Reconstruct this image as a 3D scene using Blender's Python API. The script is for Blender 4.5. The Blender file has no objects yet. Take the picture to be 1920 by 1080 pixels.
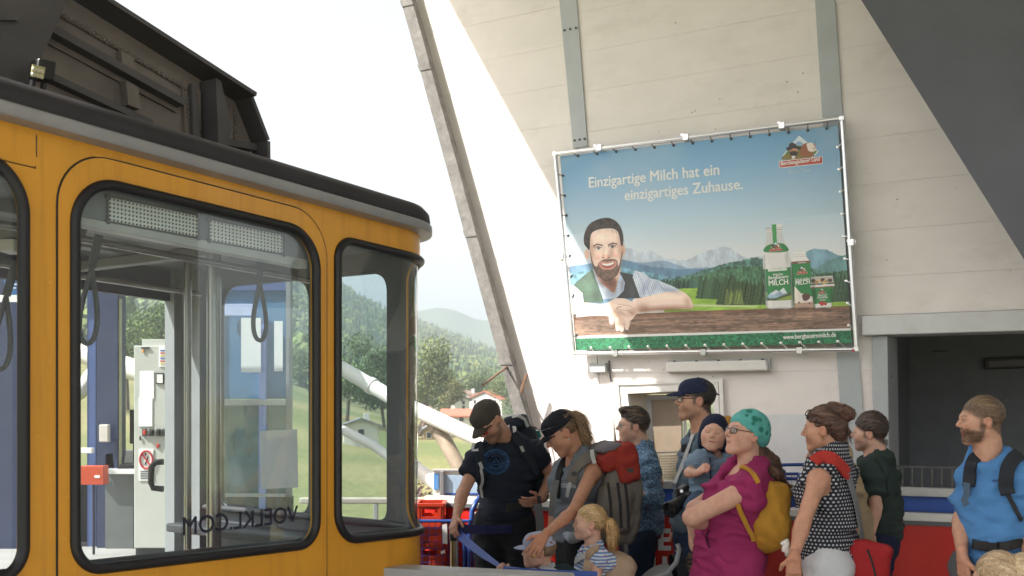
import bpy, bmesh, math, random
import numpy as np
from mathutils import Vector, Matrix
from mathutils.geometry import tessellate_polygon

random.seed(7)
RNG = np.random.default_rng(11)
SC = bpy.context.scene
COL = SC.collection

# ------------------------------------------------------------------ camera
F = 1900.0            # focal length in pixels of the 1920 px wide photograph
HZ = 740.0            # row of the eye-level line
EYE = 1.75            # eye height above the platform floor
cam_d = bpy.data.cameras.new('camera')
cam_d.sensor_width = 36.0
cam_d.lens = F / 1920.0 * 36.0
cam_d.shift_y = (HZ - 540.0) / 1920.0
cam_d.clip_start = 0.05
cam_d.clip_end = 30000.0
cam_d.dof.use_dof = True
cam_d.dof.focus_distance = 5.9
cam_d.dof.aperture_fstop = 4.5
cam = bpy.data.objects.new('camera', cam_d)
cam.location = (0, 0, EYE)
cam.rotation_euler = (math.radians(90), 0, 0)
COL.objects.link(cam)
SC.camera = cam

# ------------------------------------------------------------------ sky and sun
SUN = Vector((-0.61, -0.236, 0.755)).normalized()      # towards the sun
world = bpy.data.worlds.new('World')
SC.world = world
world.use_nodes = True
wn = world.node_tree
wn.nodes.clear()
sky = wn.nodes.new('ShaderNodeTexSky')
sky.sky_type = 'NISHITA'
sky.sun_disc = False
sky.sun_elevation = math.asin(SUN.z)
sky.sun_rotation = math.atan2(SUN.x, SUN.y)
sky.altitude = 600
sky.air_density = 1.0
sky.dust_density = 6.0
sky.ozone_density = 1.0
bg = wn.nodes.new('ShaderNodeBackground')
bg.inputs['Strength'].default_value = 0.14
wo = wn.nodes.new('ShaderNodeOutputWorld')
hz_ = wn.nodes.new('ShaderNodeHueSaturation')          # milky summer sky: paler than clear air
hz_.inputs['Saturation'].default_value = 0.30
wn.links.new(sky.outputs[0], hz_.inputs['Color'])
wt_ = wn.nodes.new('ShaderNodeMix'); wt_.data_type = 'RGBA'; wt_.blend_type = 'MULTIPLY'; wt_.inputs['Factor'].default_value = 1.0
wt_.inputs['B'].default_value = (1.02, 0.985, 0.95, 1)
wn.links.new(hz_.outputs[0], wt_.inputs['A'])
wn.links.new(wt_.outputs['Result'], bg.inputs['Color'])
wn.links.new(bg.outputs[0], wo.inputs['Surface'])

sun_d = bpy.data.lights.new('sun', 'SUN')
sun_d.energy = 4.5
sun_d.angle = math.radians(0.5)
sun_d.color = (1.0, 0.95, 0.87)
sun = bpy.data.objects.new('sun', sun_d)
sun.rotation_euler = SUN.to_track_quat('Z', 'Y').to_euler()
sun.location = (0, 0, 30)
COL.objects.link(sun)

SC.view_settings.view_transform = 'Standard'
SC.view_settings.look = 'None'
SC.view_settings.gamma = 1.0
SC.view_settings.exposure = 1.38
SC.view_settings.use_curve_mapping = False
SC.cycles.max_bounces = 10
SC.cycles.diffuse_bounces = 5
SC.cycles.transparent_max_bounces = 24
SC.cycles.transmission_bounces = 10
SC.cycles.volume_bounces = 1
SC.cycles.caustics_reflective = False
SC.cycles.caustics_refractive = False

# ------------------------------------------------------------------ placing helpers
def at(px, py, Y):
  """The point seen at a pixel of the photograph, Y metres ahead of the camera."""
  return Vector(((px - 960.0) * Y / F, Y, EYE - (py - HZ) * Y / F))

def ray(px, py):
  return Vector(((px - 960.0) / F, 1.0, -(py - HZ) / F))

EYEV = Vector((0, 0, EYE))

class Plane:
  """A flat surface standing in the place: origin, along (u), up (w), outward normal (n)."""
  def __init__(s, o, u, w):
    s.o, s.u, s.w = Vector(o), Vector(u).normalized(), Vector(w).normalized()
    s.n = s.u.cross(s.w).normalized()
  def pix(s, px, py, off=0.0):
    d = ray(px, py)
    o = s.o + s.n * off
    k = (o - EYEV).dot(s.n) / d.dot(s.n)
    return EYEV + d * k
  def uv(s, px, py, off=0.0):
    p = s.pix(px, py, off) - s.o
    # u and w need not be square to each other
    a = s.u.dot(s.w)
    pu, pw = p.dot(s.u), p.dot(s.w)
    det = 1 - a * a
    return ((pu - a * pw) / det, (pw - a * pu) / det)
  def p(s, a, b, off=0.0):
    return s.o + s.u * a + s.w * b + s.n * off

# ------------------------------------------------------------------ materials
MATS = {}
def mat(name, col, rough=0.6, metal=0.0, var=0.10, scale=6.0, bump=0.0, bscale=60.0, spec=0.5,
    vcol=False, coat=0.0, dirt=0.0, dirt_col=(0.12, 0.09, 0.06), stretch=None, trans=0.0, sss=0.0, alpha=1.0):
  if name in MATS:
    return MATS[name]
  m = bpy.data.materials.new(name)
  m.use_nodes = True
  nt = m.node_tree
  N, L = nt.nodes, nt.links
  b = N['Principled BSDF']
  b.inputs['Roughness'].default_value = rough
  b.inputs['Metallic'].default_value = metal
  b.inputs['Specular IOR Level'].default_value = spec
  b.inputs['Coat Weight'].default_value = coat
  if trans: b.inputs['Transmission Weight'].default_value = trans
  if sss:
    b.inputs['Subsurface Weight'].default_value = sss
    b.inputs['Subsurface Radius'].default_value = (0.010, 0.004, 0.002)
    b.inputs['Subsurface Scale'].default_value = 1.0
  b.inputs['Alpha'].default_value = alpha
  tc = N.new('ShaderNodeTexCoord')
  src = tc.outputs['Object']
  if stretch:
    mp = N.new('ShaderNodeMapping')
    mp.inputs['Scale'].default_value = stretch
    L.new(src, mp.inputs['Vector'])
    src = mp.outputs[0]
  nz = N.new('ShaderNodeTexNoise')
  nz.inputs['Scale'].default_value = scale
  nz.inputs['Detail'].default_value = 6
  nz.inputs['Roughness'].default_value = 0.6
  L.new(src, nz.inputs['Vector'])
  mr = N.new('ShaderNodeMapRange')
  mr.inputs['From Min'].default_value = 0.3
  mr.inputs['From Max'].default_value = 0.7
  mr.inputs['To Min'].default_value = 1 - var
  mr.inputs['To Max'].default_value = 1 + var
  L.new(nz.outputs['Fac'], mr.inputs['Value'])
  mx = N.new('ShaderNodeMix'); mx.data_type = 'RGBA'; mx.blend_type = 'MULTIPLY'
  mx.inputs['Factor'].default_value = 1.0
  if vcol:
    at_ = N.new('ShaderNodeAttribute'); at_.attribute_name = 'Col'
    L.new(at_.outputs['Color'], mx.inputs['A'])
  else:
    mx.inputs['A'].default_value = (*col, 1)
  L.new(mr.outputs[0], mx.inputs['B'])
  out = mx.outputs['Result']
  if dirt > 0:
    n2 = N.new('ShaderNodeTexNoise'); n2.inputs['Scale'].default_value = 2.3; n2.inputs['Detail'].default_value = 9
    n2.inputs['Roughness'].default_value = 0.72
    L.new(src, n2.inputs['Vector'])
    r2 = N.new('ShaderNodeMapRange'); r2.inputs['From Min'].default_value = 0.52; r2.inputs['From Max'].default_value = 0.75
    r2.inputs['To Max'].default_value = dirt
    L.new(n2.outputs['Fac'], r2.inputs['Value'])
    m2 = N.new('ShaderNodeMix'); m2.data_type = 'RGBA'
    L.new(r2.outputs[0], m2.inputs['Factor']); L.new(out, m2.inputs['A']); m2.inputs['B'].default_value = (*dirt_col, 1)
    out = m2.outputs['Result']
  L.new(out, b.inputs['Base Color'])
  if bump > 0:
    nb = N.new('ShaderNodeTexNoise'); nb.inputs['Scale'].default_value = bscale; nb.inputs['Detail'].default_value = 4
    L.new(src, nb.inputs['Vector'])
    bp = N.new('ShaderNodeBump'); bp.inputs['Strength'].default_value = bump; bp.inputs['Distance'].default_value = 0.01
    L.new(nb.outputs['Fac'], bp.inputs['Height']); L.new(bp.outputs[0], b.inputs['Normal'])
  MATS[name] = m
  return m

def srgb(r, g, b):
  f = lambda c: (c / 255 / 12.92) if c <= 10 else ((c / 255 + 0.055) / 1.055) ** 2.4
  return (f(r), f(g), f(b))

def glass_mat(name, tint=(0.9, 0.95, 0.93), haze=0.03, rough=0.02):
  """Thin pane: mostly see-through, mirror-like at grazing angles, a little dust."""
  if name in MATS: return MATS[name]
  m = bpy.data.materials.new(name); m.use_nodes = True
  nt = m.node_tree; N, L = nt.nodes, nt.links
  N.remove(N['Principled BSDF'])
  out = N['Material Output']
  tr = N.new('ShaderNodeBsdfTransparent'); tr.inputs['Color'].default_value = (*tint, 1)
  gl = N.new('ShaderNodeBsdfGlossy'); gl.inputs['Roughness'].default_value = rough
  lw = N.new('ShaderNodeLayerWeight'); lw.inputs['Blend'].default_value = 0.5
  pw = N.new('ShaderNodeMath'); pw.operation = 'POWER'; pw.inputs[1].default_value = 4.0
  L.new(lw.outputs['Facing'], pw.inputs[0])
  fr = N.new('ShaderNodeMath'); fr.operation = 'MULTIPLY_ADD'; fr.inputs[1].default_value = 0.8; fr.inputs[2].default_value = 0.09
  L.new(pw.outputs[0], fr.inputs[0])
  ms = N.new('ShaderNodeMixShader')
  L.new(fr.outputs[0], ms.inputs[0]); L.new(tr.outputs[0], ms.inputs[1]); L.new(gl.outputs[0], ms.inputs[2])
  df = N.new('ShaderNodeBsdfDiffuse'); df.inputs['Color'].default_value = (0.75, 0.78, 0.78, 1)
  m2 = N.new('ShaderNodeMixShader')
  tc = N.new('ShaderNodeTexCoord')
  nz = N.new('ShaderNodeTexNoise'); nz.inputs['Scale'].default_value = 5; nz.inputs['Detail'].default_value = 8
  mr = N.new('ShaderNodeMapRange'); mr.inputs['From Min'].default_value = 0.35; mr.inputs['From Max'].default_value = 0.75
  mr.inputs['To Min'].default_value = haze * 0.4; mr.inputs['To Max'].default_value = haze * 2.0
  L.new(tc.outputs['Object'], nz.inputs['Vector']); L.new(nz.outputs['Fac'], mr.inputs['Value'])
  L.new(mr.outputs[0], m2.inputs[0]); L.new(ms.outputs[0], m2.inputs[1]); L.new(df.outputs[0], m2.inputs[2])
  L.new(m2.outputs[0], out.inputs['Surface'])
  MATS[name] = m
  return m

# ------------------------------------------------------------------ object helpers
def tag(o, label=None, cat=None, group=None, kind=None):
  if label: o['label'] = label
  if cat: o['category'] = cat
  if group: o['group'] = group
  if kind: o['kind'] = kind
  return o

def empty(name, loc, label=None, cat=None, group=None, kind=None):
  o = bpy.data.objects.new(name, None)
  o.empty_display_size = 0.1
  o.location = Vector(loc)
  COL.objects.link(o)
  return tag(o, label, cat, group, kind)

def world_loc(o):
  v = Vector((0, 0, 0))
  while o is not None:
    v = v + o.location
    o = o.parent
  return v

def add(name, me, m=None, parent=None, loc=None, kind=None, label=None):
  """Link a mesh given in world coordinates; its origin goes to loc (or stays with its parent)."""
  o = bpy.data.objects.new(name, me)
  COL.objects.link(o)
  if m is not None:
    if isinstance(m, (list, tuple)):
      for x in m: me.materials.append(x)
    else:
      me.materials.append(m)
  base = Vector(loc) if loc is not None else (world_loc(parent) if parent is not None else Vector((0, 0, 0)))
  me.transform(Matrix.Translation(-base))
  if parent is not None:
    o.parent = parent
    o.location = base - world_loc(parent)
  else:
    o.location = base
  if kind: o['kind'] = kind
  if label: o['label'] = label
  return o

def mesh_np(name, V, Fq, smooth=True, cols=None, cornered=None):
  """Mesh from numpy vertices and faces (quads or triangles, one array or a list of arrays)."""
  me = bpy.data.meshes.new(name)
  if not isinstance(Fq, (list, tuple)): Fq = [Fq]
  Fq = [np.asarray(f, dtype=np.int32) for f in Fq if len(f)]
  nv = len(V)
  loops = np.concatenate([f.ravel() for f in Fq]).astype(np.int32)
  sizes = np.concatenate([np.full(len(f), f.shape[1], dtype=np.int32) for f in Fq])
  starts = np.concatenate([[0], np.cumsum(sizes)[:-1]]).astype(np.int32)
  me.vertices.add(nv); me.vertices.foreach_set('co', np.asarray(V, dtype=np.float32).ravel())
  me.loops.add(len(loops)); me.loops.foreach_set('vertex_index', loops)
  me.polygons.add(len(sizes)); me.polygons.foreach_set('loop_start', starts)
  me.polygons.foreach_set('loop_total', sizes)
  me.polygons.foreach_set('use_smooth', np.full(len(sizes), bool(smooth)))
  me.update(calc_edges=True)
  me.validate()
  if cols is not None:
    ca = me.color_attributes.new('Col', 'FLOAT_COLOR', 'POINT')
    c4 = np.ones((nv, 4), dtype=np.float32); c4[:, :3] = cols
    ca.data.foreach_set('color', c4.ravel())
  return me

class MB:
  """Collects simple solids and builds them into ONE mesh."""
  def __init__(s):
    s.v, s.f = [], []
  def face(s, pts):
    n = len(s.v); s.v += [Vector(p) for p in pts]; s.f.append(list(range(n, n + len(pts)))); return s
  def hexa(s, a, b):
    """Solid between two quads a (4 points) and b (4 points)."""
    n = len(s.v); s.v += [Vector(p) for p in a] + [Vector(p) for p in b]
    s.f += [[n, n+3, n+2, n+1], [n+4, n+5, n+6, n+7]] + [[n+i, n+(i+1) % 4, n+4+(i+1) % 4, n+4+i] for i in range(4)]
    return s
  def prism(s, pts, d):
    """Solid from a flat outline pushed along the vector d."""
    n = len(s.v); k = len(pts); d = Vector(d)
    s.v += [Vector(p) for p in pts] + [Vector(p) + d for p in pts]
    s.f += [list(range(n + k - 1, n - 1, -1)), list(range(n + k, n + 2 * k))]
    s.f += [[n + i, n + (i + 1) % k, n + k + (i + 1) % k, n + k + i] for i in range(k)]
    return s
  def box(s, c, h, R=None):
    c = Vector(c); R = R or Matrix.Identity(3)
    q = []
    for z in (-1, 1):
      for x, y in ((-1, -1), (1, -1), (1, 1), (-1, 1)):
        q.append(c + R @ Vector((x * h[0], y * h[1], z * h[2])))
    return s.hexa(q[:4], q[4:])
  def bar(s, a, b, w, t, up=(0, 0, 1)):
    """Rectangular bar from a to b, w across and t thick."""
    a, b = Vector(a), Vector(b); d = (b - a).normalized()
    x = d.cross(Vector(up))
    if x.length < 1e-4: x = d.cross(Vector((0, 1, 0)))
    x.normalize(); y = x.cross(d)
    q = lambda p: [p + x * (i * w / 2) + y * (j * t / 2) for i, j in ((-1, -1), (1, -1), (1, 1), (-1, 1))]
    return s.hexa(q(a), q(b))
  def tube(s, pts, r, n=10, closed=False, cap=True):
    pts = [Vector(p) for p in pts]; k = len(pts)
    rs = r if isinstance(r, (list, tuple)) else [r] * k
    base = len(s.v); x = None
    for i, p in enumerate(pts):
      if closed: d = pts[(i + 1) % k] - pts[i - 1]
      else: d = pts[min(i + 1, k - 1)] - pts[max(i - 1, 0)]
      d.normalize()
      if x is None:
        x = d.orthogonal().normalized()
      else:
        x = (x - d * x.dot(d))
        if x.length < 1e-5: x = d.orthogonal()
        x.normalize()
      y = d.cross(x)
      for j in range(n):
        a = 2 * math.pi * j / n
        s.v.append(p + (x * math.cos(a) + y * math.sin(a)) * rs[i])
    for i in range(k if closed else k - 1):
      for j in range(n):
        i2 = (i + 1) % k
        s.f.append([base + i * n + j, base + i * n + (j + 1) % n, base + i2 * n + (j + 1) % n, base + i2 * n + j])
    if cap and not closed:
      s.f.append([base + j for j in range(n - 1, -1, -1)])
      s.f.append([base + (k - 1) * n + j for j in range(n)])
    return s
  def lathe(s, prof, c, axis=(0, 0, 1), n=24):
    """Turned solid: prof = [(radius, height)...] about an axis through c."""
    c = Vector(c); ax = Vector(axis).normalized(); x = ax.orthogonal().normalized(); y = ax.cross(x)
    base = len(s.v); k = len(prof)
    for r, h in prof:
      for j in range(n):
        a = 2 * math.pi * j / n
        s.v.append(c + ax * h + (x * math.cos(a) + y * math.sin(a)) * r)
    for i in range(k - 1):
      for j in range(n):
        s.f.append([base + i * n + j, base + i * n + (j + 1) % n, base + (i + 1) * n + (j + 1) % n, base + (i + 1) * n + j])
    s.f.append([base + j for j in range(n - 1, -1, -1)])
    s.f.append([base + (k - 1) * n + j for j in range(n)])
    return s
  def ribbon(s, pts, nrm, w, t=0.003):
    """Strap of width w and thickness t along pts; nrm = outward normals (one or a list)."""
    pts = [Vector(p) for p in pts]; k = len(pts); base = len(s.v)
    ws = w if isinstance(w, (list, tuple)) else [w] * k
    for i, p in enumerate(pts):
      d = (pts[min(i + 1, k - 1)] - pts[max(i - 1, 0)]).normalized()
      nn = Vector(nrm[i] if isinstance(nrm, list) else nrm); nn = (nn - d * nn.dot(d)).normalized()
      x = d.cross(nn)
      for a, b in ((-.5, -.5), (.5, -.5), (.5, .5), (-.5, .5)):
        s.v.append(p + x * (a * ws[i]) + nn * (b * t))
    for i in range(k - 1):
      for j in range(4):
        s.f.append([base + i * 4 + j, base + i * 4 + (j + 1) % 4, base + i * 4 + 4 + (j + 1) % 4, base + i * 4 + 4 + j])
    s.f.append([base + 3, base + 2, base + 1, base]); e = base + (k - 1) * 4
    s.f.append([e, e + 1, e + 2, e + 3])
    return s
  def mesh(s, name, smooth=False, bevel=0.0, seg=2, fix=True):
    me = bpy.data.meshes.new(name)
    me.from_pydata([tuple(v) for v in s.v], [], s.f)
    me.update()
    if fix or bevel > 0:
      bm = bmesh.new(); bm.from_mesh(me)
      bmesh.ops.recalc_face_normals(bm, faces=bm.faces)
      if bevel > 0:
        ed = [e for e in bm.edges if len(e.link_faces) == 2 and e.calc_face_angle(0) > 0.5]
        bmesh.ops.bevel(bm, geom=ed, offset=bevel, segments=seg, profile=0.5, affect='EDGES', clamp_overlap=True)
      bm.to_mesh(me); bm.free()
    if smooth:
      for p in me.polygons: p.use_smooth = True
      if hasattr(me, 'set_sharp_from_angle'):
        me.set_sharp_from_angle(angle=math.radians(38))
    return me
  def build(s, name, m=None, parent=None, smooth=False, bevel=0.0, seg=2, **k):
    return add(name, s.mesh(name, smooth, bevel, seg), m, parent, **k)

def poly_face(name, rings, frame, m, parent, thick=0.0, **k):
  """Flat plate cut from 2-D rings (outline first, then holes) mapped by frame(a, b)."""
  rings3 = [[Vector((a, b, 0)) for a, b in r] for r in rings]
  tris = tessellate_polygon(rings3)
  flat = [p for r in rings for p in r]
  V = [frame(a, b) for a, b in flat]
  me = bpy.data.meshes.new(name)
  me.from_pydata([tuple(v) for v in V], [], [list(t) for t in tris])
  if thick:
    bm = bmesh.new(); bm.from_mesh(me)
    bmesh.ops.recalc_face_normals(bm, faces=bm.faces)
    bmesh.ops.solidify(bm, geom=bm.faces[:], thickness=thick)
    bmesh.ops.recalc_face_normals(bm, faces=bm.faces)
    bm.to_mesh(me); bm.free()
  return add(name, me, m, parent, **k)

def text_mesh(txt, size=1.0, bold=0.0, align='LEFT', depth=0.0, spacing=1.0):
  cu = bpy.data.curves.new('lettering', 'FONT')
  cu.body = txt; cu.size = size; cu.align_x = align; cu.offset = bold; cu.extrude = depth
  cu.space_character = spacing
  cu.resolution_u = 3
  o = bpy.data.objects.new('lettering', cu)
  COL.objects.link(o)
  dg = bpy.context.evaluated_depsgraph_get()
  me = bpy.data.meshes.new_from_object(o.evaluated_get(dg))
  bpy.data.objects.remove(o); bpy.data.curves.remove(cu)
  me.name = 'lettering'
  me.materials.clear()
  return me

def text_quad(txt, bl, br, tl, m, parent, name='lettering', bold=0.0, depth=0.0006, spacing=1.0):
  """Lettering fitted to the box bottom-left, bottom-right, top-left (world points); bold thickens the strokes."""
  me = text_mesh(txt, 1.0, 0.0, 'LEFT', 0.0, spacing)
  n = len(me.vertices); co = np.empty(n * 3, dtype=np.float32); me.vertices.foreach_get('co', co); co = co.reshape(-1, 3)
  lo, hi = co.min(0), co.max(0)
  bl, br, tl = np.array(bl), np.array(br), np.array(tl)
  ex, ey = br - bl, tl - bl
  ez = np.cross(ex, ey); ez /= np.linalg.norm(ez)
  a = ((co[:, 0] - lo[0]) / (hi[0] - lo[0]))[:, None]; b = ((co[:, 1] - lo[1]) / (hi[1] - lo[1]))[:, None]
  tri = [list(p.vertices) for p in me.polygons]
  V, T = [], []
  sh = [(0, 0)] if not bold else [(-bold, 0), (bold, 0), (0, bold * .7), (0, -bold * .7)]
  h = np.linalg.norm(ey); xs = ex / np.linalg.norm(ex) * h
  for k, (dx, dy) in enumerate(sh):
    T += [[i + len(V) * n for i in t] for t in tri]
    V.append(bl + a * ex + b * ey + xs * dx + ey * dy + ez * (depth * (1 + .35 * k)))
  me2 = bpy.data.meshes.new(name); me2.from_pydata(np.concatenate(V).tolist(), [], T); me2.update()
  bpy.data.meshes.remove(me)
  return add(name, me2, m, parent)

def fbm(P, freq, oct=4, seed=0):
  """Cheap smooth noise for numpy points (sum of rotated sines), about -1..1."""
  r = np.random.default_rng(seed)
  out = np.zeros(len(P)); amp = 1.0; tot = 0
  for o in range(oct):
    acc = np.zeros(len(P))
    for k in range(4):
      d = r.normal(size=3); d /= np.linalg.norm(d)
      ph = r.uniform(0, 6.28)
      acc += np.sin(P @ d * freq * 6.28 + ph + 1.7 * np.sin(P @ np.roll(d, 1) * freq * 4.1 + ph * 2))
    out += amp * acc / 4 * 1.4; tot += amp
    amp *= 0.5; freq *= 2.03
  return out / tot
# ------------------------------------------------------------------ bodies: smooth solids from distance fields
class Field:
  """Union of rounded solids, meshed as one continuous skin."""
  def __init__(s): s.ops = []
  def cone(s, a, b, ra, rb, k=0.02, flat=False, op='u'):
    a, b = np.array(a, float), np.array(b, float)
    L2 = max(float(((b - a) ** 2).sum()), 1e-9); L = math.sqrt(L2)
    def fn(P):
      t = ((P - a) @ (b - a)) / L2
      tc = np.clip(t, 0, 1)
      q = P - a - tc[:, None] * (b - a)
      d = np.sqrt((q * q).sum(1)) - (ra + (rb - ra) * tc)
      if flat: d = np.maximum(d, np.maximum(t - 1, -t - 0.5) * L)
      return d
    r = max(ra, rb)
    s.ops.append((op, fn, np.minimum(a, b) - r, np.maximum(a, b) + r, k)); return s
  def chain(s, pts, rs, k=0.02, flat=False):
    for i in range(len(pts) - 1):
      s.cone(pts[i], pts[i + 1], rs[i], rs[i + 1], k if i == 0 else max(k * 0.6, 0.001), flat and i == len(pts) - 2)
    return s
  def ell(s, c, r, R=None, k=0.02, op='u'):
    c = np.array(c, float); r = np.array(r, float); R = np.eye(3) if R is None else np.array(R, float)   # rows = axes
    def fn(P):
      q = (P - c) @ R.T
      k0 = np.sqrt(((q / r) ** 2).sum(1)); k1 = np.sqrt(((q / (r * r)) ** 2).sum(1)) + 1e-9
      return k0 * (k0 - 1) / k1
    e = np.sqrt(((R.T * r) ** 2).sum(1))
    s.ops.append((op, fn, c - e, c + e, k)); return s
  def box(s, c, h, rad, R=None, k=0.02, op='u'):
    c = np.array(c, float); h = np.array(h, float) - rad; R = np.eye(3) if R is None else np.array(R, float)
    def fn(P):
      q = np.abs((P - c) @ R.T) - h
      return np.sqrt((np.maximum(q, 0) ** 2).sum(1)) + np.minimum(q.max(1), 0) - rad
    e = np.abs(R.T) @ (h + rad)
    s.ops.append((op, fn, c - e, c + e, k)); return s
  def cut(s, p, n):
    """Keep what lies behind the plane through p with normal n."""
    p = np.array(p, float); n = np.array(n, float); n = n / np.linalg.norm(n)
    s.ops.append(('c', lambda P: (P - p) @ n, None, None, 0)); return s
  def mesh(s, res, lo=None, hi=None):
    us = [o for o in s.ops if o[0] == 'u']
    l = np.min([o[2] for o in us], 0) - 3 * res; h = np.max([o[3] for o in us], 0) + 3 * res
    if lo is not None: l = np.maximum(l, lo)
    if hi is not None: h = np.minimum(h, hi)
    n = np.maximum(((h - l) / res).astype(int) + 2, 4)
    D = np.full(n, 0.06)
    ax = [l[i] + res * np.arange(n[i]) for i in range(3)]
    for op, fn, a, b, k in s.ops:
      if a is None:
        i0 = np.zeros(3, int); i1 = n
      else:
        m = k + 2.5 * res
        i0 = np.clip(np.floor((a - m - l) / res).astype(int), 0, n); i1 = np.clip(np.ceil((b + m - l) / res).astype(int) + 1, 0, n)
      if (i1 <= i0).any(): continue
      sl = tuple(slice(i0[i], i1[i]) for i in range(3))
      G = np.stack(np.meshgrid(*[ax[i][sl[i]] for i in range(3)], indexing='ij'), -1).reshape(-1, 3)
      d = fn(G).reshape(tuple(i1 - i0)); A = D[sl]
      if op == 'u':
        if k > 0:
          hh = np.maximum(k - np.abs(A - d), 0) / k
          D[sl] = np.minimum(A, d) - hh * hh * k * 0.25
        else: D[sl] = np.minimum(A, d)
      elif op == 's':
        d = -d
        if k > 0:
          hh = np.maximum(k - np.abs(A - d), 0) / k
          D[sl] = np.maximum(A, d) + hh * hh * k * 0.25
        else: D[sl] = np.maximum(A, d)
      else:
        D[sl] = np.maximum(A, d)
    # closed at the borders
    D[0], D[-1] = np.maximum(D[0], res * .5), np.maximum(D[-1], res * .5)
    D[:, 0], D[:, -1] = np.maximum(D[:, 0], res * .5), np.maximum(D[:, -1], res * .5)
    D[:, :, 0], D[:, :, -1] = np.maximum(D[:, :, 0], res * .5), np.maximum(D[:, :, -1], res * .5)
    return surface_nets(D, l, res)

def surface_nets(D, l, res):
  I = D < 0
  nx, ny, nz = D.shape
  c = np.zeros((nx - 1, ny - 1, nz - 1), dtype=np.int8)
  for a in (0, 1):
    for b in (0, 1):
      for d in (0, 1):
        c += I[a:nx - 1 + a, b:ny - 1 + b, d:nz - 1 + d]
  act = (c > 0) & (c < 8)
  idx = np.argwhere(act)
  ids = np.full(act.shape, -1, dtype=np.int32); ids[act] = np.arange(len(idx))
  acc = np.zeros((len(idx), 3)); cnt = np.zeros(len(idx))
  for a in range(3):
    o1, o2 = [x for x in range(3) if x != a]
    for u in (0, 1):
      for v in (0, 1):
        p0 = idx.copy(); p0[:, o1] += u; p0[:, o2] += v
        p1 = p0.copy(); p1[:, a] += 1
        d0 = D[tuple(p0.T)]; d1 = D[tuple(p1.T)]
        mk = (d0 < 0) != (d1 < 0)
        t = np.where(mk, d0 / np.where(mk, d0 - d1, 1), 0)
        q = p0.astype(float); q[:, a] += t
        acc[mk] += q[mk]; cnt[mk] += 1
  V = l + res * acc / cnt[:, None]
  quads = []
  for a in range(3):
    o1, o2 = [(1, 2), (2, 0), (0, 1)][a]
    s0 = [slice(1, -1)] * 3; s0[a] = slice(0, -1)
    s1 = [slice(1, -1)] * 3; s1[a] = slice(1, None)
    A = I[tuple(s0)]; B = I[tuple(s1)]
    for flip, M in ((False, A & ~B), (True, ~A & B)):
      e = np.argwhere(M)
      if not len(e): continue
      base = e + 1; base[:, a] -= 1
      def cell(d1, d2):
        q = base.copy(); q[:, o1] += d1; q[:, o2] += d2
        return ids[tuple(q.T)]
      qd = np.stack([cell(-1, -1), cell(0, -1), cell(0, 0), cell(-1, 0)], 1)
      if flip: qd = qd[:, ::-1]
      quads.append(qd)
  Q = np.concatenate(quads) if quads else np.zeros((0, 4), int)
  Q = Q[(Q >= 0).all(1)]
  # smooth once to take off the voxel steps
  V = relax(V, Q, 0.5, 1)
  return V, Q

def relax(V, Q, f=0.5, it=1):
  for _ in range(it):
    S = np.zeros_like(V); C = np.zeros(len(V))
    for i in range(Q.shape[1]):
      for j in (i - 1, (i + 1) % Q.shape[1]):
        np.add.at(S, Q[:, i], V[Q[:, j]]); np.add.at(C, Q[:, i], 1)
    V = V + f * (S / np.maximum(C, 1)[:, None] - V)
  return V

def normals(V, Q):
  n = np.cross(V[Q[:, 2]] - V[Q[:, 0]], V[Q[:, 3 if Q.shape[1] > 3 else 1]] - V[Q[:, 1]])
  if Q.shape[1] == 3: n = np.cross(V[Q[:, 1]] - V[Q[:, 0]], V[Q[:, 2]] - V[Q[:, 0]])
  N = np.zeros_like(V)
  for i in range(Q.shape[1]): np.add.at(N, Q[:, i], n)
  return N / np.maximum(np.linalg.norm(N, axis=1), 1e-9)[:, None]

def merge(parts):
  V, Q, C, off = [], [], [], 0
  for v, q, c in parts:
    V.append(v); Q.append(q + off); C.append(c); off += len(v)
  return np.concatenate(V), np.concatenate(Q), np.concatenate(C)

UP = np.array((0., 0., 1.))
def unit(v):
  v = np.array(v, float); return v / max(np.linalg.norm(v), 1e-9)

def facing(yaw, pitch=0.0, roll=0.0):
  """Rows: right, forward, up. yaw 0 looks at the camera, 90 looks to the left of the picture."""
  y, p, r = [math.radians(a) for a in (yaw, pitch, roll)]
  f0 = np.array((-math.sin(y), -math.cos(y), 0.)); rt = np.cross(f0, UP)
  f = math.cos(p) * f0 + math.sin(p) * UP; u = -math.sin(p) * f0 + math.cos(p) * UP
  rt2 = math.cos(r) * rt + math.sin(r) * u; u2 = -math.sin(r) * rt + math.cos(r) * u
  return np.stack([rt2, f, u2])

SKIN = (0.50, 0.27, 0.185)

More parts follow.
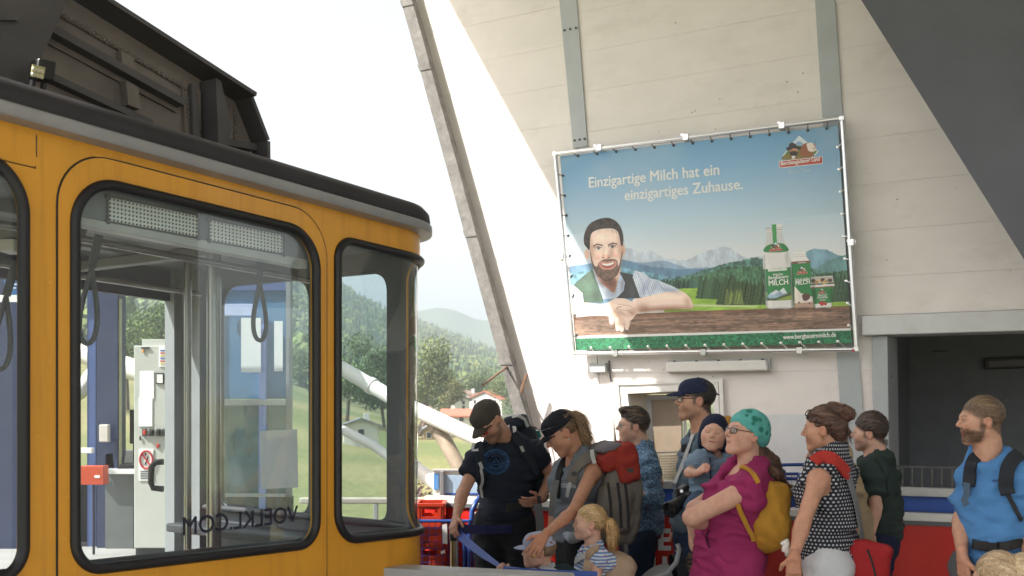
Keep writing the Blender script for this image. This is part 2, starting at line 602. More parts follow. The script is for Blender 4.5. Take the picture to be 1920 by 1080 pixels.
class Person:
  def __init__(s, label, px, Y, group=None, scale=1.0, skin=SKIN, fem=False, child=False):
    s.root = empty('person', (0, 0, 0), label, 'person', group)
    s.scale, s.skin, s.fem, s.child = scale, np.array(skin), fem, child
    s.J = {}
    s.Y = Y
  def j(s, **k):
    """Joints given as (column, row, metres ahead)."""
    for n, v in k.items():
      s.J[n] = np.array(at(*v)) if len(v) == 3 else np.array(at(v[0], v[1], s.Y))
    return s
  def head_pose(s, px, py, Y, yaw, pitch=0, roll=0, hs=1.0):
    s.hc = np.array(at(px, py, Y)); s.HR = facing(yaw, pitch, roll); s.hs = hs
    return s
  def base(s):
    a = s.J.get('aL', s.J['pelvis']); b = s.J.get('aR', s.J['pelvis'])
    m = (a + b) / 2
    s.root.location = (float(m[0]), float(m[1]), 0.0)
  def frame(s, yaw):
    s.R = facing(yaw)
    u = unit(s.J['neck'] - s.J['pelvis'])
    r = unit(s.R[0] - u * (s.R[0] @ u)); f = np.cross(u, r)
    s.T = np.stack([r, f, u])
    # default limbs
    J, k = s.J, s.scale
    sw = (0.158 if s.fem else 0.182) * k
    J.setdefault('sR', J['neck'] + r * sw - u * 0.078 * k); J.setdefault('sL', J['neck'] - r * sw - u * 0.078 * k)
    J.setdefault('hipR', J['pelvis'] + r * 0.09 * k - UP * 0.03 * k); J.setdefault('hipL', J['pelvis'] - r * 0.09 * k - UP * 0.03 * k)
    hz = J['pelvis'][2]
    fw = s.R[1]
    for sd, sg in (('R', 1), ('L', -1)):
      h = J['hip' + sd]
      J.setdefault('k' + sd, np.array((h[0], h[1], hz * 0.52)) + fw * 0.03 + s.R[0] * sg * 0.015)
      J.setdefault('a' + sd, np.array((h[0], h[1], 0.085)) - fw * 0.02 + s.R[0] * sg * 0.03)
    return s
  # ---- torso and limbs, swollen by g (cloth over skin)
  def torso(s, F, g=0.0, wf=1.0, df=1.0, bust=0.0, belly=0.0, k=0.036):
    J, T, z = s.J, s.T, s.scale
    P, Nk = J['pelvis'], J['neck']; L = Nk - P
    r, f, u = T
    F.ell(P + L * 0.66, np.array((0.160 * wf, 0.112 * df, 0.20)) * z + g, T, k)
    F.ell(P + L * 0.36 + f * belly * 0.5, np.array((0.142 * wf, 0.102 * df + belly, 0.17)) * z + g, T, k)
    hw = 0.168 if s.fem else 0.155
    F.ell(P + L * 0.04, np.array((hw * wf, 0.118 * df + belly * .4, 0.14)) * z + g, T, k)
    if bust:
      for sg in (1, -1):
        F.ell(P + L * 0.67 + r * sg * 0.075 * z + f * 0.085 * z * df, np.array((0.07, 0.055 + bust, 0.072)) * z + g, T, 0.04)
    for sd, sg in (('R', 1), ('L', -1)):
      S = J['s' + sd]
      F.cone(Nk - u * 0.03 * z, S, 0.056 * z + g, 0.054 * z + g, k)
      F.cone(Nk + u * 0.03 * z - f * 0.02 * z, Nk * 0.45 + S * 0.55, 0.045 * z + g, 0.045 * z + g, k)
      F.cone(S - u * 0.02 * z, P + L * 0.55 + r * sg * 0.09 * wf * z, 0.06 * z + g, 0.07 * z + g, k)
    return F
  def arm(s, F, sd, g=0.0, upto=2.0, aw=1.0, k=0.03, flat=True):
    """upto: 0..1 along the upper arm, 1..2 along the forearm."""
    J, z = s.J, s.scale
    S, E, W = J['s' + sd], J['e' + sd], J['w' + sd]
    ra, re, rf, rw = [x * z * aw + g for x in (0.049, 0.038, 0.040, 0.026)]
    if upto <= 1:
      F.cone(S, S + (E - S) * upto, ra, ra + (re - ra) * upto * 0.4 + (0.006 * z if g > 0 else 0), k, flat)
      return F
    F.cone(S, E, ra, re, k)
    if upto >= 2:
      m = E + (W - E) * 0.28
      F.chain([E, m, W], [re * 0.98, rf, rw], 0.02)
    else:
      t = upto - 1
      F.cone(E, E + (W - E) * t, re, re + (rw - re) * t, 0.02, flat)
    return F
  def leg(s, F, sd, g=0.0, upto=2.0, k=0.04, lw=1.0, flat=True):
    J, z = s.J, s.scale
    H, K, A = J['hip' + sd], J['k' + sd], J['a' + sd]
    rh, rk, rc, ra = [x * z * lw + g for x in (0.088, 0.058, 0.057, 0.040)]
    if upto <= 1:
      F.cone(H, H + (K - H) * upto, rh, rh + (rk - rh) * upto, k, flat); return F
    F.cone(H, K, rh, rk, k)
    m = K + (A - K) * 0.3
    e = K + (A - K) * min(upto - 1, 1)
    F.chain([K, m, e], [rk * 0.97, rc, ra], 0.02, flat and upto < 2)
    return F
  # ---- hands
  def hand(s, F, W, d, n, sign, curl=0.35, z=None, thumb=0.5, spread=0.04, curls=None):
    """d along the hand, n the way the palm looks, sign=+1 thumb towards d x n."""
    z = (z or s.scale)
    d = unit(d); n = unit(np.array(n) - d * (np.array(n) @ d)); t = np.cross(d, n) * sign
    W = np.array(W)
    F.cone(W - d * 0.03 * z, W + d * 0.012 * z, 0.024 * z, 0.022 * z, 0.008)
    lens = (0.072, 0.080, 0.074, 0.058)
    for i in range(4):
      o = (0.027, 0.009, -0.009, -0.026)[i] * z
      b = W + d * (0.088 - abs(i - 1) * 0.004) * z + t * o
      F.cone(W + d * 0.012 * z + t * o * 0.6, b, 0.0135 * z, 0.0115 * z, 0.012)
      c = curls[i] if curls else curl * (1 + 0.12 * i)
      dr = unit(d + t * spread * (1.5 - i)); p = b; a = 0
      for q, (fl, bend) in enumerate(((0.45, 0.7), (0.31, 1.0), (0.24, 0.8))):
        a += c * bend
        v = dr * math.cos(a) + n * math.sin(a)
        e = p + v * lens[i] * fl * z
        F.cone(p, e, (0.0098 - 0.0009 * q) * z, (0.0090 - 0.0010 * q) * z, 0.003)
        p = e
    b = W + d * 0.028 * z + t * 0.022 * z
    F.cone(W + d * 0.005 * z + t * 0.008 * z, b, 0.014 * z, 0.014 * z, 0.01)
    v1 = unit(d * 0.62 + t * 0.70 + n * 0.25 * thumb); e1 = b + v1 * 0.044 * z
    v2 = unit(d * 0.85 + t * 0.25 + n * thumb); e2 = e1 + v2 * 0.034 * z
    F.cone(b, e1, 0.0135 * z, 0.0105 * z, 0.006); F.cone(e1, e2, 0.0105 * z, 0.0085 * z, 0.003)
    return F
  # ---- head
  def H(s, x, y, z):
    return s.hc + (np.array((x, y, z)) * s.hs) @ s.HR
  def head_field(s):
    F = Field(); h = s.hs; R = s.HR; H = s.H; fem, ch = s.fem, s.child
    E = lambda c, r, k=0.02, op='u': F.ell(H(*c), np.array(r) * h, R, k * h, op)
    Cn = lambda a, b, ra, rb, k=0.015: F.cone(H(*a), H(*b), ra * h, rb * h, k * h)
    E((0, -0.018, 0.038), (0.076, 0.097, 0.084))
    E((0, 0.030, 0.012), (0.068, 0.062, 0.075), 0.03)
    E((0, 0.032, -0.035), (0.056 if not ch else 0.062, 0.056, 0.075), 0.03)
    E((0, 0.066, -0.056 if not ch else -0.052), (0.034, 0.028, 0.032), 0.022)
    for sg in (1, -1): E((sg * 0.046, 0.022, -0.042), (0.024, 0.036, 0.042), 0.025)
    jw = 0.046 if fem else 0.051
    if ch: jw = 0.048
    cz = -0.100 if not ch else -0.088
    E((0, 0.070 if not ch else 0.064, cz), (0.022, 0.019, 0.019), 0.022)
    for sg in (1, -1):
      Cn((sg * jw, 0.0, -0.058), (sg * 0.014, 0.064, cz), 0.022, 0.018, 0.025)
      E((sg * 0.038, 0.060, -0.022), (0.027, 0.024, 0.026) if not ch else (0.030, 0.028, 0.032), 0.025)
      Cn((sg * 0.05, 0.055, -0.004), (sg * 0.066, 0.01, -0.004), 0.012, 0.012, 0.02)
      # eye hollow, lids
      E((sg * 0.031, 0.100, 0.004), (0.019, 0.018, 0.012), 0.014, 's')
      E((sg * 0.031, 0.076, 0.003), (0.0165, 0.0125, 0.0125), 0.006)
      Cn((sg * 0.018, 0.088, 0.0105), (sg * 0.044, 0.081, 0.0085), 0.0036, 0.0036, 0.004)
      # ear
      if True:
        er = R
        F.ell(H(sg * 0.078, -0.012, -0.004), np.array((0.010, 0.021, 0.033)) * h, R, 0.008 * h)
        F.ell(H(sg * 0.089, -0.008, 0.002), np.array((0.008, 0.011, 0.019)) * h, R, 0.004 * h, 's')
    br = 0.010 if (fem or ch) else 0.0135
    Cn((-0.040, 0.079, 0.024), (-0.014, 0.088, 0.021), br, br, 0.018); Cn((0.040, 0.079, 0.024), (0.014, 0.088, 0.021), br, br, 0.018)
    if ch:
      Cn((0, 0.088, 0.006), (0, 0.102, -0.020), 0.008, 0.0105, 0.012)
    else:
      Cn((0, 0.090, 0.018), (0, 0.1145, -0.020), 0.0085, 0.0112, 0.012)
    ny = 0.094 if ch else 0.100
    for sg in (1, -1): E((sg * 0.0105, ny, -0.027), (0.0085, 0.010, 0.0075), 0.006)
    # mouth
    lz = -0.056 if not ch else -0.052
    for sg in (1, -1):
      Cn((0, 0.0905, lz), (sg * 0.024, 0.080, lz - 0.004), 0.0062, 0.0040, 0.006)
      Cn((0, 0.0895, lz - 0.0125), (sg * 0.022, 0.079, lz - 0.007), 0.0068, 0.0040, 0.006)
    F.cone(H(-0.024, 0.093, lz - 0.0065), H(0.024, 0.093, lz - 0.0065), 0.0024 * h, 0.0024 * h, 0.003 * h, op='s')
    # neck
    nr = (0.046 if fem else 0.054) * s.scale if not ch else 0.040 * s.scale / 0.62 * 0.8
    a = H(0, -0.022, -0.045); b = s.J['neck']
    F.cone(a, b, nr * 0.96, nr * 1.12, 0.03 * h)
    F.cone(H(0, -0.042, -0.03), b - s.T[1] * 0.015, nr * 0.86, nr * 1.1, 0.03 * h)
    s.neck_r = nr
    return F
  def local(s, V):
    return ((V - s.hc) @ s.HR.T) / s.hs
  def paint_head(s, V, brow=(0.06, 0.04, 0.03), stubble=0.0, beard=None, lips=None, flush=0.22, closed=False, scalp=None, hl=(0.088, 0.064), nape=(-0.105, -0.07)):
    C = np.tile(s.skin, (len(V), 1)); q = s.local(V)
    C = C * (1 + 0.05 * fbm(V, 18, 3, 3))[:, None]
    def blob(c, r, col, a=1.0, soft=0.35):
      d = np.sqrt((((q - np.array(c)) / np.array(r)) ** 2).sum(1))
      w = np.clip((1 - d) / soft, 0, 1) * a
      C[:] = C * (1 - w[:, None]) + np.array(col) * w[:, None]
    red = s.skin * np.array((1.02, 0.72, 0.70))
    for sg in (1, -1):
      blob((sg * 0.043, 0.075, -0.028), (0.028, 0.03, 0.024), red, flush, 0.8)
      blob((sg * 0.08, -0.01, -0.005), (0.02, 0.03, 0.04), red, 0.5, 0.6)
    blob((0, 0.11, -0.024), (0.016, 0.02, 0.016), red, flush * .35, 0.8)
    if scalp is not None:
      a_, b_ = np.array(hl), np.array(nape); d_ = b_ - a_; n_ = np.array((0, -d_[1], d_[0])); n_ = n_ if n_[2] < 0 else -n_; n_ = n_ / np.linalg.norm(n_)
      w = np.clip((.016 - (q - np.array((0, *hl))) @ n_) / .016 + .3 * fbm(q, 40, 2, 3), 0, 1) * np.clip((.095 - q[:, 1]) / .01, 0, 1)
      w = w * (1 - np.clip(1.3 - np.sqrt((((np.abs(q) - np.array((.084, .010, .004))) / np.array((.02, .024, .034))) ** 2).sum(1)), 0, 1))
      for sg in (1, -1):
        sb_ = np.sqrt((((q - np.array((sg * .066, .022, .004))) / np.array((.022, .013, .034))) ** 2).sum(1)); w = np.maximum(w, np.clip((1.2 - sb_) / .5, 0, 1) * .8)
      w = np.clip(w * .9, 0, .9)[:, None]
      C[:] = C * (1 - w) + np.array(scalp) * w
    if beard is not None or stubble:
      bc = np.array(beard if beard is not None else (0.07, 0.05, 0.04)); a = 0.9 if beard is not None else stubble
      m = np.clip((-0.040 - q[:, 2]) / 0.014, 0, 1) * np.clip((q[:, 1] + 0.005 + 0.2 * (q[:, 2] + 0.06)) / 0.02, 0, 1)
      side = np.clip((np.abs(q[:, 0]) - 0.048) / 0.01, 0, 1) * np.clip((0.0 - q[:, 2]) / 0.02, 0, 1) * np.clip((q[:, 1] + 0.005) / 0.012, 0, 1) * np.clip((0.040 - q[:, 1]) / 0.020, 0, 1) * np.clip((q[:, 2] + .09) / .05, 0, 1)
      ms = np.clip(1 - np.abs(q[:, 2] + 0.044) / 0.010, 0, 1) * np.clip((q[:, 1] - 0.07) / 0.01, 0, 1)
      low = np.clip((q[:, 2] + 0.118) / 0.014, 0, 1)
      w = np.clip(np.maximum(np.maximum(m * low, side), ms) * a * (1 + 0.35 * fbm(V, 90, 2, 5)), 0, 0.95)
      C[:] = C * (1 - w[:, None]) + bc * w[:, None]
    lc = np.array(lips) if lips is not None else s.skin * np.array((0.92, 0.55, 0.56))
    lz = -0.056 if not s.child else -0.052
    blob((0, 0.090, lz - 0.006), (0.029, 0.022, 0.0125), lc, 0.5, 0.5)
    blob((0, 0.090, lz - 0.0065), (0.026, 0.02, 0.0028), (0.10, 0.03, 0.03), 0.9, 0.5)
    for sg in (1, -1):
      for t in np.linspace(0, 1, 6):
        blob((sg * (0.014 + 0.032 * t), 0.097 - 0.014 * t, 0.0245 + 0.005 * math.sin(t * 2.4)), (0.008, 0.014, 0.0052), brow, 0.8 if not s.child else 0.4, 0.6)
      if closed:
        for t in np.linspace(0, 1, 5):
          blob((sg * (0.019 + 0.025 * t), 0.088 - 0.006 * t, -0.001 - 0.004 * math.sin(t * 3.1)), (0.005, 0.012, 0.0028), (0.10, 0.06, 0.045), 0.9, 0.5)
      else:
        for t in np.linspace(0, 1, 5):
          blob((sg * (0.018 + 0.027 * t), 0.090 - 0.008 * t, 0.0085 + 0.002 * math.sin(t * 3.1)), (0.005, 0.011, 0.0028), (0.05, 0.03, 0.025), 0.8, 0.5)
    s.C = C
    return C
  def eyes(s, iris=(0.10, 0.16, 0.20), look=(0, 0)):
    V = []; n, m = 14, 10
    for i in range(m + 1):
      for j in range(n):
        a, b = math.pi * i / m, 2 * math.pi * j / n
        V.append((math.sin(a) * math.cos(b), math.cos(a), math.sin(a) * math.sin(b)))
    V = np.array(V); Q = np.array([(i * n + j, i * n + (j + 1) % n, (i + 1) * n + (j + 1) % n, (i + 1) * n + j) for i in range(m) for j in range(n)])[:, ::-1]
    ang = np.degrees(np.arccos(np.clip(V @ unit((look[0], 1, look[1])), -1, 1)))
    C = np.where(ang[:, None] < 14, np.array((0.01, 0.01, 0.01)), np.where(ang[:, None] < 34, np.array(iris), np.array((0.50, 0.46, 0.43))))
    for sg in (1, -1):
      W = np.array([s.H(*(np.array((sg * 0.031, 0.0805, 0.002)) + v * 0.0118)) for v in V])
      add('eye', mesh_np('eye', W, Q, True, C), M_EYE, s.root)
  # ---- build the skin
  def body(s, arms='LR', legs='', g=0.0, hands=None, res=0.011, torso_kw={}, aw=1.0, head_kw={}, upper=True, leg_upto=2.0, lw=1.0):
    s.base()
    parts = []
    F = Field()
    if upper: s.torso(F, -0.010, **torso_kw)
    for sd in arms: s.arm(F, sd, 0.0, aw=aw)
    for sd in legs: s.leg(F, sd, 0.0, leg_upto, lw=lw)
    V, Q = F.mesh(res)
    C = np.tile(s.skin, (len(V), 1)) * (1 + np.array((.08, .11, .12)) * fbm(V, 7, 4, 4)[:, None])
    parts.append((V, Q, C))
    Fh = s.head_field()
    V, Q = Fh.mesh(0.0042 * max(s.hs, 0.8))
    parts.append((V, Q, s.paint_head(V, **head_kw)))
    for hd in (hands or []):
      Fd = Field(); s.hand(Fd, **hd)
      V, Q = Fd.mesh(0.0036 * max(s.scale, 0.7))
      C = np.tile(s.skin * np.array((1.0, 0.93, 0.92)), (len(V), 1)) * (1 + 0.07 * fbm(V, 30, 3, 6))[:, None]
      parts.append((V, Q, C))
    V, Q, C = merge(parts)
    return add('body', mesh_np('body', V, Q, True, C), M_SKIN, s.root)
  def cloth(s, name, F, m, res=0.0095, fold=0.004, freq=5.0, stretch=(1, 1, 1), seed=1, cols=None, fine=0.0012, label=None, smooth=1):
    V, Q = F.mesh(res)
    if smooth: V = relax(V, Q, 0.5, smooth)
    N = normals(V, Q)
    P = (V - V.mean(0)) * np.array(stretch)
    a = fbm(P, freq * 0.5, 2, seed)
    fold = fold * 1.7
    d = fold * (1.8 - 2.6 * np.abs(fbm(P + 0.06 * a[:, None], freq * 0.6, 2, seed + 9))) + fold * 0.5 * a + fine * fbm(P, freq * 5, 2, seed + 4)
    d = d * np.clip((V[:, 2] - V[:, 2].min()) / .07 + .1, 0, 1)
    V = V + N * d[:, None]
    c = None if cols is None else cols(V)
    return add(name, mesh_np(name, V, Q, True, c), m, s.root, label=label)
  def shirt(s, m, sleeves=0.55, g=0.010, hem=-0.06, neck_r=0.075, fold=0.004, name='shirt', tk={}, aw=1.0, sag=0.0, tank=False, seed=1, freq=5.0, cols=None, wide=0.0, res=0.0095, neck_drop=0.0, sides='LR', sl_g=0.003):
    F = Field(); J, T, z = s.J, s.T, s.scale
    s.torso(F, g, **tk)
    P = J['pelvis']; L = J['neck'] - P; f = T[1]
    F.cone(P + L * 0.4, P + T[2] * hem + f * 0.0, (0.135 + wide) * z, (0.15 + wide) * z, 0.06)
    if sleeves > 0:
      for sd in sides: s.arm(F, sd, g + sl_g * (1 if sleeves < 1 else 0.6), sleeves, aw, 0.035)
    Nk = J['neck']
    F.ell(Nk + T[2] * 0.035 * z + f * (0.03 + neck_drop * .4) * z - T[2] * neck_drop, np.array((neck_r, neck_r + neck_drop * .3, neck_r * 0.9 + neck_drop)) * z, T, 0.006, 's')
    if tank:
      for sd, sg in (('R', 1), ('L', -1)):
        F.ell(J['s' + sd] + T[0] * sg * 0.05 * z - T[2] * 0.015 * z, np.array((0.075, 0.085, 0.12)) * z, T, 0.006, 's')
    F.cut(P + T[2] * hem, -T[2])
    F.cut(Nk + T[2] * 0.075 * z, T[2])
    return s.cloth(name, F, m, res, fold * 1.35, freq, (.75, .75, 2.0), seed, cols)
  def trousers(s, m, upto=2.0, g=0.012, top=0.06, name='trousers', lw=1.08, fold=0.004, res=0.013, seed=3, tk={}):
    F = Field(); J, T, z = s.J, s.T, s.scale
    hw = (0.172 if s.fem else 0.158) * tk.get('wf', 1)
    F.ell(J['pelvis'], np.array((hw, 0.122 * tk.get('df', 1) + tk.get('belly', 0) * .4, 0.15)) * z + g, T, 0.05)
    for sd in 'LR': s.leg(F, sd, g, upto, 0.05, lw)
    F.cut(J['pelvis'] + T[2] * top, T[2])
    return s.cloth(name, F, m, res, fold, 4.5, (1, 1, 1.8), seed)
  def shoes(s, m, name='shoe'):
    for sd in 'LR':
      A = s.J['a' + sd]; f = s.R[1]
      F = Field(); z = s.scale
      F.chain([A + UP * 0.0, np.array((A[0], A[1], max(A[2] - 0.045, 0.04))) + f * 0.04 * z, np.array((A[0], A[1], max(A[2] - 0.05, 0.035))) + f * 0.16 * z], [0.045 * z, 0.045 * z, 0.036 * z], 0.03)
      F.cut((0, 0, max(A[2] - 0.083, 0.002)), (0, 0, -1))
      V, Q = F.mesh(0.013)
      add(name, mesh_np(name, V, Q), m, s.root)
  # ---- hair and headgear
  def hair(s, build, col, n=700, ln=0.05, flow=(0, -0.6, -0.5), m=None, res=0.0055, rough=0.0022, tint=0.35, name='hair', seed=5, lift=0.25, streak=None, root_sel=None):
    F = Field(); build(F, s)
    V, Q = F.mesh(res * max(s.hs, 0.8))
    N = normals(V, Q)
    fl = np.array(flow) @ s.HR
    # combed relief: ridges that run along the flow
    side = np.cross(np.tile(fl, (len(V), 1)), N); side /= np.maximum(np.linalg.norm(side, axis=1), 1e-6)[:, None]
    q = s.local(V)
    th = np.arctan2(q[:, 0], q[:, 2] + 0.02)
    ph = np.arctan2(q[:, 1], q[:, 2] + 0.1)
    co = np.stack([th * 0.8, ph * 0.12, np.zeros(len(V))], 1)
    rd = fbm(co, 9, 3, seed)
    V = V + N * (rough * rd)[:, None] + N * (rough * 0.8 * fbm(V, 22, 2, seed + 1))[:, None]
    c0 = np.array(col)
    C = c0 * (1 + tint * fbm(co, 14, 2, seed + 2))[:, None] * (1 + 0.2 * fbm(V, 12, 2, seed + 3))[:, None]
    if streak is not None:
      w = np.clip(fbm(co, 11, 2, seed + 7) * 1.5 - 0.1, 0, 1)[:, None]
      C = C * (1 - w) + np.array(streak) * w
    C = np.clip(C, 0.003, 1)
    parts = [(V, Q, C)]
    if n:
      r = np.random.default_rng(seed)
      ids = r.integers(0, len(V), n)
      if root_sel is not None:
        ok = np.where(root_sel(q))[0]; ids = r.choice(ok, n)
      p = V[ids] - N[ids] * 0.002; nn = N[ids]
      d = fl - nn * (nn @ fl)[:, None]; d /= np.maximum(np.linalg.norm(d, axis=1), 1e-6)[:, None]
      d = d + nn * (1.4 * lift * r.uniform(-0.1, 1, n))[:, None] + r.normal(0, 0.16, (n, 3))
      d /= np.linalg.norm(d, axis=1)[:, None]
      sd = np.cross(d, nn); sd /= np.maximum(np.linalg.norm(sd, axis=1), 1e-6)[:, None]
      L = ln * s.hs * r.uniform(0.5, 1.2, n)
      w = 0.0013 * s.hs * r.uniform(0.7, 1.5, n)
      rows = []
      bend = -nn * 0.35 + np.array((0, 0, -0.25))
      for t, wt in ((0, 1), (0.35, 1), (0.7, 0.7), (1, 0.25)):
        x = p + d * (L * t)[:, None] + bend * (L * t * t)[:, None]
        rows.append(x - sd * (w * wt)[:, None]); rows.append(x + sd * (w * wt)[:, None])
      SV = np.stack(rows, 1).reshape(-1, 3)
      b = np.arange(n)[:, None] * 8
      SQ = np.concatenate([b + np.array((i, i + 1, i + 3, i + 2)) for i in (0, 2, 4)])
      SCc = np.repeat(C[ids] * r.uniform(0.35, 2.1, (n, 1)), 8, 0)
      parts.append((SV, SQ, SCc))
    V, Q, C = merge(parts)
    return add(name, mesh_np(name, V, Q, True, C), m or M_HAIR, s.root)
  def cap(s, m, tilt=0.0, visor_m=None, low=0.036, visor=0.085, droop=0.25, back=True, button=True):
    h = s.hs; F = Field()
    F.ell(s.H(0, -0.014, 0.040), np.array((0.087, 0.108, 0.098)) * h, s.HR, 0.01)
    F.ell(s.H(0, 0.055, 0.062), np.array((0.062, 0.045, 0.055)) * h, s.HR, 0.03)
    n = np.array((0, -0.12, -1)) @ s.HR
    F.cut(s.H(0, 0, low), n)
    V, Q = F.mesh(0.005)
    V = relax(V, Q, 0.5, 1)
    N = normals(V, Q); q = s.local(V)
    th = np.arctan2(q[:, 0], q[:, 1] + 0.014)
    seam = np.exp(-((np.mod(th + math.pi / 6, math.pi / 3) - math.pi / 6) / 0.035) ** 2) * np.clip((q[:, 2] - 0.04) * 40, 0, 1)
    V = V + N * (0.0016 * fbm(V, 14, 3, 2) - 0.0018 * seam)[:, None]
    c = add('cap', mesh_np('cap', V, Q), m, s.root)
    # visor: a curved thin shell
    rows = []; nx, ny = 17, 9
    for top in (1, 0):
      for i in range(ny):
        t = i / (ny - 1)
        for k in range(nx):
          a = (k / (nx - 1) - 0.5) * 2
          x = a * (0.074 - 0.012 * t * t)
          y0 = 0.088 * math.sqrt(max(0, 1 - (a * 0.80) ** 2))
          y = y0 + visor * t * math.sqrt(max(0, 1 - abs(a) ** 2.6)) + 0.004
          z = low + 0.006 - droop * (y - 0.088) * t - 0.026 * a * a - (0 if top else 0.0035)
          rows.append(s.H(x, y, z))
    q = []
    o = nx * ny
    for i in range(ny - 1):
      for k in range(nx - 1):
        a = i * nx + k
        q.append((a, a + 1, a + nx + 1, a + nx)); q.append((o + a, o + a + nx, o + a + nx + 1, o + a + 1))
    for k in range(nx - 1):
      a = (ny - 1) * nx + k; q.append((a, a + 1, o + a + 1, o + a))
    me = mesh_np('visor', np.array(rows), np.array(q))
    add('visor', me, visor_m or m, c)
    if button:
      b = MB(); b.lathe([(0.0, 0.0), (0.008 * h, 0.0), (0.007 * h, 0.004 * h), (0.001, 0.006 * h)], s.H(0, -0.014, 0.136), axis=s.HR[2], n=10)
      b.build('cap_button', m, c, smooth=True)
    return c
  def specs(s, m, lens_m=None, r=0.0195, w=0.0016, rect=True, z=0.002, y=0.103, name='glasses'):
    h = s.hs; mb = MB()
    lens = []
    for sg in (1, -1):
      pts = []
      for i in range(20):
        a = 2 * math.pi * i / 20
        cx, cz = math.cos(a), math.sin(a)
        if rect:
          cx = math.copysign(abs(cx) ** 0.6, cx) * 1.12; cz = math.copysign(abs(cz) ** 0.6, cz) * 0.72
        x = sg * 0.033 + cx * r
        pts.append(s.H(x, y - 0.012 * (abs(x) / 0.055) ** 2, z + cz * r))
      mb.tube(pts, w * h, 6, closed=True); lens.append(pts)
      mb.tube([s.H(sg * (0.033 + r * 1.1), y - 0.012, z + 0.006), s.H(sg * 0.072, 0.075, z + 0.007), s.H(sg * 0.079, 0.0, z + 0.012), s.H(sg * 0.078, -0.02, z + 0.004)], w * h * 1.1, 6)
    mb.tube([s.H(-0.0115, y, z + 0.004), s.H(0, y + 0.004, z + 0.007), s.H(0.0115, y, z + 0.004)], w * h, 6)
    g = mb.build(name, m, s.root, smooth=True)
    if lens_m:
      for p in lens:
        l = MB(); l.prism(p, Vector(s.HR[1]) * 0.001); l.build('lens', lens_m, g)
    return g

# hair shapes
def hair_cap(F, s, infl=0.010, hl=(0.092, 0.066), nape=(-0.098, -0.082), front=0.0, top=0.0):
  """Close hair: the skull a little larger, cut along the hairline."""
  h = s.hs
  F.ell(s.H(0, -0.020, 0.042 + top * .4), np.array((0.076 + infl, 0.097 + infl, 0.086 + infl + top)) * h, s.HR, 0.01)
  if front: F.ell(s.H(0, 0.045, 0.095), np.array((0.058, 0.05, 0.022 + front)) * h, s.HR, 0.03)
  a, b = np.array(hl), np.array(nape); d = b - a
  n = np.array((0, -d[1], d[0])); n = n if n[2] < 0 else -n
  p0 = s.H(0, *hl); nw = unit(n @ s.HR)
  F.ops.append(('c', lambda P: (P - p0) @ nw + .0045 * s.hs * fbm((P - s.hc) @ s.HR.T, 16, 3, 8), None, None, 0))
  s.hairline = (np.array((0, *hl)), unit(n))
  for sg in (1, -1):   # room for the ears
    F.ell(s.H(sg * 0.088, -0.006, -0.008), np.array((0.03, 0.020, 0.030)) * h, s.HR, 0.006, 's')
  # clear the face
  F.ell(s.H(0, 0.105, -0.005), np.array((0.062, 0.060, 0.068)) * h, s.HR, 0.012, 's')

M_SKIN = mat('skin', SKIN, 0.46, var=0.11, scale=34, bump=0.22, bscale=230, vcol=True, sss=0.0, spec=0.4)
M_HAIR = mat('hair', (0.1, 0.1, 0.1), 0.42, var=0.3, scale=120, bump=0.5, bscale=170, vcol=True, spec=0.5)
M_EYE = mat('eye', (1, 1, 1), 0.12, var=0.02, vcol=True, coat=0.6)
# ================================================================== materials of the place
M_wall = mat('painted_boards', (0.80, 0.755, 0.725), 0.6, var=0.05, scale=1.6, bump=0.07, bscale=14, dirt=0.34, dirt_col=(0.52, 0.465, 0.40), stretch=(1, 1, 2.0))
M_core = mat('wall_core', (0.30, 0.28, 0.26), 0.9)
M_steel_g = mat('grey_steel_paint', (0.43, 0.46, 0.475), 0.45, var=0.07, scale=3, dirt=0.25, dirt_col=(0.30, 0.28, 0.25), bump=0.03, bscale=20)
M_header = mat('header_paint', (0.62, 0.63, 0.63), 0.5, var=0.07, scale=4, dirt=0.2, dirt_col=(0.3, 0.25, 0.2))
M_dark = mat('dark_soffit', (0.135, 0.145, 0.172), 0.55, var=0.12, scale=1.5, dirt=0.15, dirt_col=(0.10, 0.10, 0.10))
M_alu = mat('aluminium_tube', (0.78, 0.78, 0.78), 0.28, metal=0.85, var=0.04)
M_screw = mat('dark_metal', (0.10, 0.10, 0.10), 0.4, metal=0.7)
M_white = mat('white_enamel', (0.78, 0.77, 0.74), 0.35, var=0.04)
M_red = mat('red_paint', (0.60, 0.026, 0.018), 0.34, var=0.10, scale=3, spec=0.5)
M_blue = mat('blue_paint', (0.022, 0.085, 0.38), 0.38, var=0.08)
M_ledge = mat('ledge_metal', (0.50, 0.50, 0.49), 0.4, metal=0.3, var=0.08)
M_black = mat('black_plastic', (0.012, 0.012, 0.013), 0.4)
M_floor = mat('platform_concrete', (0.30, 0.29, 0.28), 0.8, var=0.12, scale=2, bump=0.1, bscale=40, dirt=0.3)
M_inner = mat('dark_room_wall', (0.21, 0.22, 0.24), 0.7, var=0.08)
M_brown = mat('brown_panel', (0.23, 0.185, 0.135), 0.5, var=0.14, scale=5, dirt=0.3, dirt_col=(0.30, 0.27, 0.22))
M_rust = mat('rusty_rod', (0.16, 0.09, 0.055), 0.7, var=0.3, scale=30)
M_letter = mat('white_lettering', (0.80, 0.80, 0.80), 0.5, var=0.02)

WALL = Plane((2.425, 7.2, 0), (1.716, -1, 0), (0, 0, 1))
BAR = Plane((-0.615, 7.3, 0), (3.05, -1.05, 0), (0, 0, 1))

def wz(px, py, off=0.0):
  return WALL.pix(px, py, off)

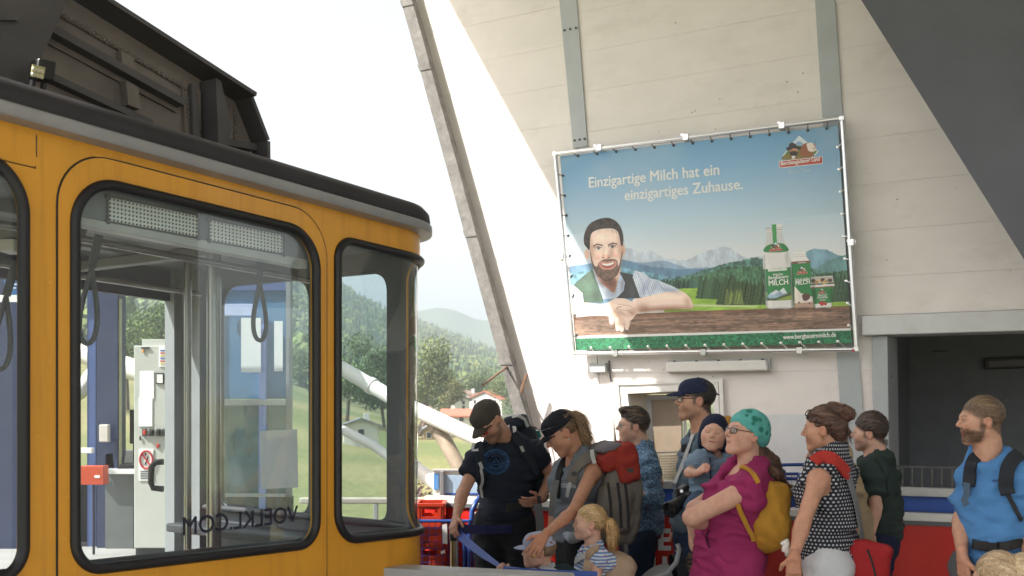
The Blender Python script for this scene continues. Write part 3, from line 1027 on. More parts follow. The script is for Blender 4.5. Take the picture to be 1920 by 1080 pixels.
# ------------------------------------------------------------------ platform floor
mb = MB()
mb.prism([(-4.6, -4, -0.3), (7, -4, -0.3), (7, 10.5, -0.3), (-4.6, 10.5, -0.3)], (0, 0, 0.3))
mb.build('platform_floor', M_floor, kind='structure')

# ------------------------------------------------------------------ the boarded wall
def clip_poly(pts, a, b, c):
  """Keep a*x+b*y<=c (2-D)."""
  out = []
  for i in range(len(pts)):
    p, q = pts[i], pts[(i + 1) % len(pts)]
    fp, fq = a * p[0] + b * p[1] - c, a * q[0] + b * q[1] - c
    if fp <= 0: out.append(p)
    if fp * fq < 0:
      t = fp / (fp - fq); out.append((p[0] + (q[0] - p[0]) * t, p[1] + (q[1] - p[1]) * t))
  return out

def wuv(px, py): return WALL.uv(px, py)
ROOFZ = 7.0
lA, lB = wuv(752, -40), wuv(1003, 840)             # slanting left end of the wall
dl = (lB[0] - lA[0], lB[1] - lA[1])
LN = (dl[1], -dl[0])                                 # outward to the left
if LN[0] > 0: LN = (-LN[0], -LN[1])
LC = LN[0] * lA[0] + LN[1] * lA[1]
P1 = [wuv(1050, 0), wuv(1076, 278), wuv(1082, 0), wuv(1103, 278)]
P2 = [wuv(1529, 0), wuv(1580, 825), wuv(1566, 0), wuv(1619, 777)]
def xon(a, b, z): return a[0] + (b[0] - a[0]) * (z - a[1]) / (b[1] - a[1])
station_wall = empty('station_wall', WALL.p(-1.2, 0), 'tall whitewashed board wall of the station behind the queue', 'wall')
U_RIGHT = wuv(1641, 700)[0]
head_b = wuv(1760, 586)[1]
row = 0.328
z0 = 3.89 - row * 11
rr = random.Random(4)
HOLE = [wuv(1150, 800)[0], wuv(1355, 800)[0], 1.0, wuv(1250, 716)[1]]     # hatch opening in the wall
for c in range(3):
  for r in range(-1, 22):
    zo = 0.09 if c == 0 else 0.0
    za, zb = max(z0 + r * row + zo, 0.0), min(z0 + (r + 1) * row + zo, ROOFZ)
    if zb - za < 0.05: continue
    g = 0.0007
    if c == 0: q = [(-6, za + g), (xon(P1[0], P1[1], za) + .03, za + g), (xon(P1[0], P1[1], zb) + .03, zb - g), (-6, zb - g)]
    elif c == 1: q = [(xon(P1[0], P1[1], za) + .036, za + g), (xon(P2[0], P2[1], za) + .03, za + g), (xon(P2[0], P2[1], zb) + .03, zb - g), (xon(P1[0], P1[1], zb) + .036, zb - g)]
    else:
      q = [(xon(P2[0], P2[1], za) + .036, za + g), (3.4, za + g), (3.4, zb - g), (xon(P2[0], P2[1], zb) + .036, zb - g)]
    if c == 0: q = clip_poly(q, LN[0], LN[1], LC - 0.02)
    pieces = [q]
    if c == 2:
      if zb <= head_b: pieces = [clip_poly(q, 1, 0, U_RIGHT)]
      elif za < head_b:
        pieces = [clip_poly(q, 0, -1, -head_b), clip_poly(clip_poly(q, 0, 1, head_b - .003), 1, 0, U_RIGHT)]
    if c in (0, 1) and za < HOLE[3] and zb > HOLE[2]:
      new = []
      for p in pieces:
        L_ = clip_poly(p, 1, 0, HOLE[0]); R_ = clip_poly(p, -1, 0, -HOLE[1])
        M_ = clip_poly(clip_poly(p, -1, 0, -HOLE[0]), 1, 0, HOLE[1])
        new += [L_, R_, clip_poly(M_, 0, -1, -HOLE[3]) if M_ else [], clip_poly(M_, 0, 1, HOLE[2]) if M_ else []]
      pieces = new
    for p in pieces:
      if len(p) < 3: continue
      ar = abs(sum(p[i][0] * p[(i + 1) % len(p)][1] - p[(i + 1) % len(p)][0] * p[i][1] for i in range(len(p)))) / 2
      if ar < 0.004: continue
      o = rr.uniform(-0.0008, 0.0005)
      m = MB().prism([WALL.p(a, b, o - 0.03) for a, b in p], WALL.n * 0.03)
      m.build('board', M_wall, station_wall)
# core behind the boards
core = [(-6, 0), (U_RIGHT, 0), (U_RIGHT, head_b + .01), (3.4, head_b + .01), (3.4, ROOFZ), (-6, ROOFZ)]
core = clip_poly(core, LN[0], LN[1], LC - 0.02)
hole = [(HOLE[0], HOLE[2]), (HOLE[1], HOLE[2]), (HOLE[1], HOLE[3]), (HOLE[0], HOLE[3])]
poly_face('wall_core', [core, hole], lambda a, b: WALL.p(a, b, -0.17), M_core, station_wall, thick=0.12)
def post(a0, a1, b0, b1, zt, zb, off=0.012):
  q = [(xon(a0, a1, zb), zb), (xon(b0, b1, zb), zb), (xon(b0, b1, zt), zt), (xon(a0, a1, zt), zt)]
  m = MB().prism([WALL.p(a, b, 0.002) for a, b in q], WALL.n * off)
  o = m.build('pilaster', M_steel_g, station_wall)
  # bolts at the ends
  bl = MB()
  for z in (zb + 0.06, zt - 0.9, 4.75):
    for t in (0.15, 0.5, 0.85):
      a = xon(a0, a1, z) * (1 - t) + xon(b0, b1, z) * t
      bl.lathe([(0.010, 0), (0.010, 0.006), (0.006, 0.009)], WALL.p(a, z, 0.002 + off), WALL.n, 8)
  bl.build('bolt', M_screw, o, kind='stuff')
  return o
post(P1[0], P1[1], P1[2], P1[3], ROOFZ, P1[1][1])
post(P2[0], P2[1], P2[2], P2[3], ROOFZ, 0.0)
# lower gloss-painted band under the hatch line, right of the hatch
band = [wuv(1368, 778), wuv(1583, 776), wuv(1590, 1100), wuv(1368, 1100)]
MB().prism([WALL.p(a, b, 0.003) for a, b in band], WALL.n * 0.006).build('dado_panel', mat('dado_paint', (0.66, 0.675, 0.68), 0.35, var=0.08, scale=3, dirt=0.3, dirt_col=(0.7, 0.68, 0.65)), station_wall)

# nail holes and specks in the boards
mb = MB()
for i in range(150):
  a, b2 = rr.uniform(-1.6, 2.1), rr.uniform(1.2, 5.6)
  r_ = rr.uniform(.0022, .0055)
  mb.lathe([(r_, .0005), (r_ * .6, .0025)], WALL.p(a, b2, 0.0), WALL.n, 6)
mb.build('nail_head', M_screw, station_wall, kind='stuff')
# header beam and jamb of the wide opening at the right
HB = [wz(1616, 592, .10), wz(1616, 629, .10)]
hz_t, hz_b = HB[0].z, HB[1].z
ua = WALL.uv(1616, 600, .10)[0]
beam = MB().prism([WALL.p(ua, hz_b, -0.25), WALL.p(3.4, hz_b, -0.25), WALL.p(3.4, hz_t, -0.25), WALL.p(ua, hz_t, -0.25)], WALL.n * 0.35)
tag(beam.build('lintel_beam', M_header, None, bevel=0.008, loc=WALL.p(ua, hz_b)), 'pale grey beam across the top of the dark opening', 'beam')
j0, j1 = WALL.uv(1643, 700, .03)[0], WALL.uv(1673, 700, .03)[0]
jamb = empty('opening_jamb', WALL.p(j0, 0), 'grey steel door post at the left side of the dark opening', 'post')
MB().prism([WALL.p(j0, 0, -0.35), WALL.p(j1, 0, -0.35), WALL.p(j1 - .03, hz_b - .002, -0.35), WALL.p(j0 - .03, hz_b - .002, -0.35)], WALL.n * 0.39).build('frame', M_steel_g, jamb, bevel=0.006)
MB().box(WALL.p(j0 + .06, 1.42, .045), (.012, .02, .02)).build('switch', M_screw, jamb)
MB().box(WALL.p(j0 + .07, 1.24, .045), (.004, .004, .02)).build('latch', mat('brass', (.6, .45, .15), .3, metal=1), jamb)

# dark room behind the opening
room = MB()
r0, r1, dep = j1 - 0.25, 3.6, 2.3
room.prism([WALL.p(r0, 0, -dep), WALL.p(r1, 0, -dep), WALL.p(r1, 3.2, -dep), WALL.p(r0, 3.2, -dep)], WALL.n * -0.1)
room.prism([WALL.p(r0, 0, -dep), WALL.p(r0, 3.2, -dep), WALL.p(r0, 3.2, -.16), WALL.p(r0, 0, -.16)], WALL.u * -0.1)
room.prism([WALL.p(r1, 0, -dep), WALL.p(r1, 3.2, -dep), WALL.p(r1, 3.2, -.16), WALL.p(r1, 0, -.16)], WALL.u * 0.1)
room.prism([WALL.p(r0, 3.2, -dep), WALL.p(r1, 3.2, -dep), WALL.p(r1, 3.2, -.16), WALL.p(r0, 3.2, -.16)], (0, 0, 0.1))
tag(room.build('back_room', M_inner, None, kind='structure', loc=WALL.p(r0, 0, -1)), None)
BK = Plane(WALL.p(0, 0, -dep), WALL.u, (0, 0, 1))
q = [BK.pix(1846, 672, .0), BK.pix(1960, 668, .0), BK.pix(1960, 690, .0), BK.pix(1846, 693, .0)]
lamp2 = empty('wall_lamp', q[0], 'unlit dark strip lamp on the back wall of the dark room', 'lamp')
MB().prism(q, WALL.n * 0.07).build('housing', mat('dim_lamp', (.05, .045, .042), .5), lamp2, bevel=.01)
MB().prism([p + WALL.n * .072 - Vector((0, 0, .004)) for p in [BK.pix(1856, 677), BK.pix(1955, 673), BK.pix(1955, 684), BK.pix(1856, 688)]], WALL.n * .02).build('diffuser', mat('dim_glass', (.09, .085, .08), .3), lamp2)
q = BK.pix(1750, 660)
MB().prism([q, q + WALL.u * .12, q + WALL.u * .12 + Vector((0, 0, .006)), q + Vector((0, 0, .012))], WALL.n * .05).build('bracket', M_screw, lamp2)

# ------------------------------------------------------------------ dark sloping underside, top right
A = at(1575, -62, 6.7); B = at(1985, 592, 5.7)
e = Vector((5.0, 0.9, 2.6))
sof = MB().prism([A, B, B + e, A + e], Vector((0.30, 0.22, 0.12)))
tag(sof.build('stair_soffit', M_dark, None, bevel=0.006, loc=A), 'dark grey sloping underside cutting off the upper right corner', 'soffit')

# ------------------------------------------------------------------ leaning strut at the end of the wall
st = empty('leaning_strut', wz(1010, 840, .1), 'weathered grey steel strut leaning along the left end of the white wall', 'strut')
M_strut = bpy.data.materials.new('weathered_steel'); M_strut.use_nodes = True
nt = M_strut.node_tree; N, L = nt.nodes, nt.links
b = N['Principled BSDF']; b.inputs['Roughness'].default_value = 0.75
tc = N.new('ShaderNodeTexCoord')
n1 = N.new('ShaderNodeTexNoise'); n1.inputs['Scale'].default_value = 7; n1.inputs['Detail'].default_value = 12; n1.inputs['Roughness'].default_value = 0.8
L.new(tc.outputs['Object'], n1.inputs['Vector'])
cr = N.new('ShaderNodeValToRGB')
cr.color_ramp.elements[0].position = 0.35; cr.color_ramp.elements[0].color = (0.10, 0.095, 0.09, 1)
cr.color_ramp.elements[1].position = 0.62; cr.color_ramp.elements[1].color = (0.22, 0.21, 0.20, 1)
e2 = cr.color_ramp.elements.new(0.72); e2.color = (0.55, 0.53, 0.50, 1)
L.new(n1.outputs['Fac'], cr.inputs[0]); L.new(cr.outputs[0], b.inputs['Base Color'])
bp = N.new('ShaderNodeBump'); bp.inputs['Strength'].default_value = 0.4; bp.inputs['Distance'].default_value = 0.02
L.new(n1.outputs['Fac'], bp.inputs['Height']); L.new(bp.outputs[0], b.inputs['Normal'])
sa, sb = WALL.uv(760, -60, .12), WALL.uv(1003, 850, .12)
sa2, sb2 = WALL.uv(737, -60, .12), WALL.uv(986, 850, .12)
def line(p, q, z): t = (z - p[1]) / (q[1] - p[1]); return (p[0] + (q[0] - p[0]) * t, z)
wv = 0.115
mb = MB(); rows = []
K = 40
for i in range(K + 1):
  z = 6.9 + (0.02 - 6.9) * i / K
  a = line(sa2, sb2, z)[0]; r_ = rr.uniform(-.0012, .0012)
  rows.append([WALL.p(a + r_, z, 0.06), WALL.p(a + wv + r_, z, 0.06), WALL.p(a + wv + r_, z, 0.14), WALL.p(a + r_, z, 0.14)])
for i in range(K): mb.hexa(rows[i], rows[i + 1])
mb.build('beam', M_strut, st, bevel=0)
for z in (5.2, 4.6, 3.1, 2.0):
  a = line(sa2, sb2, z)[0]
  MB().prism([WALL.p(a - .004, z, .135), WALL.p(a + wv + .004, z + .0, .135), WALL.p(a + wv - .02, z + .06, .135), WALL.p(a - .026, z + .06, .135)], WALL.n * 0.012).build('weld_plate', M_strut, st)
MB().tube([wz(951, 688, .12), wz(905, 722, .9)], 0.010, 8).build('stay_rod', M_rust, st, smooth=True)
MB().bar(wz(987, 702, .17), wz(976, 738, .17), .022, .02).build('bracket', M_rust, st)
MB().tube([wz(976, 740, .165), wz(982, 760, .165), wz(992, 790, .165), wz(1000, 830, .165)], 0.007, 6).build('cable', M_screw, st)

# ------------------------------------------------------------------ roof over the platform (out of the picture, throws the shade)
s_ = SUN
def up_to(p, z):
  return p + s_ * ((z - p.z) / s_.z)
e0, e1 = up_to(wz(840, 0), ROOFZ + .02), up_to(wz(1100, 480), ROOFZ + .02)
ed = (e0 - e1); ed = Vector((ed.x, ed.y)).normalized()
E0 = Vector((e0.x, e0.y)) + ed * 0.35
E1 = Vector((e1.x, e1.y)) - ed * ((e1.y - 6.15) / ed.y)
roof = [E0, (7, 5.0), (7, -2.6), (-4.9, -2.6), (-4.9, 6.15), E1]
mb = MB().prism([(p[0], p[1], ROOFZ + .02) for p in roof], (0, 0, 0.25))
tag(mb.build('platform_roof', mat('roof_underside', (0.46, 0.45, 0.44), 0.7, var=0.05), None, loc=(2, 2, ROOFZ)), 'flat roof over the platform', None, kind='structure')
# side and back walls of the hall (behind and to the right of the camera)
mb = MB().prism([(6.9, -4, 0), (6.9, 4.6, 0), (6.9, 4.6, ROOFZ), (6.9, -4, ROOFZ)], (0.15, 0, 0))
mb.build('hall_wall', mat('hall_wall', (0.60, 0.58, 0.56), 0.8), kind='structure')

# ------------------------------------------------------------------ strip light, box, hatch
fl = empty('strip_light', wz(1348, 686), 'long white fluorescent strip light under the milk poster', 'lamp')
q = [wz(1251, 678, .02), wz(1443, 674, .02), wz(1445, 695, .02), wz(1253, 699, .02)]
MB().prism([WALL.p(*WALL.uv(x, y), 0.003) for x, y in ((1254, 676), (1446, 672), (1447, 697), (1255, 700))], WALL.n * 0.035).build('housing', M_ledge, fl, bevel=.004)
MB().prism([WALL.p(*WALL.uv(x, y, .04), 0.039) for x, y in ((1252, 679), (1440, 675), (1442, 695), (1253, 698))], WALL.n * 0.05).build('diffuser', mat('opal_cover', (0.74, 0.72, 0.69), 0.22, var=0.03), fl, bevel=.012, seg=3)
for t in (0.06, 0.28, 0.5, 0.72, 0.94):
  x = 1253 + (1441 - 1253) * t; y = 678 - 4 * t
  MB().box(wz(x, y, .066), (.008, .012, .006)).build('clip', M_screw, fl)

jb = empty('junction_box', wz(1121, 690), 'small grey junction box beneath the lower left corner of the poster', 'box')
MB().prism([wz(1111, 682, .004), wz(1140, 681, .004), wz(1141, 698, .004), wz(1112, 699, .004)], WALL.n * .06).build('case', M_steel_g, jb, bevel=.004)
MB().tube([wz(1142, 676, .012), wz(1144, 705, .012), wz(1146, 716, .012)], .006, 6).build('cable', M_screw, jb)

ht = empty('ticket_hatch', wz(1250, 905), 'white framed service hatch with a brown metal shutter half closing it', 'hatch')
def wframe(name, outer, inner, off, dep, m, parent):
  mb = MB()
  for i in range(4):
    a, b2 = outer[i], outer[(i + 1) % 4]; c, d = inner[(i + 1) % 4], inner[i]
    mb.prism([wz(*a, off), wz(*b2, off), wz(*c, off), wz(*d, off)], WALL.n * dep)
  return mb.build(name, m, parent)
O = [(1146, 718), (1357, 711), (1364, 912), (1170, 915)]
I = [(1162, 722), (1350, 717), (1357, 905), (1180, 907)]
wframe('outer_frame', O, I, .0025, .03, M_white, ht)
I2 = [(1181, 738), (1340, 730), (1350, 902), (1200, 905)]
wframe('casing', I, I2, -.03, .05, M_white, ht)
# deep reveal at the left
MB().prism([wz(1181, 738, -.03), wz(1216, 740, -.25), wz(1226, 905, -.25), wz(1200, 905, -.03)], WALL.u * -0.02).build('reveal', mat('cream_reveal', (.62, .55, .44), .6), ht)
MB().prism([wz(1181, 738, -.03), wz(1216, 740, -.25), wz(1350, 735, -.25), wz(1340, 730, -.03)], Vector((0, 0, .02))).build('reveal', MATS['cream_reveal'], ht)
sh = MB().prism([wz(1214, 741, -.2), wz(1279, 739, -.2), wz(1283, 903, -.2), wz(1226, 903, -.2)], WALL.n * .03).build('shutter', M_steel_g, ht)
MB().prism([wz(1221, 750, -.165), wz(1277, 748, -.165), wz(1279, 846, -.165), wz(1227, 848, -.165)], WALL.n * .006).build('panel', M_brown, sh)
MB().prism([wz(1227, 851, -.165), wz(1279, 849, -.165), wz(1281, 900, -.165), wz(1230, 901, -.165)], WALL.n * .006).build('perforated_sheet', mat('pierced_sheet', (.30, .27, .20), .4, metal=.4), sh)
mb = MB()
for r in range(9):
  for c in range(11):
    t = (c + .5) / 11; y = 855 + r * 5
    p = wz(1229 + 50 * t + r * .25, y - 1.2 * t, -.158)
    mb.box(p, (.0065, .004, .004))
mb.build('perforation', mat('pierced_shade', (.13, .11, .08), .6), sh, kind='stuff')
# bright pane beside the shutter, view to a lit yard
MB().prism([wz(1286, 738, -.22), wz(1345, 736, -.22), wz(1350, 902, -.22), wz(1288, 903, -.22)], WALL.n * -.006).build('pane', glass_mat('hatch_glass', haze=.08), ht)
MB().bar(wz(1283, 740, -.2), wz(1287, 903, -.2), .02, .02).build('mullion', M_white, ht)
MB().bar(wz(1283, 842, -.2), wz(1349, 840, -.2), .02, .02).build('mullion', M_white, ht)
MB().prism([wz(1196, 906, -.05), wz(1366, 903, -.05), wz(1368, 914, -.05), wz(1200, 917, -.05)], WALL.n * .12).build('sill', M_white, ht)

# ------------------------------------------------------------------ red barrier with ledges
bar = empty('queue_barrier', BAR.p(1.5, 0), 'red boarded barrier with white lettering behind the waiting people', 'barrier')
def bz(px, py, off=0.0): return BAR.pix(px, py, off)
zr = [bz(1700, y).z for y in (984, 977, 963, 933, 917)]     # red top, dark strip, white, blue, grey rail
ul, ur = BAR.uv(795, 960)[0], 4.3
segs = [ul, ul + .96, ul + 1.95, ul + 2.93, ul + 3.9, ur]
for i in range(5):
  MB().prism([BAR.p(segs[i] + .002, 0.04, -.04), BAR.p(segs[i + 1] - .002, 0.04, -.04), BAR.p(segs[i + 1] - .002, zr[0], -.04), BAR.p(segs[i] + .002, zr[0], -.04)], BAR.n * .04).build('panel', M_red, bar)
MB().prism([BAR.p(ul, zr[0] + .001, -.07), BAR.p(ur, zr[0] + .001, -.07), BAR.p(ur, zr[1], -.07), BAR.p(ul, zr[1], -.07)], BAR.n * .085).build('strip', mat('grey_strip', (.12, .13, .14), .5), bar)
MB().prism([BAR.p(ul, zr[1] + .001, -.10), BAR.p(ur, zr[1] + .001, -.10), BAR.p(ur, zr[2], -.10), BAR.p(ul, zr[2], -.10)], BAR.n * .09).build('ledge', M_white, bar, bevel=.003)
u_b = BAR.uv(1215, 930)[0]
MB().prism([BAR.p(u_b, zr[2] + .001, -.16), BAR.p(ur, zr[2] + .001, -.16), BAR.p(ur, zr[3], -.16), BAR.p(u_b, zr[3], -.16)], BAR.n * .02).build('back_board', M_blue, bar)
MB().prism([BAR.p(u_b, zr[3] + .001, -.18), BAR.p(ur, zr[3] + .001, -.18), BAR.p(ur, zr[4], -.18), BAR.p(u_b, zr[4], -.18)], BAR.n * .09).build('rail', M_ledge, bar, bevel=.004)
def block(ch, x0, x1, y0, y1):
  """Heavy block capitals cut from flat bars, in picture rows and columns of the barrier."""
  q = lambda a, b2: bz(x0 + (x1 - x0) * a, y1 + (y0 - y1) * b2, .0015)
  m_ = MB(); R_ = lambda a, b2, c, d: m_.prism([q(a, b2), q(c, b2), q(c, d), q(a, d)], BAR.n * .0015)
  if ch == 'L': R_(0, 0, .42, 1); R_(.421, 0, 1, .21)
  elif ch == 'E': R_(0, 0, .42, 1); R_(.421, 0, 1, .21); R_(.421, .40, .93, .60); R_(.421, .79, .98, 1)
  elif ch == 'M':
    R_(0, 0, .24, 1); R_(.76, 0, 1, 1)
    m_.prism([q(.241, 1), q(.241, .62), q(.5, .22), q(.759, .62), q(.759, 1), q(.5, .58)], BAR.n * .0015)
  elif ch == 'U':
    R_(0, .3, .30, 1); R_(.70, .3, 1, 1)
    o = [(0, .299), (.08, .1), (.25, .01), (.5, -.02), (.75, .01), (.92, .1), (1, .299), (.70, .299), (.64, .22), (.5, .19), (.36, .22), (.30, .299)]
    m_.prism([q(*p) for p in o], BAR.n * .0015)
  elif ch == 'O':
    n_ = 28
    for i in range(n_):
      a, b2 = 2 * math.pi * i / n_, 2 * math.pi * (i + 1) / n_
      m_.prism([q(.5 + .5 * math.cos(a), .5 + .52 * math.sin(a)), q(.5 + .5 * math.cos(b2), .5 + .52 * math.sin(b2)), q(.5 + .22 * math.cos(b2), .5 + .30 * math.sin(b2)), q(.5 + .22 * math.cos(a), .5 + .30 * math.sin(a))], BAR.n * .0015)
  m_.build('lettering', M_letter, bar)
block('L', 1206, 1229, 990, 1031); block('E', 1234, 1258, 991, 1032)
block('M', 1150, 1175, 1043, 1085); block('O', 1178, 1215, 1043, 1085); block('U', 1220, 1251, 1043, 1085)
# railing of upright bars in the opening
rl = empty('bar_railing', BAR.p(BAR.uv(1673, 900)[0], zr[4], -.2), 'thin black railing of upright bars in front of the dark room', 'railing')
ra, rb = BAR.uv(1672, 880, -.2)[0], BAR.uv(1810, 880, -.2)[0]
zt = bz(1700, 875, -.2).z
MB().bar(BAR.p(ra, zt, -.2), BAR.p(rb + .9, zt, -.2), .014, .012).build('handrail', M_screw, rl)
me0 = None
kk = 0
x = ra + .005
while x < rb + .8:
  o = MB().bar(BAR.p(x, zr[4], -.2), BAR.p(x, zt - .006, -.2), .007, .007).build('baluster', M_screw if kk != 0 else M_screw, rl)
  x += 0.058; kk += 1
# ================================================================== the framed advertising banner
AW, AH = 1300, 990
def homography(src, dst):
  A = []
  for (x, y), (u, v) in zip(src, dst):
    A.append([x, y, 1, 0, 0, 0, -u * x, -u * y]); A.append([0, 0, 0, x, y, 1, -v * x, -v * y])
  h = np.linalg.solve(np.array(A, float), np.array(dst, float).ravel())
  return np.append(h, 1).reshape(3, 3)
PC = [(1050, 293), (1571, 235), (1597, 643), (1080, 657)]
HM = homography(PC, [(0, 0), (AW, 0), (AW, AH), (0, AH)])
HI = np.linalg.inv(HM)
def tocan(p):
  p = np.asarray(p, float).reshape(-1, 2)
  q = np.c_[p, np.ones(len(p))] @ HM.T
  return q[:, :2] / q[:, 2:]
def frcan(p):
  p = np.asarray(p, float).reshape(-1, 2)
  q = np.c_[p, np.ones(len(p))] @ HI.T
  return q[:, :2] / q[:, 2:]

class Art:
  """Printed picture for the banner, drawn in plain arrays (rows from the top)."""
  def __init__(s):
    s.I = np.ones((AH, AW, 3)); s.r = np.random.default_rng(3)
    s.yy, s.xx = np.mgrid[0:AH, 0:AW].astype(float)
  def noise(s, fx, fy, oct=4, seed=0):
    r = np.random.default_rng(seed); out = np.zeros((AH, AW)); a = 1; tot = 0
    for o in range(oct):
      nx, ny = max(2, int(fx * 2 ** o)) + 2, max(2, int(fy * 2 ** o)) + 2
      g = r.uniform(-1, 1, (ny, nx))
      X = s.xx / AW * (nx - 2); Y = s.yy / AH * (ny - 2)
      i, j = X.astype(int), Y.astype(int); u, v = X - i, Y - j
      u = u * u * (3 - 2 * u); v = v * v * (3 - 2 * v)
      out += a * ((g[j, i] * (1 - u) + g[j, i + 1] * u) * (1 - v) + (g[j + 1, i] * (1 - u) + g[j + 1, i + 1] * u) * v)
      tot += a; a *= .55
    return out / tot
  def mask(s, pts, can=False):
    q = np.asarray(pts, float) if can else tocan(pts)
    x0, x1 = int(max(0, q[:, 0].min())), int(min(AW - 1, q[:, 0].max()) + 1)
    y0, y1 = int(max(0, q[:, 1].min())), int(min(AH - 1, q[:, 1].max()) + 1)
    if x1 <= x0 or y1 <= y0: return None
    X, Y = s.xx[y0:y1, x0:x1], s.yy[y0:y1, x0:x1]
    m = np.zeros(X.shape, bool)
    for i in range(len(q)):
      (xa, ya), (xb, yb) = q[i], q[(i + 1) % len(q)]
      if ya == yb: continue
      c = (Y < ya) != (Y < yb)
      m ^= c & (X < (xb - xa) * (Y - ya) / (yb - ya) + xa)
    return (slice(y0, y1), slice(x0, x1)), m
  def poly(s, pts, col, tex=None, can=False, smooth=0, a=1.0):
    pts = np.asarray(pts, float)
    if smooth: pts = curve(pts, smooth)
    r = s.mask(pts, can)
    if r is None: return
    sl, m = r
    c = np.array(col, float)
    t = np.broadcast_to(c, m.shape + (3,)) if tex is None else c[None, None] * (1 + tex[sl])[..., None]
    s.I[sl][m] = s.I[sl][m] * (1 - a) + t[m] * a
  def ell(s, c, rx, ry, col, a=1.0, soft=0.0, ang=0.0, can=False):
    q = np.asarray(c, float) if can else tocan([c])[0]
    if not can: k = AW / 521.0; rx, ry = rx * k, ry * k
    R = max(rx, ry) * 1.1
    sl = (slice(int(max(0, q[1] - R)), int(min(AH, q[1] + R + 1))), slice(int(max(0, q[0] - R)), int(min(AW, q[0] + R + 1))))
    dx, dy = s.xx[sl] - q[0], s.yy[sl] - q[1]
    ca, sa = math.cos(ang), math.sin(ang)
    d = np.sqrt(((dx * ca + dy * sa) / rx) ** 2 + ((-dx * sa + dy * ca) / ry) ** 2)
    w = (d < 1).astype(float) if soft == 0 else np.clip((1 - d) / soft, 0, 1)
    w = (w * a)[..., None]
    s.I[sl] = s.I[sl] * (1 - w) + np.array(col, float) * w
  def shade(s, c, rx, ry, f, ang=0.0):
    q = tocan(c)[0]; k = AW / 521.0; rx, ry = rx * k, ry * k; R = max(rx, ry)
    sl = (slice(int(max(0, q[1] - R)), int(min(AH, q[1] + R + 1))), slice(int(max(0, q[0] - R)), int(min(AW, q[0] + R + 1))))
    dx, dy = s.xx[sl] - q[0], s.yy[sl] - q[1]; ca, sa = math.cos(ang), math.sin(ang)
    d = np.clip(1 - np.sqrt(((dx * ca + dy * sa) / rx) ** 2 + ((-dx * sa + dy * ca) / ry) ** 2), 0, 1)
    w = (d * d * (3 - 2 * d))[..., None]
    s.I[sl] = np.clip(s.I[sl] * (1 + (np.array(f, float) - 1) * w), 0, 1)
  def line(s, pts, w, col, can=False, a=1.0):
    p = np.asarray(pts, float) if can else tocan(pts)
    k = 1 if can else AW / 521.0
    for i in range(len(p) - 1):
      d = p[i + 1] - p[i]; n = np.array((-d[1], d[0])) / max(np.linalg.norm(d), 1e-6) * w * k / 2
      e = d / max(np.linalg.norm(d), 1e-6) * w * k * .3
      s.poly([p[i] + n - e, p[i + 1] + n + e, p[i + 1] - n + e, p[i] - n - e], col, can=True, a=a)

def curve(p, n=6):
  p = np.asarray(p, float); k = len(p); out = []
  for i in range(k):
    a, b, c, d = p[i - 1], p[i], p[(i + 1) % k], p[(i + 2) % k]
    for t in np.arange(n) / n:
      out.append(.5 * (2 * b + (c - a) * t + (2 * a - 5 * b + 4 * c - d) * t * t + (3 * b - a - 3 * c + d) * t ** 3))
  return np.array(out)
c1 = lambda *q: [(1040 + x * .2593, 400 + y * .2593) for x, y in q]
c2 = lambda *q: [(1320 + x * .2593, 400 + y * .2593) for x, y in q]
c3 = lambda *q: [(1320 + x * .2222, 200 + y * .2222) for x, y in q]
K = lambda r, g, b: np.array((r, g, b)) / 255.0

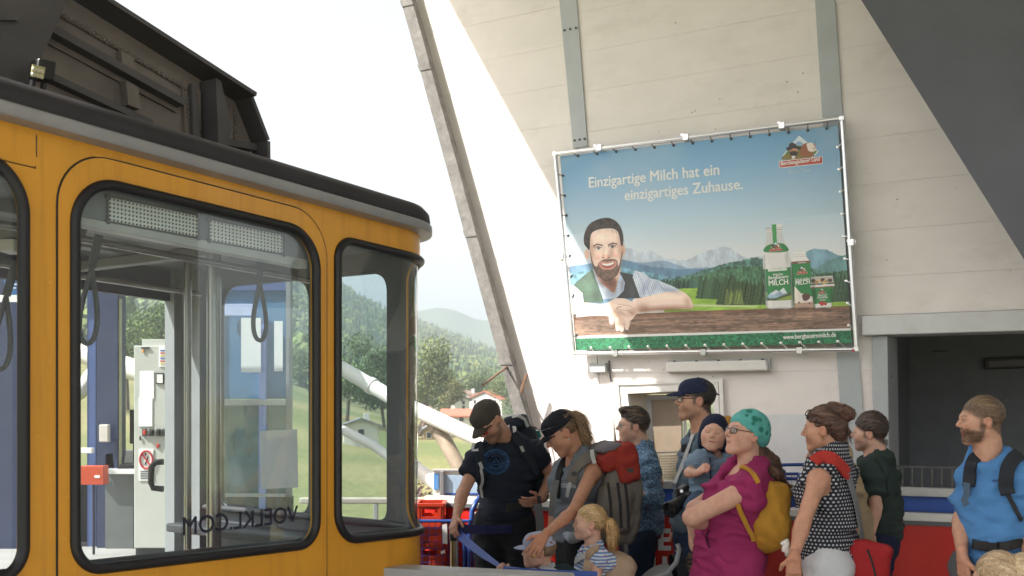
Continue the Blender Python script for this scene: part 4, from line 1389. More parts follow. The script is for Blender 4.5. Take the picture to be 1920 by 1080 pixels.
def paint_poster():
  A = Art(); I = A.I
  v = (A.yy / AH)[..., None]
  st = [(0, K(96, 156, 204)), (.14, K(120, 172, 214)), (.36, K(174, 204, 224)), (.52, K(212, 222, 228)), (.62, K(228, 228, 226))]
  sky_ = np.zeros_like(I)
  for ch in range(3): sky_[..., ch] = np.interp(A.yy / AH, [x[0] for x in st], [x[1][ch] for x in st])
  I[:] = sky_
  cl = np.clip(A.noise(3, 5, 5, 1) * 1.6 - .1 + .35 * np.exp(-((A.yy / AH - .22) / .14) ** 2) * np.exp(-((A.xx / AW - .3) / .35) ** 2), 0, 1) * np.clip(1 - A.yy / AH / .55, 0, 1)
  I[:] = I * (1 - .42 * cl[..., None]) + K(190, 203, 214) * .42 * cl[..., None]
  vg = np.clip(((A.xx / AW - .5) ** 2 * 1.6 + (A.yy / AH - .5) ** 2) * .35 - .02, 0, 1)[..., None] * (A.yy < AH * .4)[..., None]
  I[:] = I * (1 - vg * .5)
  # snow mountains
  def ridge(pts, col, base, seed, amp, tex=None, snow=None):
    p = np.array(pts, float); x = np.linspace(p[0, 0], p[-1, 0], 160)
    rg = np.random.default_rng(seed)
    y = np.interp(x, p[:, 0], p[:, 1]) + np.convolve(rg.normal(0, amp, 160), [.25, .5, .25], 'same') + rg.normal(0, amp * .4, 160)
    pl = list(zip(x, y)) + [(p[-1, 0], base), (p[0, 0], base)]
    A.poly(pl, col, tex)
    return x, y
  rock = A.noise(50, 22, 4, 7)
  ridge([(1062, 492), (1110, 486), (1165, 468), (1182, 464), (1200, 474), (1222, 470), (1245, 484), (1285, 488), (1300, 482), (1325, 470), (1345, 464), (1362, 462), (1380, 472), (1400, 484), (1430, 480), (1470, 486)], K(186, 200, 214), 560, 3, 1.1, rock * .22)
  ridge([(1062, 504), (1150, 484), (1200, 492), (1245, 488), (1290, 503), (1400, 498), (1470, 496)], K(128, 156, 186), 560, 5, .6, rock * .25)
  ridge([(1062, 500), (1165, 486), (1220, 500), (1280, 505), (1330, 504), (1410, 500), (1600, 505)], K(88, 126, 158), 575, 4, .5, rock * .22)
  ridge([(1475, 500), (1500, 476), (1525, 466), (1550, 468), (1570, 478), (1600, 484)], K(112, 158, 178), 560, 6, .4, rock * .2)
  ridge([(1515, 510), (1555, 488), (1600, 472)], K(92, 140, 140), 560, 8, .5, rock * .3)
  ridge([(1062, 512), (1100, 508), (1165, 500), (1220, 512), (1265, 520), (1300, 520)], K(92, 140, 160), 560, 8, .9, A.noise(130, 60, 2, 9) * .5)
  ridge([(1250, 524), (1300, 512), (1360, 494), (1415, 483), (1450, 488), (1600, 520)], K(66, 106, 96), 575, 9, 1.3, A.noise(140, 60, 2, 10) * .6)
  ridge([(1225, 536), (1300, 520), (1365, 500), (1430, 500), (1500, 520), (1600, 505)], K(52, 92, 62), 580, 10, 1.6, A.noise(150, 60, 2, 11) * .6)
  # meadow
  A.poly([(1245, 545), (1310, 537), (1600, 560), (1600, 585), (1245, 585)], K(134, 178, 52), A.noise(20, 40, 4, 12) * .28)
  A.poly([(1230, 569), (1420, 573), (1420, 576), (1230, 573)], K(196, 208, 150))
  # fir clumps
  rg = np.random.default_rng(8)
  def firs(x0, x1, yb, h0, h1, n, dark):
    for x in np.sort(rg.uniform(x0, x1, n)):
      h = rg.uniform(h0, h1); w = h * .22; yv = yb + rg.uniform(-1.5, 1)
      c = np.array(dark) * rg.uniform(.55, 1.5)
      pl = [(x, yv - h)]
      for k in range(1, 6): pl += [(x + w * k / 5, yv - h + h * k / 5), (x + w * k / 5 * .6, yv - h + h * k / 5 - .4)]
      pl += [(x, yv)]
      for k in range(5, 0, -1): pl += [(x - w * k / 5 * .6, yv - h + h * k / 5 - .4), (x - w * k / 5, yv - h + h * k / 5)]
      A.poly(pl, c)
  firs(1232, 1310, 540, 10, 20, 60, K(40, 68, 56)); firs(1310, 1390, 560, 28, 46, 90, K(40, 66, 40)); firs(1350, 1440, 571, 30, 50, 110, K(38, 58, 30)); firs(1362, 1395, 570, 20, 34, 18, K(84, 104, 46))
  firs(1500, 1600, 565, 34, 56, 90, K(36, 58, 40)); firs(1440, 1520, 565, 30, 44, 60, K(40, 66, 42))
  # plank
  wood = A.noise(9, 90, 4, 20) * .55 + A.noise(60, 160, 3, 21) * .35
  A.poly([(1070, 594), (1300, 583), (1605, 573), (1605, 620), (1070, 634)], K(122, 92, 74), wood)
  A.poly([(1070, 594), (1300, 583), (1605, 573), (1605, 580), (1300, 590), (1070, 601)], K(104, 70, 52), wood * .8)
  for (kx, ky, rx, ry) in ((1455, 588, 17, 9), (1275, 614, 11, 6), (1500, 608, 12, 4), (1120, 610, 8, 4)):
    for q in range(5): A.ell((kx, ky), rx * (1 - q * .18), ry * (1 - q * .18), K(70, 44, 32) if q % 2 == 0 else K(126, 96, 78), .45, .5)
  wl = [(1070, 633), (1605, 616), (1605, 620), (1070, 637)]
  A.poly([(1070, 634), (1605, 619), (1605, 660), (1070, 670)], K(26, 98, 58), A.noise(150, 110, 2, 22) * .55)
  A.poly([(1070, 630), (1605, 615), (1605, 619), (1070, 635)], K(226, 226, 224))
  # ---------------- the man
  skin = K(246, 214, 196); skd = K(222, 176, 152); sh = K(196, 208, 224)
  stripe = np.sin((A.xx * .8 + A.yy * .35) * .75) * .10
  A.poly(c1((100, 520), (150, 512), (200, 565), (214, 650), (100, 670)), sh, stripe)
  A.poly(c1((135, 518), (185, 470), (272, 402), (330, 470), (352, 645), (210, 645), (200, 575)), K(58, 82, 66), A.noise(40, 40, 3, 31) * .15)
  A.poly(c1((272, 402), (300, 480), (350, 620), (450, 615), (505, 560), (508, 490), (460, 420)), K(182, 198, 224), np.sin(A.xx * 1.1) * .14)
  A.poly(c1((300, 400), (480, 400), (466, 470), (430, 580), (375, 540), (315, 480)), skd)
  A.poly(c1((340, 470), (440, 470), (432, 570), (372, 530)), K(176, 122, 100), smooth=4)
  A.poly(c1((275, 398), (310, 470), (375, 545), (365, 590), (300, 480)), K(206, 218, 236), np.sin(A.xx * 1.1) * .14)
  A.poly(c1((468, 440), (505, 490), (490, 585), (435, 580)), K(190, 206, 230), np.sin(A.xx * 1.1) * .14)
  A.poly(c1((468, 422), (565, 442), (622, 612), (440, 618), (498, 560), (508, 500)), K(44, 46, 48))
  A.poly(c1((563, 460), (575, 412), (640, 428), (690, 470), (740, 480), (860, 530), (940, 575), (800, 575), (640, 610), (615, 605)), sh, stripe)
  for q in (((600, 430), (640, 520), (650, 600)), ((690, 480), (670, 540), (690, 600)), ((740, 490), (770, 530), (800, 560))):
    A.line(c1(*q), 1.4, K(128, 146, 184), a=.7)
  A.poly(c1((560, 632), (640, 606), (800, 570), (905, 560), (960, 590), (992, 640), (986, 690), (850, 690), (640, 706), (590, 724)), skin, smooth=5)
  A.poly(c1((640, 690), (850, 680), (985, 676), (984, 692), (850, 692), (620, 712)), skd, smooth=3, a=.8)
  A.poly(c1((100, 665), (210, 645), (350, 655), (430, 618), (500, 615), (560, 640), (612, 690), (590, 730), (520, 790), (400, 748), (300, 738), (100, 748)), skin * 1.0, smooth=5)
  A.poly(c1((430, 700), (520, 780), (515, 790), (410, 748)), skd, a=.7, smooth=3)
  for f in (((395, 745), (430, 750), (425, 795), (404, 802), (394, 780)), ((436, 752), (470, 765), (469, 835), (456, 848), (442, 838)), ((471, 775), (505, 782), (500, 842), (487, 854), (473, 846)), ((507, 775), (548, 768), (534, 836), (520, 842), (508, 836))):
    A.poly(c1(*f), skin * .97, smooth=5); A.line(c1(f[1], f[2]), .7, K(150, 96, 76), a=.8)
  for q in (((450, 690), (530, 705), (570, 730)), ((455, 655), (540, 668), (580, 690))): A.line(c1(*q), .9, K(168, 112, 90), a=.8)
  A.line(c1((448, 690), (456, 678), (480, 676)), 1.1, K(70, 60, 50))
  A.ell(c1((232, 296))[0], 4.6, 10.5, skd); A.ell(c1((495, 262))[0], 3.8, 11, skd)
  face = c1((246, 170), (270, 130), (330, 108), (400, 104), (450, 122), (480, 170), (489, 240), (482, 330), (466, 410), (432, 462), (385, 486), (340, 474), (300, 430), (266, 345), (249, 260))
  A.poly(face, skin, smooth=5)
  A.ell(c1((275, 300))[0], 10, 26, skd, .55, .9); A.ell(c1((478, 300))[0], 6, 24, skd, .5, .9); A.ell(c1((310, 320))[0], 9, 8, K(232, 150, 130), .5, .9); A.ell(c1((440, 305))[0], 8, 8, K(232, 150, 130), .5, .9)
  A.ell(c1((365, 160))[0], 24, 9, K(244, 208, 188), .6, .9)
  hair = c1((252, 262), (234, 250), (211, 215), (214, 150), (248, 80), (310, 44), (380, 31), (442, 55), (482, 110), (497, 180), (490, 232), (478, 228), (464, 150), (440, 118), (400, 108), (330, 113), (272, 138), (256, 185))
  A.poly(hair, K(42, 36, 34), A.noise(120, 70, 2, 33) * .6, smooth=4)
  beard = c1((256, 262), (270, 330), (288, 378), (308, 380), (316, 356), (350, 334), (400, 330), (440, 332), (455, 352), (458, 384), (472, 350), (487, 262), (488, 300), (481, 345), (468, 412), (434, 466), (385, 490), (340, 478), (298, 434), (264, 348))
  A.poly(beard, K(82, 58, 48), A.noise(160, 120, 2, 34) * .5, smooth=4, a=.88)
  A.poly(c1((318, 352), (350, 345), (378, 352), (410, 343), (446, 348), (442, 380), (415, 404), (380, 412), (345, 404), (322, 380)), K(196, 130, 112), smooth=4)
  A.poly(c1((332, 360), (378, 364), (432, 352), (420, 380), (385, 394), (350, 386)), K(150, 60, 56), smooth=4)
  A.poly(c1((337, 361), (378, 364), (428, 353), (414, 371), (382, 379), (352, 374)), K(246, 242, 236), smooth=4)
  A.ell(c1((382, 412))[0], 7, 2, K(90, 62, 52), .8, .6)
  for (x, y, sl_) in ((314, 252, .04), (414, 241, -.04)):
    A.ell(c1((x, y - 2))[0], 8.6, 4.6, K(170, 118, 98), .6, .8)
    A.ell(c1((x, y))[0], 6.0, 2.5, K(238, 230, 222)); A.ell(c1((x + 3, y))[0], 2.5, 2.5, K(70, 84, 88)); A.ell(c1((x + 3, y))[0], 1.2, 1.2, K(20, 20, 20))
    A.line(c1((x - 26, y - 2), (x, y - 13), (x + 25, y - 3)), 1.1, K(66, 44, 38))
  A.line(c1((278, 238), (305, 222), (345, 232)), 2.6, K(66, 48, 40), a=.9); A.line(c1((386, 228), (420, 214), (448, 222)), 2.6, K(66, 48, 40), a=.9)
  A.line(c1((362, 240), (350, 300), (340, 318)), 1.2, K(196, 140, 116), a=.7); A.poly(c1((338, 318), (350, 300), (372, 296), (398, 306), (400, 322), (372, 330)), K(222, 164, 140), smooth=4, a=.8)
  A.ell(c1((372, 308))[0], 4, 4, K(246, 206, 184), .8, .8); A.ell(c1((350, 322))[0], 1.8, 1.2, K(110, 60, 50)); A.ell(c1((388, 320))[0], 1.8, 1.2, K(110, 60, 50))
  # soft modelling of the face, hands and cloth
  warm = (.80, .70, .64)
  for (x, y, rx, ry, f, an) in ((478, 250, 12, 48, (.84, .77, .73), 0), (262, 250, 9, 40, (.86, .80, .76), 0), (300, 245, 14, 8, (.88, .82, .78), 0), (425, 236, 14, 8, (.86, .80, .76), 0),
      (408, 290, 9, 22, (.84, .76, .72), .2), (350, 170, 30, 14, (1.10, 1.10, 1.08), 0), (366, 285, 5, 24, (1.12, 1.12, 1.10), .1), (318, 300, 12, 10, (1.08, 1.04, 1.02), 0), (440, 288, 9, 9, (1.06, 1.02, 1.0), 0),
      (385, 500, 34, 14, (.62, .56, .54), 0), (420, 540, 16, 26, (.70, .66, .64), 0), (300, 440, 10, 30, (.80, .76, .74), -.4),
      (800, 690, 90, 12, (.70, .60, .55), 0), (800, 600, 80, 12, (1.08, 1.08, 1.06), 0), (960, 640, 12, 20, (.86, .80, .76), 0), (640, 690, 22, 18, (.76, .68, .64), 0),
      (560, 720, 16, 12, (.80, .72, .68), .5), (480, 720, 26, 8, (.84, .78, .74), .5), (430, 670, 24, 7, (1.08, 1.06, 1.04), .3), (460, 800, 20, 10, (.82, .76, .72), 0),
      (650, 540, 10, 34, (.80, .82, .88), .5), (720, 530, 9, 26, (.84, .86, .90), .5), (800, 550, 30, 9, (.86, .88, .92), .3), (860, 560, 30, 8, (.84, .86, .90), .3), (600, 470, 9, 26, (1.08, 1.06, 1.04), .3),
      (230, 540, 22, 24, (1.22, 1.22, 1.2), 0), (300, 600, 14, 24, (.74, .74, .74), 0), (560, 560, 12, 30, (1.35, 1.35, 1.35), 0), (490, 520, 8, 34, (.7, .7, .72), .2)):
    A.shade(c1((x, y)), rx, ry, f, an)
  for k in range(90):
    a = rg.uniform(0, 1); x = 225 + 260 * a; y0 = 60 + 90 * (2 * a - 1) ** 2
    A.line(c1((x, y0 + rg.uniform(0, 40)), (x + rg.uniform(-14, 14), y0 + rg.uniform(30, 70))), .35, K(92, 82, 76) if k % 3 else K(24, 20, 18), a=.35)
  for k in range(120):
    x, y = rg.uniform(268, 482), rg.uniform(345, 480)
    if abs(x - 375) / 108 + max(0, y - 420) / 110 < 1 and not (326 < x < 440 and 345 < y < 400): A.line(c1((x, y), (x + rg.uniform(-3, 3), y + rg.uniform(6, 14))), .3, K(40, 26, 20) if k % 2 else K(120, 88, 70), a=.4)
  gr_n = .025 * A.noise(60, 50, 3, 50) + .03 * A.noise(160, 130, 2, 51)
  for q_ in (face, c1((100, 520), (185, 470), (272, 402), (468, 422), (565, 442), (580, 412), (700, 480), (860, 530), (985, 620), (985, 690), (600, 715), (520, 845), (440, 840), (390, 745), (100, 745))):
    sl_, mm = A.mask(q_); I[sl_][mm] = (I[sl_] * (1 + gr_n[sl_][..., None]))[mm]
  # ---------------- bottle, carton, cup
  gr = K(34, 112, 52)
  A.poly(c2((450, 105), (565, 100), (560, 150), (590, 220), (622, 300), (632, 400), (650, 680), (600, 690), (480, 692), (448, 675), (432, 500), (424, 350), (440, 240), (456, 180)), K(222, 220, 216), smooth=0)
  A.poly(c2((456, 130), (560, 126), (588, 225), (442, 240)), K(196, 198, 198), a=.8)
  A.line(c2((446, 108), (566, 98)), 1.6, K(150, 152, 150)); A.line(c2((450, 122), (562, 114)), 1.0, K(120, 122, 120))
  A.poly(c2((488, 78), (564, 74), (566, 98), (488, 104)), K(228, 228, 226))
  A.poly(c2((440, 280), (445, 240), (500, 218), (560, 216), (592, 232), (604, 274)), gr, smooth=3)
  A.poly(c2((488, 80), (521, 78), (527, 225), (499, 228)), K(52, 140, 66))
  A.poly(c2((426, 405), (630, 388), (648, 622), (446, 630)), gr, A.noise(8, 8, 2, 40) * .08)
  A.poly(c2((426, 405), (450, 403), (470, 630), (446, 630)), K(20, 84, 38), a=.5); A.poly(c2((610, 390), (630, 388), (648, 622), (630, 624)), K(20, 84, 38), a=.5)
  A.poly(c2((463, 403), (598, 393), (599, 412), (464, 420)), K(232, 230, 222))
  A.line(c2((472, 411), (592, 402)), .8, K(150, 150, 146), a=.8)
  A.poly(c2((452, 602), (480, 575), (520, 552), (545, 560), (575, 536), (600, 575), (620, 600), (560, 612), (480, 618)), K(150, 180, 206), rock * .4)
  A.poly(c2((545, 560), (575, 536), (600, 575), (570, 580)), K(236, 238, 238), a=.8); A.poly(c2((480, 580), (520, 554), (540, 570), (500, 590)), K(226, 230, 234), a=.8)
  A.poly(c2((448, 618), (520, 612), (600, 580), (632, 560), (640, 625), (450, 632)), K(58, 74, 40)); A.poly(c2((520, 625), (600, 600), (640, 590), (642, 624)), K(120, 150, 46))
  A.poly(c2((440, 580), (452, 563), (463, 580), (452, 604)), K(90, 160, 60))
  A.poly(c2((428, 300), (440, 300), (462, 690), (448, 676)), K(176, 176, 174), a=.5); A.poly(c2((618, 300), (632, 400), (650, 680), (632, 686)), K(166, 166, 164), a=.5)
  # carton
  A.poly(c2((648, 282), (735, 274), (738, 312), (764, 342), (630, 352), (650, 318)), K(234, 232, 228)); A.line(c2((650, 300), (736, 294)), .8, K(190, 190, 186)); A.line(c2((648, 316), (738, 308)), .8, K(176, 176, 172))
  A.poly(c2((630, 350), (766, 340), (792, 682), (656, 686)), gr); A.poly(c2((630, 350), (766, 340), (767, 358), (631, 366)), K(104, 62, 48))
  A.line(c2((680, 358), (732, 354)), 1.2, K(220, 214, 206))
  A.poly(c2((654, 525), (700, 578), (740, 582), (786, 604), (792, 682), (656, 686), (652, 600)), K(226, 214, 204)); A.poly(c2((655, 650), (790, 640), (792, 682), (656, 686)), K(176, 136, 118))
  A.poly(c2((708, 592), (735, 578), (768, 592), (756, 622), (722, 632)), K(74, 46, 38), smooth=3); A.poly(c2((676, 644), (690, 636), (694, 654)), K(74, 46, 38)); A.poly(c2((752, 648), (766, 640), (768, 660)), K(74, 46, 38))
  # cup
  A.poly(c2((772, 530), (932, 520), (924, 664), (912, 682), (806, 686), (794, 670)), gr); A.poly(c2((796, 655), (924, 645), (922, 670), (912, 682), (806, 686)), K(228, 226, 222))
  A.poly(c2((768, 520), (940, 508), (944, 524), (770, 536)), K(226, 224, 222)); A.poly(c2((774, 462), (930, 452), (938, 500), (770, 512)), K(176, 172, 166))
  for (x, y, c) in ((790, 488, K(70, 52, 42)), (830, 486, K(206, 176, 120)), (858, 482, K(70, 50, 40)), (884, 488, K(206, 176, 120)), (910, 484, K(82, 60, 48)), (810, 500, K(160, 120, 80)), (870, 500, K(196, 160, 106))): A.ell(c2((x, y))[0], 4, 3.6, c)
  A.ell(c2((884, 488))[0], 1.4, 1.4, K(90, 66, 50)); A.line(c2((772, 462), (930, 452)), 1.2, K(208, 206, 204))
  A.line(c2((772, 538), (932, 526)), 1.6, K(150, 74, 62))
  for (x, y) in ((842, 648), (862, 644), (852, 658), (876, 654)): A.ell(c2((x, y))[0], 3.0, 2.8, K(176, 40, 34))
  A.ell(c2((866, 640))[0], 1.8, 1.2, K(60, 120, 50))
  for (x, y, rx, ry, f) in ((436, 520, 6, 60, (.66, .66, .66)), (640, 520, 5, 60, (.62, .62, .62)), (470, 520, 6, 60, (1.14, 1.14, 1.14)), (640, 650, 5, 20, (.7, .7, .7)), (790, 560, 6, 50, (.66, .66, .66)), (660, 560, 5, 40, (1.12, 1.12, 1.1)), (920, 600, 5, 26, (.7, .7, .7)), (800, 600, 4, 24, (.72, .72, .72)), (600, 320, 6, 28, (.84, .84, .84)), (540, 690, 34, 4, (.6, .6, .6)), (720, 686, 24, 4, (.6, .6, .6)), (860, 684, 20, 4, (.6, .6, .6))):
    A.shade(c2((x, y)), rx, ry, f)
  # small emblem, used on the packs and large at the upper right
  def emblem(m):
    P_ = lambda *q: [m(x, y) for x, y in q]
    A.poly(P_((800, 243), (966, 378), (905, 440), (700, 440), (664, 410)), K(228, 230, 222)); A.poly(P_((800, 252), (955, 378), (902, 432), (706, 432), (676, 408)), K(60, 118, 66))
    A.poly(P_((800, 252), (890, 326), (720, 326)), K(206, 220, 230)); A.poly(P_((760, 322), (786, 296), (806, 290), (830, 308), (850, 324)), K(120, 160, 200))
    # cow
    A.poly(P_((815, 340), (850, 310), (900, 302), (925, 318), (946, 350), (940, 375), (915, 385), (925, 420), (806, 424), (800, 380)), K(138, 76, 46), smooth=3)
    A.poly(P_((868, 310), (915, 306), (938, 345), (946, 362), (925, 378), (885, 376), (870, 345)), K(232, 218, 204), smooth=3); A.line(P_((930, 318), (938, 285)), .9, K(60, 44, 36)); A.poly(P_((918, 320), (940, 314), (936, 332)), K(176, 92, 66)); A.ell(m(926, 352), 1.2, 1.0, K(30, 24, 20))
    # farmer with a broad hat
    A.poly(P_((660, 446), (676, 410), (720, 392), (790, 392), (830, 418), (840, 440)), K(116, 98, 42), smooth=3)
    A.poly(P_((722, 352), (786, 352), (784, 400), (768, 416), (738, 414), (724, 392)), K(196, 128, 96), smooth=3); A.poly(P_((722, 380), (786, 378), (784, 410), (764, 424), (738, 420)), K(44, 32, 26), smooth=3); A.poly(P_((738, 414), (774, 414), (760, 440), (744, 440)), K(226, 224, 218))
    A.poly(P_((690, 352), (716, 334), (718, 316), (744, 302), (774, 318), (788, 332), (820, 342), (806, 362), (760, 350), (712, 372)), K(38, 36, 36), smooth=3); A.line(P_((738, 372), (750, 372)), .8, K(40, 24, 20)); A.line(P_((764, 372), (774, 371)), .8, K(40, 24, 20))
    A.poly(P_((628, 458), (998, 418), (1002, 480), (636, 518)), K(232, 226, 218)); A.poly(P_((633, 463), (994, 424), (997, 475), (640, 512)), K(178, 54, 44))
  emblem(lambda x, y: c3((x, y))[0])
  def small(cx, cy, k):
    return lambda x, y: c2((cx + (x - 815) * k, cy + (y - 385) * k))[0]
  emblem(small(518, 244, .25)); emblem(small(708, 414, .21)); emblem(small(850, 563, .14))
  # grain of the print
  I *= (1 + .02 * A.r.normal(size=(AH, AW, 1)))
  I[:] = I * .80 + np.array((.93, .94, .95)) * .20     # pale haze mixed into the print colours, lighter and lower in contrast
  return np.clip(I, 0, 1)

img_a = paint_poster()
def make_image(name, a):
  h, w, _ = a.shape
  im = bpy.data.images.new(name, w, h, alpha=False)
  px = np.ones((h, w, 4), dtype=np.float32); px[..., :3] = a[::-1]
  im.pixels.foreach_set(px.ravel()); im.update(); im.pack()
  return im
m = bpy.data.materials.new('printed_banner'); m.use_nodes = True
nt = m.node_tree; N, L = nt.nodes, nt.links
b = N['Principled BSDF']; b.inputs['Roughness'].default_value = 0.45; b.inputs['Specular IOR Level'].default_value = .3
ti = N.new('ShaderNodeTexImage'); ti.image = make_image('banner_print', img_a); ti.interpolation = 'Linear'
L.new(ti.outputs[0], b.inputs['Base Color'])
wv_ = N.new('ShaderNodeTexNoise'); wv_.inputs['Scale'].default_value = 2.2; wv_.inputs['Detail'].default_value = 2
tc = N.new('ShaderNodeTexCoord'); L.new(tc.outputs['Object'], wv_.inputs['Vector'])
bp = N.new('ShaderNodeBump'); bp.inputs['Strength'].default_value = .25; bp.inputs['Distance'].default_value = .05
L.new(wv_.outputs['Fac'], bp.inputs['Height']); L.new(bp.outputs[0], b.inputs['Normal'])
M_banner = m

POFF = .105
ad = empty('advertising_banner', wz(1335, 660, POFF), 'large framed milk advertising banner with a smiling bearded man on it', 'banner')
G = 25
V = []; UVs = []
for j in range(G):
  for i in range(G):
    q = frcan([(AW * i / (G - 1), AH * j / (G - 1))])[0]
    V.append(tuple(wz(q[0], q[1], POFF))); UVs.append((i / (G - 1), 1 - j / (G - 1)))
Q = [(j * G + i, (j + 1) * G + i, (j + 1) * G + i + 1, j * G + i + 1) for j in range(G - 1) for i in range(G - 1)]
me = mesh_np('printed_sheet', np.array(V), np.array(Q), True)
uvl = me.uv_layers.new(name='UVMap')
lv = np.empty(len(me.loops), dtype=np.int32); me.loops.foreach_get('vertex_index', lv)
uvl.data.foreach_set('uv', np.array(UVs, dtype=np.float32)[lv].ravel())
sheet_o = add('printed_sheet', me, M_banner, ad)
M_tx = mat('pale_print', (0.80, 0.81, 0.80), .5, var=.02); M_txw = mat('white_print', (0.86, 0.86, 0.84), .5, var=.02)
def ptext(t, bl, br, tl, m=M_tx, bold=.012, spacing=1.0):
  text_quad(t, wz(*bl, POFF + .0015), wz(*br, POFF + .0015), wz(*tl, POFF + .0015), m, sheet_o, 'lettering', bold=bold, depth=.0005, spacing=spacing)
ptext('Einzigartige Milch hat ein', (1105, 358), (1349, 334), (1104, 333), bold=.022)
ptext('einzigartiges Zuhause.', (1172, 382), (1393, 361), (1171, 357), bold=.022)
ptext('www.bergbauernmilch.de', (1469, 639), (1568, 634), (1468, 628), M_txw, .02)
ptext('Berchtesgadener Land', (1464, 313), (1537, 304), (1464, 303), M_txw, .015, .95)
ptext('Echt. Gut.', (1479, 325), (1521, 321), (1479, 319), mat('faint_print', (.55, .62, .67), .5), .0)
ptext('Frische', (1450, 518), (1468, 516), (1450, 513), M_txw, .02); ptext('Bergbauern', (1441, 526), (1478, 523), (1441, 518), M_txw, .02); ptext('MILCH', (1442, 536), (1478, 533), (1441, 526), M_txw, .03)
ptext('Schokoladen', (1491, 528), (1518, 525), (1491, 522), M_txw, .015); ptext('MILCH', (1492, 535), (1518, 532), (1492, 527), M_txw, .03)
ptext('FRUCHT', (1534, 556), (1551, 555), (1534, 552), M_txw, .015); ptext('KNUSPER', (1533, 560), (1552, 559), (1533, 556.5), M_txw, .015); ptext('Erdbeere', (1537, 564), (1549, 563), (1537, 561), M_txw, .0)
# tubular frame
FC = [(1041, 289), (1579, 222), (1606, 655), (1076, 663)]
names = ['frame_tube'] * 4
for i in range(4):
  MB().tube([wz(*FC[i], .115), wz(*FC[(i + 1) % 4], .115)], .016, 12).build('frame_tube', M_alu, ad, smooth=True)
for c_ in FC: MB().box(wz(*c_, .115), (.018, .018, .018), Matrix((tuple(WALL.u), tuple(WALL.n), (0, 0, 1))).transposed()).build('corner_joint', M_alu, ad, bevel=.005)
MB().lathe([(.010, 0), (.010, .006)], wz(1600, 657, .132), WALL.n, 10).build('red_cap', mat('red_cap', (.4, .03, .05), .4), ad)
# hooks between the banner and the tube
def hook(a, b2):
  A_, B_ = wz(*a, .118), wz(*b2, .112)
  mb = MB().tube([A_, B_], .004, 5)
  mb.lathe([(.011, 0), (.011, .004), (.006, .006)], wz(*b2, POFF + .001), WALL.n, 8)
  mb.build('hook', M_alu if hook.k % 2 else M_screw, ad); hook.k += 1
hook.k = 0
lerp = lambda p, q, t: (p[0] + (q[0] - p[0]) * t, p[1] + (q[1] - p[1]) * t)
for t in np.linspace(.055, .95, 14):
  hook(lerp(FC[0], FC[1], t), lerp(PC[0], PC[1], t + .01)[:1] + (lerp(PC[0], PC[1], t + .01)[1] + 3.5,))
  hook(lerp(FC[3], FC[2], t + .02), lerp(PC[3], PC[2], t)[:1] + (lerp(PC[3], PC[2], t)[1] - 3.5,))
for t in np.linspace(.10, .92, 9):
  hook(lerp(FC[0], FC[3], t), (lerp(PC[0], PC[3], t)[0] + 3, lerp(PC[0], PC[3], t)[1]))
  hook(lerp(FC[1], FC[2], t), (lerp(PC[1], PC[2], t)[0] - 3, lerp(PC[1], PC[2], t)[1]))
# brackets holding the frame off the wall
for (x, y) in ((1125, 278), (1287, 258), (1467, 236), (1155, 662), (1320, 660), (1500, 657), (1054, 480), (1596, 455)):
  mb = MB().lathe([(.034, 0), (.034, .006), (.012, .010), (.012, .10)], wz(x, y, .002), WALL.n, 14)
  mb.box(wz(x, y, .115), (.020, .024, .022), Matrix((tuple(WALL.u), tuple(WALL.n), (0, 0, 1))).transposed())
  mb.build('bracket', M_alu, ad, smooth=True)
# ================================================================== valley, hills, houses, trees
M_meadow = bpy.data.materials.new('meadow'); M_meadow.use_nodes = True
nt = M_meadow.node_tree; N, L = nt.nodes, nt.links
b = N['Principled BSDF']; b.inputs['Roughness'].default_value = 0.9
tc = N.new('ShaderNodeTexCoord')
n1 = N.new('ShaderNodeTexNoise'); n1.inputs['Scale'].default_value = 0.018; n1.inputs['Detail'].default_value = 6
L.new(tc.outputs['Object'], n1.inputs['Vector'])
cr = N.new('ShaderNodeValToRGB')
cr.color_ramp.elements[0].position = 0.40; cr.color_ramp.elements[0].color = (0.105, 0.135, 0.036, 1)
cr.color_ramp.elements[1].position = 0.60; cr.color_ramp.elements[1].color = (0.235, 0.205, 0.085, 1)
e3 = cr.color_ramp.elements.new(0.5); e3.color = (0.175, 0.175, 0.060, 1)
L.new(n1.outputs['Fac'], cr.inputs[0])
n2 = N.new('ShaderNodeTexNoise'); n2.inputs['Scale'].default_value = 1.2; n2.inputs['Detail'].default_value = 8
L.new(tc.outputs['Object'], n2.inputs['Vector'])
mr = N.new('ShaderNodeMapRange'); mr.inputs['To Min'].default_value = 0.4; mr.inputs['To Max'].default_value = 1.5
L.new(n2.outputs['Fac'], mr.inputs['Value'])
mx = N.new('ShaderNodeMix'); mx.data_type = 'RGBA'; mx.blend_type = 'MULTIPLY'; mx.inputs['Factor'].default_value = 1
L.new(cr.outputs[0], mx.inputs['A']); L.new(mr.outputs[0], mx.inputs['B']); L.new(mx.outputs['Result'], b.inputs['Base Color'])

